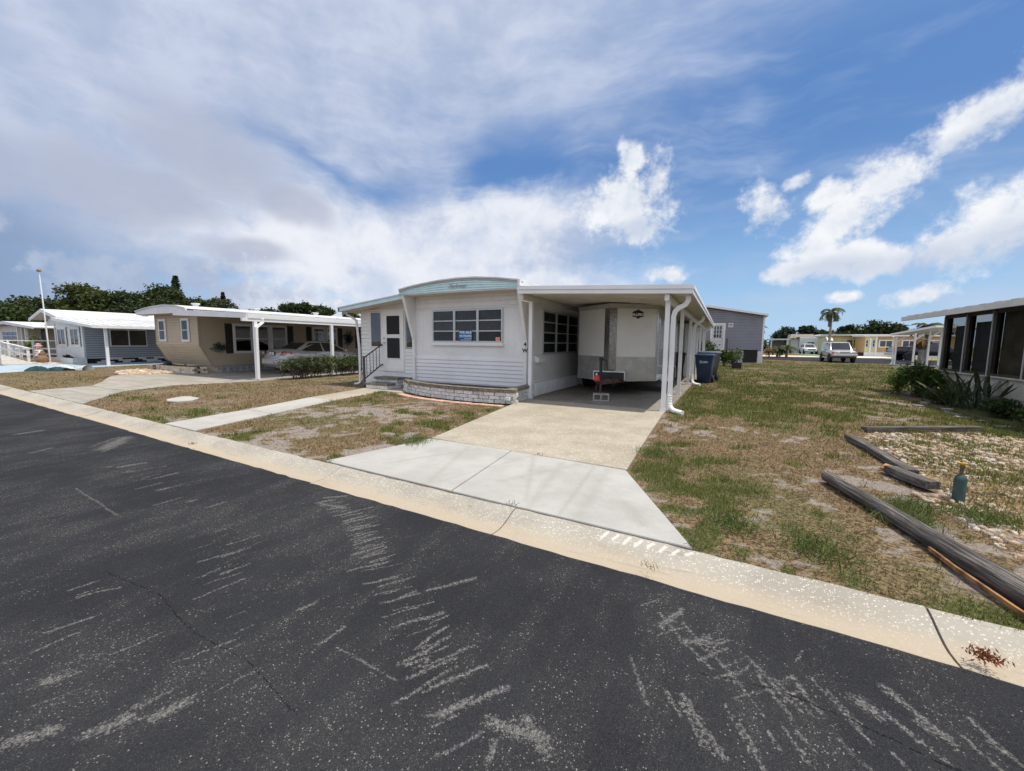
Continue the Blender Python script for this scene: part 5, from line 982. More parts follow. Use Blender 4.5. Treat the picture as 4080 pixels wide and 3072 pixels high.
# lawn figures (plain stand-ins)
F1_ = thing('lawn_figure', 'lawn figure in pink hat and striped pink top beside the flagpole', 'statue', (-36.6, 8.55, 0), local=True)
mb = MB(); mb.lathe([(.0, .35), (.17, .36), (.2, .55), (.16, .78), (.07, .86), (0, .87)], 14); mb.build('torso', M['coral'], F1_, smooth=60)
for z in (.42, .52, .62, .72): mb = MB(); mb.lathe([(.185, z), (.205, z+.02), (.19, z+.045)], 14); mb.build('stripe', M['statue_white'], F1_)
mb = MB(); mb.lathe([(0, .86), (.1, .9), (.12, .98), (.08, 1.06), (0, 1.08)], 12); mb.build('head', M['statue_white'], F1_, smooth=60)
mb = MB(); mb.lathe([(.2, 1.0), (.19, 1.04), (.12, 1.06), (.11, 1.16), (0, 1.19)], 12); mb.build('hat', M['coral'], F1_, smooth=40)
for s in (-.08, .08): mb = MB(); mb.tube([(s, 0, .38), (s*1.3, -.03, .02)], [.07, .05], 8); mb.build('leg', M['statue_white'], F1_)
for s in (-1, 1): mb = MB(); mb.tube([(s*.17, 0, .76), (s*.27, -.06, .6), (s*.22, -.18, .48)], [.05, .045, .04], 8); mb.build('arm', M['statue_white'], F1_)
F2_ = thing('bear_figure', 'small brown seated animal lawn figure at the flagpole foot', 'statue', (-35.6, 8.45, 0), local=True)
mb = MB(); mb.lathe([(0, .0), (.2, .02), (.24, .2), (.18, .42), (.1, .5), (0, .52)], 14); mb.build('body', M['statue_brown'], F2_, smooth=60); mb = MB(); mb.lathe([(0, .46), (.12, .5), (.14, .6), (.08, .7), (0, .72)], 12); mb.build('head', M['statue_brown'], F2_, smooth=60)
for s in (-.09, .09): mb = MB(); mb.lathe([(0, -.04), (.04, 0), (0, .05)], 8, (s, 0, .72)); mb.build('ear', M['statue_brown'], F2_)
mb = MB(); rr = random.Random(4); n = 22; rings = []
for i in range(n+1):
    f = i/n; x = -27.6+f*.9; yc = 6.1+f*1.0; hh = .08+.12*abs(math.sin(f*7))*(1-f*.4); ww = .20+.08*math.sin(f*9)
    rings.append([(x+ww*.7*math.cos(a)*.6, yc+ww*math.cos(a)*.8, max(.004, hh*math.sin(a)*(1+.3*math.sin(3*a+f*20)))) for a in [k*math.pi/8 for k in range(9)]])
mb.loft(rings, close=False, cap=False); tp = mb.build('crumpled_tarp', M['tarp_teal'], smooth=50); tag(tp, 'crumpled teal tarp lying on the brown lawn edge at the left', 'tarp')
mb = MB(); rings = []
for i in range(14):
    f = i/13; rings.append([(-27.5+f*1.1+.25*math.cos(a)*.5, 6.9+f*.75+.25*math.cos(a)*.7, .005+max(0, (.16+.08*math.sin(f*8))*math.sin(a))) for a in [k*math.pi/7 for k in range(8)]])
mb.loft(rings, close=False, cap=False); tag(mb.build('white_sheet', M['tarp_white'], smooth=50), 'white plastic sheet bundled behind the teal tarp', 'sheet')
# ================================================================== right hand side
GV = thing('grey_vinyl_home', 'grey vinyl sided home with white panelled door beyond the carport', 'mobile home', (-1, 38, 0))
V = Wall((-6, 38), (2.70, 38))
mb = MB(); mb.box(-6, 2.70, 38, 52, .0, 3.6); mb.prism([(-6, 38, 3.6), (2.70, 38, 3.6), (2.70, 38, 3.72), (-1.4, 38, 4.45), (-6, 38, 3.6)], (0, 14, 0)); vw = mb.build('wall', M['vinyl_grey'], GV)
mb = MB(); V.lap(mb, 0, 8.6, .95, 3.60, 22, .03)
for k in range(5):
    z = 3.6+k*.16; x1 = 2.7-(z+.1-3.7)*5.6 if z > 3.58 else 2.7; V.lap(mb, 2.2, min(8.6, x1+6), z, z+.16, 1, .03)
mb.build('siding', M['vinyl_grey'], vw)
mb = MB(); V.box(mb, 0, 8.7, 0, .03, .84, .95); V.box(mb, 8.6, 8.72, 0, .05, 0, 3.7); mb.build('trim', M['white_paint'], GV)
mb = MB(); V.box(mb, 0, 8.6, .002, .02, .0, .84); V.ribs(mb, 0, 8.6, 0, .84, .2, .03, .02, .5); mb.build('skirting', M['white_metal'], GV)
mb = MB(); mb.prism([(-6.4, 37.6, 3.55), (-1.4, 37.6, 4.52), (2.90, 37.6, 3.72), (2.90, 37.6, 3.86), (-1.4, 37.6, 4.70), (-6.4, 37.6, 3.75)], (0, 14.6, 0)); mb.build('roof', M['white_metal'], GV)
mb = MB(); V.ring(mb, 4.88, 5.98, .98, 3.22, .12, .01, .06); dr = mb.build('door', M['white_paint'], GV); mb = MB(); V.box(mb, 5.0, 5.86, .01, .045, 1.05, 3.10); mb.build('leaf', M['white_paint'], dr)
mb = MB(); V.box(mb, 5.14, 5.72, .046, .05, 2.02, 2.98); mb.build('pane', M['glass_dark'], dr); mb = MB()
for k in (1, 2): V.box(mb, 5.14+.58*k/3-.015, 5.14+.58*k/3+.015, .05, .058, 2.02, 2.98); V.box(mb, 5.14, 5.72, .05, .0575, 2.02+.96*k/3-.015, 2.02+.96*k/3+.015)
mb.build('muntin', M['white_paint'], dr); mb = MB(); mb.lathe([(0, -.05), (.05, -.04), (.05, .03)], 10, V.p(5.78, .08, 2.0), 'Y'); mb.build('handle', M['aluminium'], dr)
mb = MB(); V.ring(mb, 6.18, 6.52, 2.88, 3.22, .06, 0, .06); V.box(mb, 6.26, 6.44, .01, .05, 3.0, 3.06); mb.build('porch_light', M['white_paint'], GV)
for s in (4.55, 6.15): mb = MB(); mb.beam(V.p(s, .9, 0), V.p(s-.02, .9, 1.95), .14, .14); mb.build('newel_post', M['wood_brown'], GV)
AC = thing('air_conditioner', 'black louvred air conditioner unit beside the grey vinyl home', 'air conditioner', (1.85, 36.9, 0))
mb = MB(); mb.box(1.35, 2.28, 36.6, 37.5, .08, 1.06); mb.build('cabinet', M['interior'], AC)
mb = MB(); mb.box(1.30, 2.33, 36.55, 37.55, 1.06, 1.10); mb.build('top', M['grey_plastic'], AC); mb = MB(); mb.box(1.3, 2.35, 36.5, 37.6, 0, .08); mb.build('pad', M['footing'], AC)
for k in range(14): mb = MB(); z = .14+k*.064; mb.prism([(1.35, 36.6, z), (1.35, 36.575, z+.01), (1.35, 36.6, z+.04)], (.93, 0, 0)); mb.build('louvre', M['shutter'], AC)
# wheelie bins
def bin_(name, label, loc, rz, bodym, lidm, sc=1., logo=False):
    T = thing(name, label, 'bin', loc, rz, local=True); mb = MB(); rings = []
    for z, w, d in ((.03, .20, .22), (.06, .22, .24), (.55, .26, .30), (.75, .285, .33), (.98, .30, .35), (1.0, .32, .37), (1.03, .32, .37)):
        rings.append([(x*w*sc, y*d*sc, z*sc) for x, y in ((-.88, -1), (.88, -1), (1, -.88), (1, .88), (.88, 1), (-.88, 1), (-1, .88), (-1, -.88))])
    mb.loft(rings); mb.build('body', M[bodym], T, smooth=35)
    mb = MB(); mb.loft([[(x*.34*sc, (y*.39-.01)*sc, z*sc) for x, y in ((-.85, -1), (.85, -1), (1, -.85), (1, 1), (-1, 1), (-1, -.85))] for z in (1.032, 1.06)]+[[(x*.26*sc, y*.30*sc, 1.105*sc) for x, y in ((-.85, -1), (.85, -1), (1, -.85), (1, 1), (-1, 1), (-1, -.85))]]); mb.build('lid', M[lidm], T, smooth=30)
    mb = MB(); mb.tube([(-.26*sc, .42*sc, .98*sc), (.26*sc, .42*sc, .98*sc)], .018, 8); mb.build('handle_bar', M[bodym], T)
    for s in (-1, 1): mb = MB(); mb.lathe([(.0, -.03), (.13, -.03), (.14, 0), (.13, .03), (0, .03)], 16, (s*.26*sc, .26*sc, .14), 'X'); mb.build('wheel', M['rubber'], T, smooth=40)
    if logo:
        mb = MB(); c = Vector((-.09, -.352*sc, .80*sc)); 
        for k in range(8): a = k*math.pi/4; mb.beam(c+Vector((math.cos(a)*.035, 0, math.sin(a)*.035)), c+Vector((math.cos(a)*.075, 0, math.sin(a)*.075)), .006, .014, (0, 1, 0))
        mb.lathe([(0, -.004), (.028, -.004), (.028, .004), (0, .004)], 12, c, 'Y'); mb.box(-.01, .16, -.354*sc, -.348*sc, .795*sc, .815*sc); mb.box(-.05, .13, -.354*sc, -.348*sc, .765*sc, .782*sc); mb.box(.0, .10, -.354*sc, -.348*sc, .82*sc, .83*sc); mb.build('logo', M['white_letter'], T)
    return T
bin_('wheelie_bin', 'blue recycling bin with white sun emblem on the lawn edge', (-.62, 17.15, .0), R(-8), 'blue_plastic', 'blue_plastic', 1.0, True)
bin_('wheelie_bin', 'larger black rubbish bin with grey lid behind the blue bin', (-.52, 17.95, .0), R(-14), 'black_plastic', 'grey_plastic', 1.08)
bin_('wheelie_bin', 'black bin standing inside the carport behind the third post', (-1.75, 18.3, .02), R(10), 'black_plastic', 'black_plastic', 1.0)
# crate with seedling
CR = thing('plant_crate', 'black plastic crate with a small plant on the lawn', 'crate', (.73, 28.5, 0), R(-6), local=True)
for k in range(4): mb = MB(); mb.box(-.27, .27, -.25, -.235, .02+k*.09, .09+k*.09); mb.build('slat', M['black_plastic'], CR)
mb = MB(); mb.box(-.27, .27, -.232, .25, .01, .32); mb.build('inner', M['grey_plastic'], CR)
# screened porch house at the right edge
SHs = thing('screened_porch_home', 'shaded screened porch home with cream knee wall at the right edge', 'mobile home', (5.6, 13, 0))
XS = 5.6; SWL = Wall((XS, 19.0), (XS, 2.0)); k_ = lambda y: 19.0-y
# wall runs from far (y=16.3) to near; outward normal is -X
mb = MB(); mb.box(XS+.02, XS+.2, 2, 16.25, .32, .74); mb.build('knee_wall', M['cream_wall'], SHs); mb = MB(); mb.box(XS+.04, XS+.3, 2, 16.25, -.02, .32); mb.build('footing', M['footing'], SHs)
mb = MB(); mb.box(XS-.03, XS+.22, 2, 16.3, .74, .775); mb.build('sill', M['cream_wall'], SHs)
mb = MB(); mb.box(XS+.0, XS+.05, 2, 16.3, .776, .83); mb.box(XS+.0, XS+.05, 2, 16.3, 2.24, 2.36); mb.build('screen_rail', M['dark_wood'], SHs)
ys = [16.25, 15.05, 13.85, 12.55, 11.25, 9.95, 8.6, 7.3]
for i, y in enumerate(ys):
    mb = MB(); mb.box(XS-.005, XS+.12, y-.13, y-.02, .776, 2.35); mb.build('post', M['dark_wood'], SHs)
    mb = MB(); mb.box(XS-.02, XS+.03, y-.02, y+.02, .776, 2.30); mb.build('screen_stile', M['grey_trim'], SHs)
for i, (y1, y0) in enumerate(zip(ys[:-1], ys[1:])):
    mb = MB(); mb.box(XS+.055, XS+.057, y0+.03, y1-.14, .83, 2.24); mb.build('screen', M['porch_screen'], SHs)
    if i < 7:
        mt = 'shade_cloth' if i < 2 else 'tan_cloth'
        mb = MB(); ya, yb = (y0+.05, y1-.34) if i == 0 else (y0+.22, y1-.16) if i < 2 else (y0+.06, y1-.10); zt = 2.02 if i == 0 else (2.08 if i == 1 else 2.32); n = 8
        rr = [[(XS+.14+.02*math.sin(j*2.1+i), lerp(ya, yb, j/n), z) for j in range(n+1)] for z in (.80, zt)]; mb.loft(rr, close=False, cap=False); mb.build('shade_panel', M[mt], SHs, smooth=60)
mb = MB(); mb.box(XS+3.4, XS+3.5, 2, 16, 0, 2.85); mb.box(XS+.2, XS+3.4, 2, 16.2, -.01, .02); mb.box(XS+.1, XS+3.5, 2, 2.1, 0, 2.5); mb.build('inner_wall', M['interior'], SHs)
mb = MB(); mb.prism([(XS-.40, 1.5, 2.32), (XS+4, 1.5, 2.85), (XS+4, 1.5, 2.93), (XS-.40, 1.5, 2.39)], (0, 16.6, 0)); rf = mb.build('roof', M['grey_trim'], SHs)
mb = MB(); mb.box(XS-.44, XS-.37, 1.5, 18.1, 2.28, 2.41); mb.build('eave_fascia', M['soffit'], SHs)
for k in range(27): mb = MB(); y = 1.8+k*.6; mb.prism([(XS-.42, y, 2.412), (XS+4, y, 2.93), (XS+4, y, 2.955), (XS-.42, y, 2.435)], (0, .30, 0)); mb.build('roof_pan', M['grey_trim'], rf)
# far carport with braces
FC = thing('far_carport', 'small white timber carport with slanted roof across the lawn', 'carport', (12.8, 41, 0))
for x, y, h in ((11.75, 41.7, 2.15), (12.35, 40.2, 2.40), (13.35, 40.9, 2.65), (14.2, 41.6, 2.7)): mb = MB(); mb.beam((x, y, 0), (x+.0, y, h), .10, .10); mb.build('post', M['white_paint'], FC)
mb = MB(); mb.add([(11.15, 41.0, 2.28), (13.2, 39.6, 2.80), (16.8, 41.5, 2.80), (14.8, 44.5, 2.4), (11.15, 41.0, 2.40), (13.2, 39.6, 2.95), (16.8, 41.5, 2.95), (14.8, 44.5, 2.55)], [(0, 1, 2, 3), (4, 5, 6, 7), (0, 1, 5, 4), (1, 2, 6, 5), (2, 3, 7, 6), (3, 0, 4, 7)]); mb.build('roof', M['white_metal'], FC)
for a, b_ in (((11.75, 41.7, 1.75), (12.2, 41.5, 2.2)), ((12.35, 40.2, 1.95), (12.85, 40.4, 2.35)), ((13.35, 40.9, 2.1), (13.95, 41.0, 2.6))): mb = MB(); mb.beam(a, b_, .08, .1); mb.build('brace', M['white_paint'], FC)
mb = MB(); mb.tube([(11.55, 41.75, 2.2), (11.6, 41.8, 2.0), (11.66, 41.8, .2), (11.5, 41.6, .03)], .05, 8); mb.build('downspout', M['white_metal'], FC)
mb = MB(); mb.box(11.5, 16.5, 40.0, 42.5, -.05, .03); mb.build('floor_slab', M['path_concrete'], FC)
# far street homes
YH = thing('yellow_home', 'pale yellow home with long triple window on the far street', 'mobile home', (17, 80, 0))
YW = Wall((14.75, 80), (19.45, 80)); mb = MB(); mb.box(14.75, 19.45, 80, 90, .25, 3.0); yw = mb.build('wall', M['yellow'], YH); mb = MB(); YW.lap(mb, 0, 4.7, .3, 2.75, 16, .03); mb.build('siding', M['yellow'], yw)
mb = MB(); YW.box(mb, 0, 4.7, 0, .035, 2.55, 2.95); mb.build('frieze', M['tan'], YH); window(YW, YH, 1.9, 4.42, 1.36, 2.40, 3, 3, 'yellow', 'dusty_glass', .08, mull=.16, bars=.05, d=.08, base=.058)
mb = MB(); mb.box(14.3, 24, 79.5, 91, 3.0, 3.2); mb.build('roof', M['roof_white'], YH); mb = MB(); mb.prism([(14.8, 79.9, 2.85), (14.8, 78.6, 2.25), (14.8, 78.6, 2.2), (14.8, 79.9, 2.75)], (-.75, 0, 0)); mb.build('awning', M['roof_white'], YH)
mb = MB(); YW.box(mb, 0, 4.7, -.1, .0, 0, .26); mb.build('skirting', M['footing'], YH)
TH = thing('tan_home', 'tan orange home with white framed windows behind the dark pickup', 'mobile home', (20.5, 74, 0))
TW = Wall((17.5, 74), (27, 74)); mb = MB(); mb.box(17.5, 27, 74, 79, .55, 2.85); tw = mb.build('wall', M['tan'], TH); mb = MB(); TW.lap(mb, 1.2, 9.5, .6, 2.7, 14, .03); mb.build('siding', M['tan'], tw)
mb = MB(); TW.box(mb, 0, 1.2, .0, .02, .6, 2.8); mb.build('entry_panel', M['yellow'], TH); mb = MB(); TW.box(mb, .5, .68, 0, .12, .3, 2.6); TW.box(mb, 1.12, 1.3, 0, .2, 0, 2.8); TW.box(mb, 0, 9.5, -.1, .03, 0, .58); mb.build('trim', M['white_paint'], TH)
for a in (.05, .78): window(TW, TH, a, a+.33, 1.3, 2.3, 1, 2, 'white_paint', 'dusty_glass', .05, base=.058)
for a in (1.55, 3.95, 6.4): window(TW, TH, a, a+1.4, 1.32, 2.24, 2, 1, 'white_paint', 'dusty_glass', .07, trimw=.08, base=.058)
mb = MB(); mb.box(17.2, 27, 73.6, 79.4, 2.78, 3.0); mb.build('roof', M['white_metal'], TH)
SHB = thing('white_block_home', 'white windowed block home behind the white SUV on the far street', 'house', (13.5, 93, 0))
BW = Wall((12.45, 93), (16, 93)); mb = MB(); mb.box(12.45, 16, 93, 100, 0, 3.02); mb.box(11.2, 12.4, 94, 100, 0, 2.65); mb.box(15.6, 18.2, 92.9, 99, 0, 2.3); bw2 = mb.build('wall', M['far_white'], SHB); mb = MB(); BW.lap(mb, .03, 3.4, .1, 3.0, 14, .03); mb.build('siding', M['far_white'], bw2)
window(BW, SHB, 1.1, 2.3, 1.0, 2.15, 1, 2, 'white_paint', 'dusty_glass', .1, base=.058)
mb = MB(); mb.prism([(10.9, 93, 2.7), (11.4, 96, 3.6), (14.9, 96, 3.6), (14.9, 93, 3.05), (12.45, 93, 3.05)], (0, 4, .0)); mb.build('roof', M['brown_roof'], SHB); mb = MB(); mb.prism([(15.0, 92.8, 3.05), (15.6, 92.8, 3.5), (18.2, 92.8, 3.5), (18.2, 92.8, 3.05)], (0, 6, 0)); mb.build('roof_cap', M['roof_white'], SHB)
LC = thing('low_far_carport', 'low white roofed open carport left of the white block home', 'carport', (9, 93, 0))
mb = MB(); mb.box(7.6, 10.8, 92, 98, 2.45, 2.68); mb.build('roof', M['roof_white'], LC); 
for x in (7.9, 10.5): mb = MB(); mb.box(x-.08, x+.08, 92.2, 92.4, 0, 2.45); mb.build('post', M['white_paint'], LC)
mb = MB(); mb.box(7.9, 10.4, 97, 97.2, 0, 2.4); mb.build('back_wall', M['vinyl_grey'], LC)
# log, timbers, plank, stand pipe
def wood_log():
    m = bpy.data.materials.new('weathered_log'); m.use_nodes = True; t = NT(m.node_tree); b = t.n['Principled BSDF']; co = t.new('ShaderNodeTexCoord').outputs['Object']
    g = t.noise(t.scalev(co, 14, .7, 14), 3.2, 6, .65); h = t.noise(t.scalev(co, 40, 1.2, 40), 2.0, 4, .6); k = t.noise(co, 1.5, 4, .6)
    c = t.mix(t.rng(g, .35, .66), (.045, .038, .034, 1), (.23, .205, .185, 1)); c = t.mix(t.m('MULTIPLY', t.rng(h, .5, .6), .6), c, (.02, .017, .016, 1)); c = t.mix(t.rng(k, .62, .75), c, (.10, .06, .035, 1))
    t.put(b.inputs['Base Color'], c); b.inputs['Roughness'].default_value = .9; t.put(b.inputs['Normal'], t.bump(t.m('ADD', g, h), 1., .02)); M['weathered_log'] = m
wood_log()
def log(name, label, p0, p1, r0, r1, flat=False, seed=1, mat='weathered_log', n=18, splinter=None):
    p0, p1 = Vector(p0), Vector(p1); L = (p1-p0).length; d = (p1-p0).normalized(); T = thing(name, label, 'log' if not flat else 'timber', p0, math.atan2(-d.x, d.y), local=True)
    rnd = np.random.RandomState(seed); mb = MB(); k = 26; rings = []; amp = rnd.rand(n)*.10
    for i in range(k+1):
        f = i/k; r = lerp(r0, r1, f); sl = (p1.z-p0.z)*f; rg = []
        for j in range(n):
            a = 2*math.pi*j/n; rr = r*(1-amp[j]*(1 if j % 2 else .2)+.03*math.sin(f*9+j)); x, z = rr*math.cos(a), rr*math.sin(a)
            if flat: x = max(-r*.86, min(r*.86, x*1.25)); z = max(-r*.5, min(r*.5, z*1.1))
            rg.append((x+.01*math.sin(f*5+seed), f*L, z+sl))
        rings.append(rg)
    mb.loft(rings); mb.build('trunk', M[mat], T, smooth=35); return T
LG = log('fallen_pole', 'long weathered grey utility pole lying on the lawn by the kerb', (1.06, 5.33, .05), (1.74, 2.60, .066), .056, .080, seed=2)
mb = MB(); mb.lathe([(0, -.004), (.054, 0)], 16, (0, -.002, 0), 'Y'); mb.build('cut_end', M['wood_brown'], LG)
mb = MB(); mb.loft([[(.055-x+sx, y, -.02+sz) for sx, sz in ((-.012, -.014), (.014, -.016), (.012, .010), (-.008, .008))] for x, y in ((-.01, 1.55), (-.04, 1.8), (-.055, 2.2), (-.07, 2.7))]); sp = mb.build('split_piece', M['wood_split'], LG); sp['label'] = 'raw orange brown split strip along the pole underside'
T1 = log('landscape_timber', 'longer flat grey timber at the edge of the shell bed', (1.80, 7.95, .04), (1.95, 5.98, .045), .066, .066, True, 3)
T2 = log('landscape_timber', 'short broken timber with splintered orange end nearest the stand pipe', (1.75, 6.00, .055), (1.93, 5.46, .06), .078, .078, True, 5)
mb = MB(); mb.loft([[(.07*math.cos(a), y+.02*math.sin(3*a), .045*math.sin(a)) for a in [k*math.pi/4 for k in range(8)]] for y in (-.05, .0)]); mb.build('broken_end', M['wood_fresh'], T2)
log('edging_plank', 'long thin grey plank lying across the lawn behind the shell bed', (2.2, 8.9, .03), (4.05, 9.98, .035), .07, .07, True, 8)
PP = thing('stand_pipe', 'green capped stand pipe with yellow top in the shell bed', 'pipe', (2.05, 5.27, 0), local=True)
mb = MB(); mb.lathe([(.043, -.05), (.045, .02), (.044, .20), (.040, .225), (.024, .245), (.021, .25)], 18); mb.build('body', M['pipe_green'], PP, smooth=40)
mb = MB(); mb.lathe([(.014, .245), (.014, .31), (.019, .31), (.019, .33), (.015, .33), (.016, .345)], 12); mb.build('riser', M['pipe_rust'], PP, smooth=30); mb = MB(); mb.box(-.030, .030, -.018, .018, .345, .362); mb.build('cap', M['cap_yellow'], PP)
# rubble edging by the porch
for i, (x, y, sx, sy, sz, a, lb) in enumerate(((4.30, 13.3, .22, .15, .05, .3, 'flat pale rubble slab at the sand patch end of the planting edge'), (4.55, 13.75, .17, .13, .11, .9, 'upright pale rubble lump under the bushy shrub'), (4.55, 12.6, .16, .12, .10, .2, 'squarish rubble block below the long pointed leaves'), (4.45, 12.05, .34, .10, .06, -1.2, 'long narrow rubble strip along the planting edge'), (4.42, 11.55, .22, .13, .05, .1, 'low rubble slab in the middle of the planting edge'), (4.52, 11.2, .16, .14, .05, .6, 'small rubble slab before the nearest weeds'), (4.6, 10.65, .22, .12, .04, .2, 'nearest flat rubble slab by the porch wall'))):
    mb = MB(); rnd = random.Random(i); mb.hexa([(sx*px*rnd.uniform(.7, 1), sy*py*rnd.uniform(.7, 1), z) for z, pr in ((-.02, 0), (sz, 1)) for px, py in ((-1, -1), (1, -1), (1, 1), (-1, 1))]); o = mb.build('rubble_slab', M['rubble_stone']); o.location = (x, y, -.01); o.scale = (.62, .62, .7); o.rotation_euler = (rnd.uniform(-.06, .06), rnd.uniform(-.06, .06), a); bv = o.modifiers.new('edge', 'BEVEL'); bv.width = .015; bv.segments = 2; tag(o, lb, 'stone', 'rubble along the planting edge')
# ================================================================== vegetation
def leaf_mat(name, trans=.3, rough=.6):
    m = bpy.data.materials.new(name); m.use_nodes = True; t = NT(m.node_tree); b = t.n['Principled BSDF']
    a = t.new('ShaderNodeAttribute', attribute_name='col').outputs['Color']; t.put(b.inputs['Base Color'], a); b.inputs['Roughness'].default_value = rough; b.inputs['Specular IOR Level'].default_value = .25
    tr = t.new('ShaderNodeBsdfTranslucent'); t.put(tr.inputs[0], t.mix(1., a, (1.1, 1.25, .5, 1), 'MULTIPLY')); mx = t.new('ShaderNodeMixShader'); mx.inputs[0].default_value = trans
    t.l.new(b.outputs[0], mx.inputs[1]); t.l.new(tr.outputs[0], mx.inputs[2]); t.l.new(mx.outputs[0], t.n['Material Output'].inputs[0]); M[name] = m
leaf_mat('leaf'); leaf_mat('grass', .25, .7); leaf_mat('dry_matter', .0, .95)
RN = np.random.RandomState(11)
def raw_mesh(name, V, F, col, mat, parent=None, per=None):
    """V (n,3), F (m,k) ; col (n,3)"""
    me = bpy.data.meshes.new(name); n, m, k = len(V), len(F), F.shape[1]
    off = FR.get(parent.name, Vector((0, 0, 0))) if parent else Vector((0, 0, 0)); V = V-np.array(off)
    me.vertices.add(n); me.vertices.foreach_set('co', V.astype(np.float32).ravel()); me.loops.add(m*k); me.loops.foreach_set('vertex_index', F.astype(np.int32).ravel())
    me.polygons.add(m); me.polygons.foreach_set('loop_start', np.arange(0, m*k, k, dtype=np.int32)); me.polygons.foreach_set('loop_total', np.full(m, k, np.int32)); me.update(calc_edges=True)
    a = me.color_attributes.new('col', 'FLOAT_COLOR', 'POINT'); a.data.foreach_set('color', np.concatenate([col, np.ones((n, 1))], 1).astype(np.float32).ravel())
    me.materials.append(M[mat]); o = bpy.data.objects.new(name, me); COL.objects.link(o)
    if parent: o.parent = parent; FR[o.name] = off
    return o
def leaves(name, P, L, Wd, col, parent=None, mat='leaf', up=.35, var=.35, out=None):
    n = len(P); d = RN.normal(size=(n, 3)); d[:, 2] = d[:, 2]*.6+up
    if out is not None: d = d*.7+out
    d /= np.linalg.norm(d, axis=1, keepdims=True)+1e-9; e = RN.normal(size=(n, 3)); s = np.cross(d, e); s /= np.linalg.norm(s, axis=1, keepdims=True)+1e-9
    l = (L*(.6+.8*RN.rand(n)))[:, None]; w = (Wd*(.6+.8*RN.rand(n)))[:, None]
    V = np.stack([P-d*l*.5, P+s*w*.5, P+d*l*.5, P-s*w*.5], 1).reshape(-1, 3); F = np.arange(4*n).reshape(n, 4)
    c = np.asarray(col, float)
    if c.ndim == 1: c = np.tile(c, (n, 1))
    c = c*(1+var*(RN.rand(n, 1)*2-1))*(1+.12*RN.normal(size=(n, 3))); c = np.clip(c, .004, 1)
    return raw_mesh(name, V, F, np.repeat(c, 4, 0), mat, parent)
def clumps(blobs, nclump, per, cr, seed=0):
    """points gathered in clumps on the shells of ellipsoids -> uneven outline with gaps"""
    rs = np.random.RandomState(seed); out = []; vol = np.array([b[3]*b[4]*b[5] for b in blobs])**.66; pr = vol/vol.sum()
    idx = rs.choice(len(blobs), nclump, p=pr)
    for i in idx:
        b = blobs[i]; d = rs.normal(size=3); d /= np.linalg.norm(d); d[2] = abs(d[2]) if rs.rand() < .65 else d[2]; r = rs.uniform(.55, 1.05)
        c = np.array(b[:3])+d*r*np.array(b[3:6]); q = rs.normal(size=(per, 3))*cr*rs.uniform(.6, 1.3)*np.array([1, 1, .7]); out.append(c+q)
    return np.concatenate(out)
def trunk(name, x, y, h, r, limbs, parent, mat='bark', lean=(0, 0)):
    mb = MB(); top = Vector((x+lean[0], y+lean[1], h)); mb.tube([(x, y, -.1), (x+lean[0]*.3, y+lean[1]*.3, h*.35), (x+lean[0]*.7, y+lean[1]*.7, h*.7), top], [r*1.25, r, r*.8, r*.5], 9)
    for (dx, dy, dz, hz) in limbs:
        a = Vector((x+lean[0]*hz/h, y+lean[1]*hz/h, hz)); b_ = Vector((x+dx, y+dy, dz)); mb.tube([a, a.lerp(b_, .5)+Vector((0, 0, .08*(b_-a).length)), b_], [r*.5, r*.35, r*.12], 6)
    return mb.build(name, M[mat], parent, smooth=60)
def polar(az, d): return d*math.sin(R(az)), d*math.cos(R(az))
def tree(name, label, az, d, el, wdeg, col, seed, dens=1., crown_h=.62, group=None, flat=1., n=None, lsz=1., nb=7):
    x, y = polar(az, d); top = 1.45+d*math.tan(R(el*1.07+.05)); w = d*math.tan(R(wdeg*1.12)); rs = np.random.RandomState(seed)
    T = thing(name, label, 'tree', (x, y, 0), group=group); base = top*(1-crown_h); blobs = []; limbs = []
    for k in range(nb):
        a = rs.uniform(0, 6.28); f = rs.uniform(.15, .72); rz = (top-base)*rs.uniform(.20, .34)*flat; rx = w*rs.uniform(.34, .52)
        cz = min(top-rz, base+(top-base)*rs.uniform(.2, .8)); cx, cy = x+math.cos(a)*w*f, y+math.sin(a)*w*f; blobs.append((cx, cy, cz, rx, rx, rz)); limbs.append((cx-x, cy-y, cz, base*.9+.3))
    blobs.append((x+w*rs.uniform(-.2, .2), y, top-(top-base)*.28*flat, w*.5, w*.5, (top-base)*.26*flat))
    trunk('trunk', x, y, base+(top-base)*.55, top*.028, limbs, T)
    P = clumps(blobs, int(260*dens), int((n or 26)), w*.075+.10, seed); c = np.asarray(col)*(0.75+.5*np.random.RandomState(seed+1).rand(len(P), 1))
    leaves('crown', P, .42*lsz*d/85, .26*lsz*d/85, c, T); return T
G1, G2, G3 = (.046, .066, .022), (.036, .055, .022), (.066, .082, .024)
tree('oak_tree', 'dark oak at the far left edge of the tree line', -78.8, 84, 2.7, 3.0, G1, 21); tree('oak_tree', 'round dark tree above the far left white roof', -75.9, 86, 3.3, 2.2, G2, 22)
tree('oak_tree', 'leafy oak rising behind the flagpole top', -73.3, 82, 4.7, 2.5, G3, 23, 1.2); tree('oak_tree', 'dark oak behind the grey gable roof', -70.3, 80, 4.4, 2.4, G2, 24, 1.2)
tree('oak_tree', 'tallest broad oak behind the grey metal roof', -67.6, 80, 5.2, 2.5, G1, 25, 1.3); tree('oak_tree', 'oak sloping down to the beige roof corner', -65.1, 82, 4.0, 2.2, G1, 26, 1.1)
tree('oak_tree', 'low oak mass between flagpole and grey gable', -71.8, 90, 3.4, 3.0, G2, 27); tree('sparse_tree', 'thin crowned tree with bare twigs above the beige roof', -63.4, 84, 4.5, 1.6, (.085, .085, .055), 28, .35, .8)
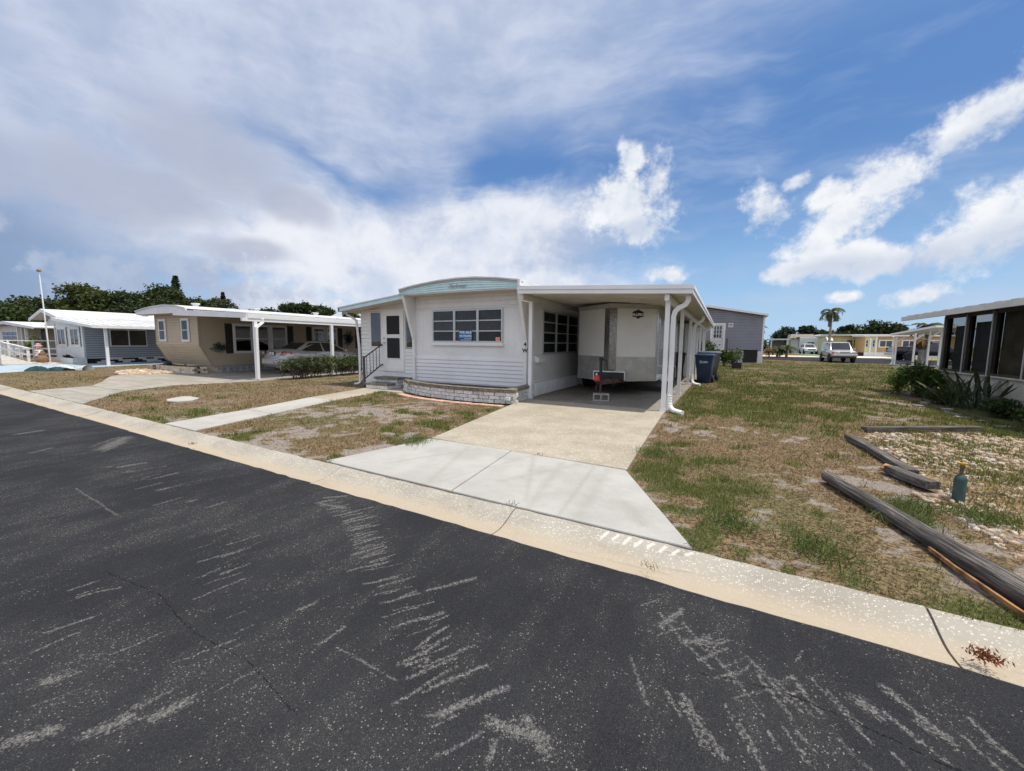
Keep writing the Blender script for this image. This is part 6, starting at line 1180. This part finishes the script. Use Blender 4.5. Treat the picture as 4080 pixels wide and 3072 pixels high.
tree('sparse_tree', 'small green tree just right of the beige roof corner', -64.6, 88, 4.2, 1.0, G3, 29, .4)
for az, el, w, sd, lb in ((-56.2, 4.2, 1.5, 31, 'left of three round pine crowns above the beige carport roof'), (-54.4, 4.35, .9, 32, 'middle and tallest of three pine crowns above the beige carport roof'), (-52.7, 4.05, 1.3, 33, 'right of three round pine crowns above the beige carport roof')): tree('pine_tree', lb, az, 88, el, w, (.045, .062, .026), sd, .8, .38, 'round crowned pines')
tree('oak_tree', 'low tree tops showing over the middle of the beige roof', -58.9, 95, 3.3, 2.0, G2, 34, .6, .4); tree('oak_tree', 'small tree tops seen past the porch downspout', -49.2, 80, 3.7, 1.2, G3, 35, .7)
def norfolk(name, label, az, d, el, w, seed, dens=1.):
    x, y = polar(az, d); top = 1.45+d*math.tan(R(el)); rs = np.random.RandomState(seed); T = thing(name, label, 'tree', (x, y, 0), group='conical pines'); trunk('trunk', x, y, top*.97, .22, [], T)
    P = []; z = top*.25
    while z < top:
        f = (top-z)/(top*.75); rad = d*math.tan(R(w))*(.07+.95*f**.85)
        for k in range(11):
            a = rs.uniform(0, 6.28); n = int(30*dens); t_ = rs.uniform(.1, 1, n); P.append(np.stack([x+math.cos(a)*rad*t_+rs.normal(size=n)*.08, y+math.sin(a)*rad*t_+rs.normal(size=n)*.08, z+.25*rad*t_**2+rs.normal(size=n)*.06], 1))
        z += top*.032
    leaves('crown', np.concatenate(P), .34, .16, (.030, .044, .027), T); return T
norfolk('norfolk_pine', 'tall conical pine rising above the oaks by the beige home', -66.7, 88, 6.8, 1.25, 41); norfolk('norfolk_pine', 'smaller narrow pine standing alone above the beige roof', -62.6, 92, 5.4, .75, 42, .7)
D1 = (.024, .040, .028)
for az, el, w, sd, c, lb in ((6.1, 2.15, 1.3, 51, D1, 'dark cedar right of the grey vinyl home corner'), (8.5, 2.3, .9, 52, D1, 'twin topped dark cedar left of the palm'), (9.4, 1.7, 1.1, 53, G2, 'low tree left of the palm trunk'), (11.3, 2.1, .6, 54, D1, 'slim dark tree just right of the palm trunk'), (12.5, 1.75, 1.2, 55, G1, 'broad low tree above the yellow home'), (12.2, 2.25, .45, 56, D1, 'small pointed tree tip above the yellow home'), (14.1, 2.75, 1.7, 57, (.034, .050, .020), 'large spreading tree above the tan home'), (15.8, 2.3, 1.0, 58, (.034, .050, .020), 'right lobe tree beside the large spreading tree'), (19.0, 2.0, 1.2, 59, D1, 'dark tree behind the small white carport'), (7.0, 1.2, 1.6, 60, G1, 'low far tree behind the brown roof'), (10.2, 1.5, 1.5, 61, G3, 'pale green palm thicket behind the white block home'), (17.4, 1.5, 1.5, 62, G1, 'low dark trees over the white carport roof')):
    tree('far_tree', lb, az, 118, el*.9, w, c, sd, .7, .8, 'trees beyond the far street', lsz=.85)
def frond(base, az, el0, L, droop, n=16, lw=.34, lwid=.035, pts=None):
    P = []; d = Vector((math.sin(az), math.cos(az), 0)); p = Vector(base); el = el0
    for i in range(n+1): P.append(p.copy()); p = p+(d*math.cos(el)+Vector((0, 0, math.sin(el))))*(L/n); el -= droop/n
    return P
def palm(name, label, x, y, h, r, nf, L, lw, col, seed, droop=2.2, el=(.2, 1.3), trunkmat='palm_trunk', leafw=.05, cat='palm'):
    T = thing(name, label, cat, (x, y, 0)); rnd = random.Random(seed); mb = MB(); mb.tube([(x, y, -.05), (x+.05*h*.1, y, h*.5), (x, y, h)], [r*1.3, r, r*.85], 10); mb.build('trunk', M[trunkmat], T, smooth=60)
    for k in range(nf):
        pts = frond((x, y, h), 2*math.pi*k/nf+rnd.uniform(-.3, .3), rnd.uniform(*el), L*rnd.uniform(.85, 1.1), droop*rnd.uniform(.75, 1.2), 14); V = []; F = []; C_ = []
        for i in range(1, len(pts)):
            a = pts[i]; t_ = (pts[i]-pts[i-1]).normalized(); s = t_.cross(Vector((0, 0, 1)))
            if s.length < .05: s = Vector((1, 0, 0))
            s.normalize(); f = i/len(pts); l = lw*math.sin(math.pi*(f*.85+.12))
            for sg in (1, -1):
                for q in (0, .5):
                    b0 = a-t_*(L/14)*q; tip = b0+s*sg*l*.8+t_*l*.45-Vector((0, 0, l*.45)); w_ = t_*leafw*.5; o = len(V); V += [b0-w_, b0+w_, tip]; F.append((o, o+1, o+2)); c = [z*rnd.uniform(.7, 1.3) for z in col]; C_ += [c]*3
            o = len(V); V += [a+s*.02, a-s*.02, pts[i-1]-s*.02]; F.append((o, o+1, o+2)); C_ += [[z*1.2 for z in col]]*3
        raw_mesh('frond', np.array([tuple(v) for v in V]), np.array(F), np.array(C_), 'leaf', T)
    return T
palm('queen_palm', 'tall palm with drooping wind blown fronds above the far street', 13.62, 75, 6.3, .16, 19, 2.1, .7, (.075, .085, .045), 3, 2.8, (.0, 1.4), leafw=.09)
mb = MB(); mb.loft([[(13.62+.22*math.cos(a)-.1, 75+.22*math.sin(a), z) for a in [k*1.05 for k in range(6)]] for z in (4.2, 5.9)]); sk_ = mb.build('dead_frond_skirt', M['wood_brown'], bpy.data.objects['queen_palm'])
for i, (x, y, h, lb) in enumerate(((5.6, 57.4, .9, 'left of two small date palms by the far gravel'), (6.55, 57.8, 1.1, 'right of two small date palms by the far gravel'))): palm('date_palm', lb, x, y, h, .12, 14, 1.25, .32, (.07, .085, .03), 7+i, 2.0, (.2, 1.3), leafw=.08)
palm('date_palm', 'young palm top behind the grey vinyl home corner', 3.7, 62, 3.4, .12, 12, 1.3, .35, (.09, .08, .035), 12, 2.0, (.2, 1.2), leafw=.08); palm('fan_palm', 'palm crown peeking over the porch roof', 16.8, 52, 3.2, .15, 14, 1.6, .5, (.05, .055, .025), 13, 2.0, (.0, 1.2), leafw=.1)
palm('dead_palm', 'dead brown palm skirt under the small white carport', 14.9, 47, 2.1, .16, 14, .9, .4, (.15, .08, .035), 15, 1.2, (-1.2, .2), leafw=.1)
def bush(name, label, x, y, rx, ry, h, col, seed, n=1600, ls=.10, lw=.05, cat='shrub', twigs=0, group=None, z0=0.05, lobes=6):
    T = thing(name, label, cat, (x, y, 0), group=group); rs = np.random.RandomState(seed)
    bl = [(x+rs.uniform(-.5, .5)*rx, y+rs.uniform(-.5, .5)*ry, z0+h*rs.uniform(.3, .68), rx*rs.uniform(.4, .62), ry*rs.uniform(.4, .62), h*rs.uniform(.26, .36)) for _ in range(lobes)]
    P = clumps(bl, n//16, 16, min(rx, ry)*.13+.03, seed); P[:, 2] = np.maximum(P[:, 2], .03); c = np.asarray(col)
    leaves('foliage', P, ls, lw, c, T, var=.45); mb = MB()
    for k in range(7+twigs): 
        a = rs.uniform(0, 6.28); q = rs.uniform(.4, .95) if k >= 7 else rs.uniform(.2, .6); mb.tube([(x+rs.uniform(-.1, .1), y+rs.uniform(-.1, .1), 0), (x+math.cos(a)*rx*q*.5, y+math.sin(a)*ry*q*.5, h*.45), (x+math.cos(a)*rx*q, y+math.sin(a)*ry*q, h*rs.uniform(.5, .95))], [.02, .014, .006], 5)
    mb.build('stem', M['bark'], T); return T
GB = (.055, .085, .022)
bush('leafy_bush', 'tallest bush beside the white door of the grey vinyl home', -1.2, 31.2, .95, .7, 1.75, GB, 71, 1500, .16, .09); bush('leafy_bush', 'middle bush between the bins and the air conditioner', .05, 31.0, .75, .6, 1.25, GB, 72, 1300, .15, .09); bush('leafy_bush', 'low bush left of the plant crate', .62, 31.6, .5, .5, 1.1, (.05, .07, .025), 73, 800, .14, .08)
bush('seedling', 'grey green seedling growing in the black crate', .73, 28.5, .3, .3, .85, (.13, .16, .10), 74, 350, .12, .03, z0=.3); bush('dead_bush', 'dry orange brown bush by the far gravel', 4.7, 56.8, .5, .5, .95, (.26, .14, .05), 75, 700, .18, .06)
bush('leafy_bush', 'green bushes behind the grey vinyl home corner', 3.9, 60.5, 1.0, .9, 2.2, (.05, .075, .02), 76, 1500, .25, .14); bush('leafy_bush', 'yellow green bush beside the far left home post', -46.6, 10.6, .8, .8, 1.6, (.08, .10, .02), 77, 900, .16, .1)
bush('leafy_bush', 'bushy green shrub at the far corner of the screened porch', 5.05, 15.8, .52, .48, .86, (.075, .115, .026), 78, 4200, .085, .05, lobes=9); bush('leafy_bush', 'small yellow green shrub leaning out over the lawn', 4.72, 16.35, .32, .3, .6, (.15, .19, .03), 79, 900, .07, .045)
bush('weed_patch', 'dark weeds under the long pointed leaves', 5.0, 14.1, .38, .5, .26, (.035, .055, .015), 80, 1700, .09, .03, 'weed'); bush('weed_patch', 'leafy weeds at the foot of the porch wall', 5.2, 12.1, .28, .45, .28, (.04, .06, .02), 81, 1300, .09, .05, 'weed'); bush('weed_patch', 'nearest weeds at the foot of the porch wall', 5.2, 10.9, .3, .5, .24, (.05, .07, .02), 82, 1300, .09, .05, 'weed')
bush('planter_plant', 'purple leaved plant in the white planter box', -35.0, 9.35, .4, .2, .5, (.05, .02, .03), 83, 300, .12, .06); bush('planter_plant', 'blue grey succulent in the stone planter', -22.9, 9.35, .3, .2, .5, (.10, .14, .15), 84, 350, .14, .04)
# hedge in front of the sedan
HG = thing('clipped_hedge', 'loose green and grey twig hedge in front of the sedan', 'hedge', (-14.6, 11.6, 0))
rs = np.random.RandomState(90); bl = []
for k in range(15): y = 9.75+k*.30; bl.append((-14.62+rs.uniform(-.12, .12), y, .40+rs.uniform(-.05, .12), .38, .34, .34))
P = clumps(bl, 420, 18, .085, 91); P[:, 2] = np.maximum(P[:, 2], .03); q = vnoise(P[:, 0], P[:, 1], 2.3, 4)[:, None]
cc = np.where(q > .52, np.array([[.062, .095, .02]]), np.array([[.055, .072, .032]])); leaves('foliage', P, .085, .045, cc, HG, var=.5)
Pt = clumps(bl, 130, 14, .07, 92); Pt[:, 2] = np.maximum(Pt[:, 2]-.06, .03); leaves('dead_twigs', Pt, .16, .012, (.23, .20, .165), HG, 'dry_matter')
mb = MB()
for k in range(40):
    y = rs.uniform(9.7, 14.1); x = -14.62; mb.tube([(x, y, 0), (x+rs.uniform(-.1, .1), y+rs.uniform(-.1, .1), .3), (x+rs.uniform(-.35, .35), y+rs.uniform(-.2, .2), rs.uniform(.4, .75))], [.016, .011, .005], 5)
mb.build('stem', M['bark'], HG)
# flower basket and wreath on the beige home wall
BK = thing('wall_basket', 'wire wall basket of blue green plants on the beige side wall', 'basket', (XB+.1, 10.2, .95)); mb = MB()
for k in range(6): z = .92+k*.035; rr = .12+.045*k; mb.tube([(XB+.02+rr*.6*math.sin(a), 10.2+rr*1.2*math.cos(a), z) for a in [j*math.pi/8 for j in range(9)]], .006, 5)
mb.build('wire_frame', M['iron'], BK); leaves('plant', np.random.RandomState(5).normal(size=(160, 3))*[.06, .16, .07]+[XB+.14, 10.2, 1.17], .13, .05, (.05, .10, .09), BK)
WR = thing('wall_wreath', 'dark blue twig wreath ornament hanging on the beige side wall', 'ornament', (XB+.03, 17.35, 1.6)); P = np.random.RandomState(6).normal(size=(260, 3))*[.02, .16, .2]+[XB+.08, 17.35, 1.62]; leaves('twigs', P, .22, .03, (.03, .045, .08), WR, 'dry_matter')
mb = MB(); mb.lathe([(.13, -.02), (.17, 0), (.13, .02)], 14, (XB+.05, 17.35, 1.6), 'X'); mb.build('ring', M['iron'], WR)
# strelitzia and fan palm by the porch
def blade_leaf(V, F, C_, base, tip, w, col, bend=.12, n=6, stalk=.4):
    base, tip = Vector(base), Vector(tip); d = tip-base; s = d.cross(Vector((0, 0, 1))); s = s.normalized() if s.length > .01 else Vector((1, 0, 0)); s = (s+Vector((random.uniform(-.6, .6), random.uniform(-.6, .6), random.uniform(-.3, .3)))).normalized(); up = s.cross(d).normalized(); o = len(V)
    for i in range(n+1):
        f = i/n; p = base+d*f+up*bend*d.length*math.sin(math.pi*f)*.5; ww = (.012 if f < stalk else w*math.sin(math.pi*min(1, (f-stalk)/(1-stalk)*.92+.06)))
        V += [p-s*ww, p+up*ww*-.25, p+s*ww]; C_ += [col]*3
        if i: b0 = o+(i-1)*3; b1 = o+i*3; F += [(b0, b0+1, b1+1, b1), (b0+1, b0+2, b1+2, b1+1)]
def spiky(name, label, x, y, n, L, w, col, seed, spread=1., cat='plant', elr=(.45, 1.4), stalk=.42):
    T = thing(name, label, cat, (x, y, 0)); random.seed(seed)
    for k in range(n):
        a = random.uniform(0, 6.28); e = random.uniform(*elr); l = L*random.uniform(.75, 1.12); b0 = Vector((x+random.uniform(-.15, .15)*spread, y+random.uniform(-.22, .22)*spread, .02)); V, F, C_ = [], [], []
        c = [z*random.uniform(.7, 1.3) for z in col]; blade_leaf(V, F, C_, b0, b0+Vector((math.cos(a)*math.cos(e), math.sin(a)*math.cos(e), math.sin(e)))*l, w*random.uniform(.8, 1.2), c, stalk=stalk)
        raw_mesh('leaf', np.array([tuple(v) for v in V]), np.array(F), np.array(C_), 'leaf', T)
    return T
spiky('strelitzia', 'dark plant with long pointed leaves against the cream knee wall', 5.15, 13.35, 64, .92, .031, (.045, .062, .034), 31, 2.2); spiky('fan_palm_spikes', 'stiff fan palm leaf spikes above the bushy shrub', 4.98, 15.5, 22, 1.12, .022, (.055, .075, .035), 32, 1., 'plant', (.75, 1.5), .1)
# loose weeds at the kerb joints and path
def tufts(name, label, spots, L, col, seed, cat='weed', width=.006, n=40, spread=.06):
    for i, (x, y, lb) in enumerate(spots):
        T = thing(name, lb, cat, (x, y, 0), group=label); rs = np.random.RandomState(seed+i); P = np.stack([x+rs.normal(size=n)*spread, y+rs.normal(size=n)*spread, np.full(n, L*.35)], 1); leaves('blades', P, L, width, col, T, 'grass', up=1.2)
tufts('kerb_weed', 'weeds in kerb joints', [(-1.62, 3.1, 'dry weed in the kerb joint at the apron middle'), (-2.05, 4.72, 'tiny green tuft in the joint between the two concretes'), (-.12, 3.08, 'tiny weed at the right tip of the apron'), (-4.15, 3.2, 'dry weed at the left tip of the apron'), (-.35, 2.62, 'dry weed at the asphalt edge'), (-6.5, 2.86, 'dry weed clump at the gutter edge left of the apron')], .05, (.13, .12, .04), 200, n=26, spread=.03, width=.004)
tufts('grass_clump', 'larger grass clumps', [(1.55, 4.75, 'long green grass clump between the pole and the stand pipe'), (1.42, 4.35, 'grass clump beside the middle of the pole'), (.66, 3.42, 'green grass clump near the kerb below the pole'), (-3.9, 4.45, 'bright green grass clump at the left apron edge'), (.12, 3.6, 'leafy grass clump at the right apron edge'), (-.72, 5.5, 'green clump right of the old concrete slab'), (2.0, 4.75, 'weedy clump at the foot of the stand pipe'), (4.1, 9.6, 'tall dry weeds at the right edge of the plank')], .12, (.11, .14, .045), 220, 'grass', .006, 420, .11)
tufts('leaf_litter', 'dead leaf litter', [(1.17, 2.60, 'rusty brown leaf litter in the gutter at the right edge')], .022, (.20, .065, .03), 260, 'litter', .008, 220, .03)
mk('rust_pile', (.3, .08, .03), .95, .2, 20)
# ------------------------------------------------------------------ grass blades
def grass():
    rs = np.random.RandomState(77); zones = [  # polygon, density per m2 at 4 m
        ([(-.1, 3.0), (6.3, 2.7), (5.6, 18), (11.3, 40.5), (9, 43.5), (3, 45), (2.4, 36.5), (-.9, 36), (-.98, 9.2), (-.88, 4.7)], 1.), ([(-7.42, 3.38), (-4.3, 3.22), (-3.9, 4.8), (-4.42, 8.0), (-6, 7.9), (-7.9, 8.4), (-8.05, 8.75), (-8.9, 8.75), (-8.5, 6.8)], 1.), ([(-12.7, 3.55), (-8.62, 3.4), (-9.5, 6.85), (-10.1, 9.3), (-10.9, 9.8), (-11, 16), (-14.2, 14.5), (-14.2, 9.5), (-15.0, 7.9), (-15.6, 6.6), (-15.0, 5.0)], 1.), ([(-26, 4.2), (-17.2, 3.75), (-17.5, 5.2), (-21.3, 6.8), (-23, 9.2), (-26, 10.4), (-29.9, 11.0), (-28.9, 8), (-27.3, 5.5)], .6)]
    holes = [[(-11.9, 4.7), (-11.5, 4.6), (-11.2, 4.65), (-11.18, 5.0), (-11.47, 5.28), (-12.2, 5.26)], [(1.02, 5.4), (1.2, 5.4), (1.95, 2.7), (1.72, 2.6)], [(1.75, 8), (1.92, 8), (2.05, 5.4), (1.85, 5.4)], [(4.4, 16.2), (6.3, 16.2), (6.3, 10), (4.9, 10)], [(-15.2, 9.2), (-14.9, 9.2), (-14.9, 8.7), (-15.2, 8.7)]]
    allP = []; allG = []; allS = []
    for poly, k in zones:
        xs_, ys_ = zip(*poly); area = (max(xs_)-min(xs_))*(max(ys_)-min(ys_)); N = int(area*5200*k); x = rs.uniform(min(xs_), max(xs_), N); y = rs.uniform(min(ys_), max(ys_), N)
        dist = np.hypot(x, y); keep = rs.rand(N) < np.clip((4.6/dist)**1.7, 0, 1); x, y = x[keep], y[keep]; m = inpoly(x, y, poly)
        for hpoly in holes: m &= ~inpoly(x, y, hpoly)
        x, y = x[m], y[m]; g, s, p = cover(x, y); den = np.clip(.30+.75*g-.62*s+.35*p*(vnoise(x, y, 2.2, 21) < .5), .05, 1)*(1-.35*p*(vnoise(x, y, 2.2, 21) > .55)); m = rs.rand(len(x)) < den; allP.append(np.stack([x[m], y[m]], 1)); allG.append(g[m]); allS.append(p[m])
    P = np.concatenate(allP); g = np.concatenate(allG); pb = np.concatenate(allS); n = len(P); dist = np.hypot(P[:, 0], P[:, 1]); sc = np.clip(dist/5., .75, 4.)
    isg = rs.rand(n) < np.clip(g*1.1+.10+.45*pb, 0, .93); hgt = np.where(isg, .016+.014*g, .013)*rs.uniform(.5, 1.8, n)*np.clip(sc, .85, 1.35); wid = .0032*sc*rs.uniform(.7, 1.4, n)
    a = rs.uniform(0, 6.283, n); tilt = np.where(isg, rs.uniform(.2, 1.1, n), rs.uniform(.9, 1.5, n)); ln = hgt*np.where(isg, 1.35, 2.3); dx, dy = np.cos(a), np.sin(a)
    b0 = np.stack([P[:, 0]-dy*wid, P[:, 1]+dx*wid, np.full(n, -.012)], 1); b1 = np.stack([P[:, 0]+dy*wid, P[:, 1]-dx*wid, np.full(n, -.012)], 1); tip = np.stack([P[:, 0]+dx*np.sin(tilt)*ln, P[:, 1]+dy*np.sin(tilt)*ln, np.cos(tilt)*ln+.004], 1)
    lift = ((rs.rand(n) < .5)*rs.uniform(0, .016, n))*~isg; b0[:, 2] += lift; b1[:, 2] += lift; tip[:, 2] += lift
    V = np.stack([b0, b1, tip], 1).reshape(-1, 3); F = np.arange(3*n).reshape(n, 3)
    gc = np.array([.115, .128, .042])*(1+.5*(rs.rand(n, 1)-.5)) + np.array([.06, .045, .0])*rs.rand(n, 1)**2; sc_ = np.array([.27, .19, .105])*(.18+1.05*rs.rand(n, 1)**1.3); far = sstep(P[:, 1], 8, 16)[:, None]*(P[:, :1] > -1.5); gc = gc*(1-.35*far)+np.array([.125, .112, .052])*.35*far; c = np.where(isg[:, None], gc, sc_); c = np.repeat(c, 3, 0)
    o = raw_mesh('lawn_grass', V, F, c, 'grass'); tag(o, 'short patchy grass blades, part green and part straw dry, over the lawns', 'grass', kind='stuff'); print('blades', n)
grass()
def pebbles(name, label, poly, n, size, pal, seed, mask=True, z=.0, pile=None):
    rs = np.random.RandomState(seed); xs_, ys_ = zip(*poly); x = rs.uniform(min(xs_), max(xs_), n*3); y = rs.uniform(min(ys_), max(ys_), n*3); m = inpoly(x, y, poly)
    if mask: m &= rs.rand(n*3) < np.clip((vnoise(x, y, 2.2, 21)-.40)*6, .10, 1)
    x, y = x[m][:n], y[m][:n]; n = len(x); s = size*rs.uniform(.4, 1.5, n)*np.clip(np.hypot(x, y)/6, .8, 3)**.5; a = rs.uniform(0, 6.28, n); e = rs.uniform(.5, 1, n); h = rs.uniform(.3, .65, n)*s; zz_ = np.full(n, z)
    if pile is not None: zz_ = zz_+pile[2]*np.exp(-((x-pile[0])**2+(y-pile[1])**2)/pile[3]**2)*rs.uniform(.3, 1, n)
    k = 7; th = np.linspace(0, 2*np.pi, k, endpoint=False); V = []; jx = rs.uniform(.75, 1.15, (n, k))
    cx = np.cos(th)[None]*s[:, None]*jx; cy = np.sin(th)[None]*(s*e)[:, None]*jx; X = x[:, None]+cx*np.cos(a)[:, None]-cy*np.sin(a)[:, None]; Y = y[:, None]+cx*np.sin(a)[:, None]+cy*np.cos(a)[:, None]
    low = np.stack([X, Y, np.repeat((zz_-.012)[:, None], k, 1)], 2); mid = np.stack([X, Y, np.repeat((zz_+h*.45)[:, None], k, 1)], 2); top = np.stack([x[:, None]+(X-x[:, None])*.55, y[:, None]+(Y-y[:, None])*.55, np.repeat((zz_+h)[:, None], k, 1)], 2)
    V = np.concatenate([low, mid, top], 1).reshape(-1, 3); o = (np.arange(n)*3*k)[:, None]; j = np.arange(k); j2 = (j+1) % k; F = []
    for l in (0, k): F.append(np.stack([o+l+j, o+l+j2, o+l+k+j2, o+l+k+j], 2).reshape(-1, 4))
    caps_ = np.stack([o[:, 0]+2*k+0, o[:, 0]+2*k+2, o[:, 0]+2*k+4, o[:, 0]+2*k+5], 1); F.append(caps_); F.append(np.stack([o[:, 0]+2*k, o[:, 0]+2*k+1, o[:, 0]+2*k+2, o[:, 0]+2*k+2], 1)[:, :4]*1)
    F = np.concatenate(F[:3]); pal = np.array(pal); c = pal[rs.randint(0, len(pal), n)]*rs.uniform(.75, 1.15, (n, 1)); ob = raw_mesh(name, V, F, np.repeat(c, 3*k, 0), 'dry_matter'); ob.data.shade_smooth(); tag(ob, label, 'gravel', kind='stuff')
PAL = [(.50, .42, .33), (.45, .33, .23), (.56, .51, .44), (.36, .27, .20), (.48, .37, .27)]
pebbles('shell_stones', 'pale shell stones half buried in weedy grass at the right', SHELL, 3600, .022, PAL, 5)
pebbles('shell_stones', 'pale stones spilled along the dirt beside the fallen pole', [(1.75, 5.3), (2.05, 5.35), (2.35, 3.2), (1.95, 3.2)], 160, .028, PAL, 6, False)
pebbles('stone_heap', 'low heap of pale stones in front of the stone planter', [(-24.0, 8.4), (-23.2, 7.6), (-21.9, 7.3), (-21.2, 8.0), (-21.5, 8.85), (-23.6, 9.0)], 900, .05, PAL, 7, False, .01, (-22.9, 8.2, .12, .6))
pebbles('stone_heap', 'pale stone bed under the lawn figures', [(-36.9, 7.9), (-34.6, 7.8), (-34.4, 8.9), (-36.9, 9.0)], 500, .05, PAL, 8, False)

# ------------------------------------------------------------------ bookkeeping: fine joined detail is stuff, far-apart trims become pieces of their own
STUFF = {'crown', 'foliage', 'stem', 'blades', 'twigs', 'dead_twigs', 'rivet_row', 'pan_seam', 'small_print', 'ribbed_panel', 'rib_panel', 'blind', 'siding', 'side_siding', 'front_siding', 'plant', 'safety_chain', 'trellis_lattice', 'skirting', 'logo'}
def loose(o):
    me = o.data; n = len(me.vertices); par = list(range(n))
    def find(a):
        while par[a] != a: par[a] = par[par[a]]; a = par[a]
        return a
    for e in me.edges: a, b_ = find(e.vertices[0]), find(e.vertices[1]); par[a] = b_
    comp = {}
    for p in me.polygons: comp.setdefault(find(p.vertices[0]), []).append(tuple(p.vertices))
    if len(comp) < 2: return
    meshes = []
    for fs in comp.values():
        ids = sorted({i for f in fs for i in f}); mp = {v: k for k, v in enumerate(ids)}; q = bpy.data.meshes.new(me.name); q.from_pydata([me.vertices[i].co[:] for i in ids], [], [tuple(mp[i] for i in f) for f in fs]); q.materials.append(me.materials[0]); meshes.append(q)
    base = o.name.split('.')[0]; o.data = meshes[0]
    for q in meshes[1:]: c = bpy.data.objects.new(base, q); COL.objects.link(c); c.parent = o.parent; c.location = o.location; c.rotation_euler = o.rotation_euler
for o in list(bpy.data.objects):
    if o.type != 'MESH': continue
    base = o.name.split('.')[0]
    if base in STUFF and o.parent: o['kind'] = 'stuff'
    elif base in ('panel_seam', 'trim_rail', 'porch_trim', 'corner_board', 'trim', 'muntin', 'screen_rail', 'notch_trim', 'roof_trim', 'bottom_trim', 'nose_strip'): loose(o)
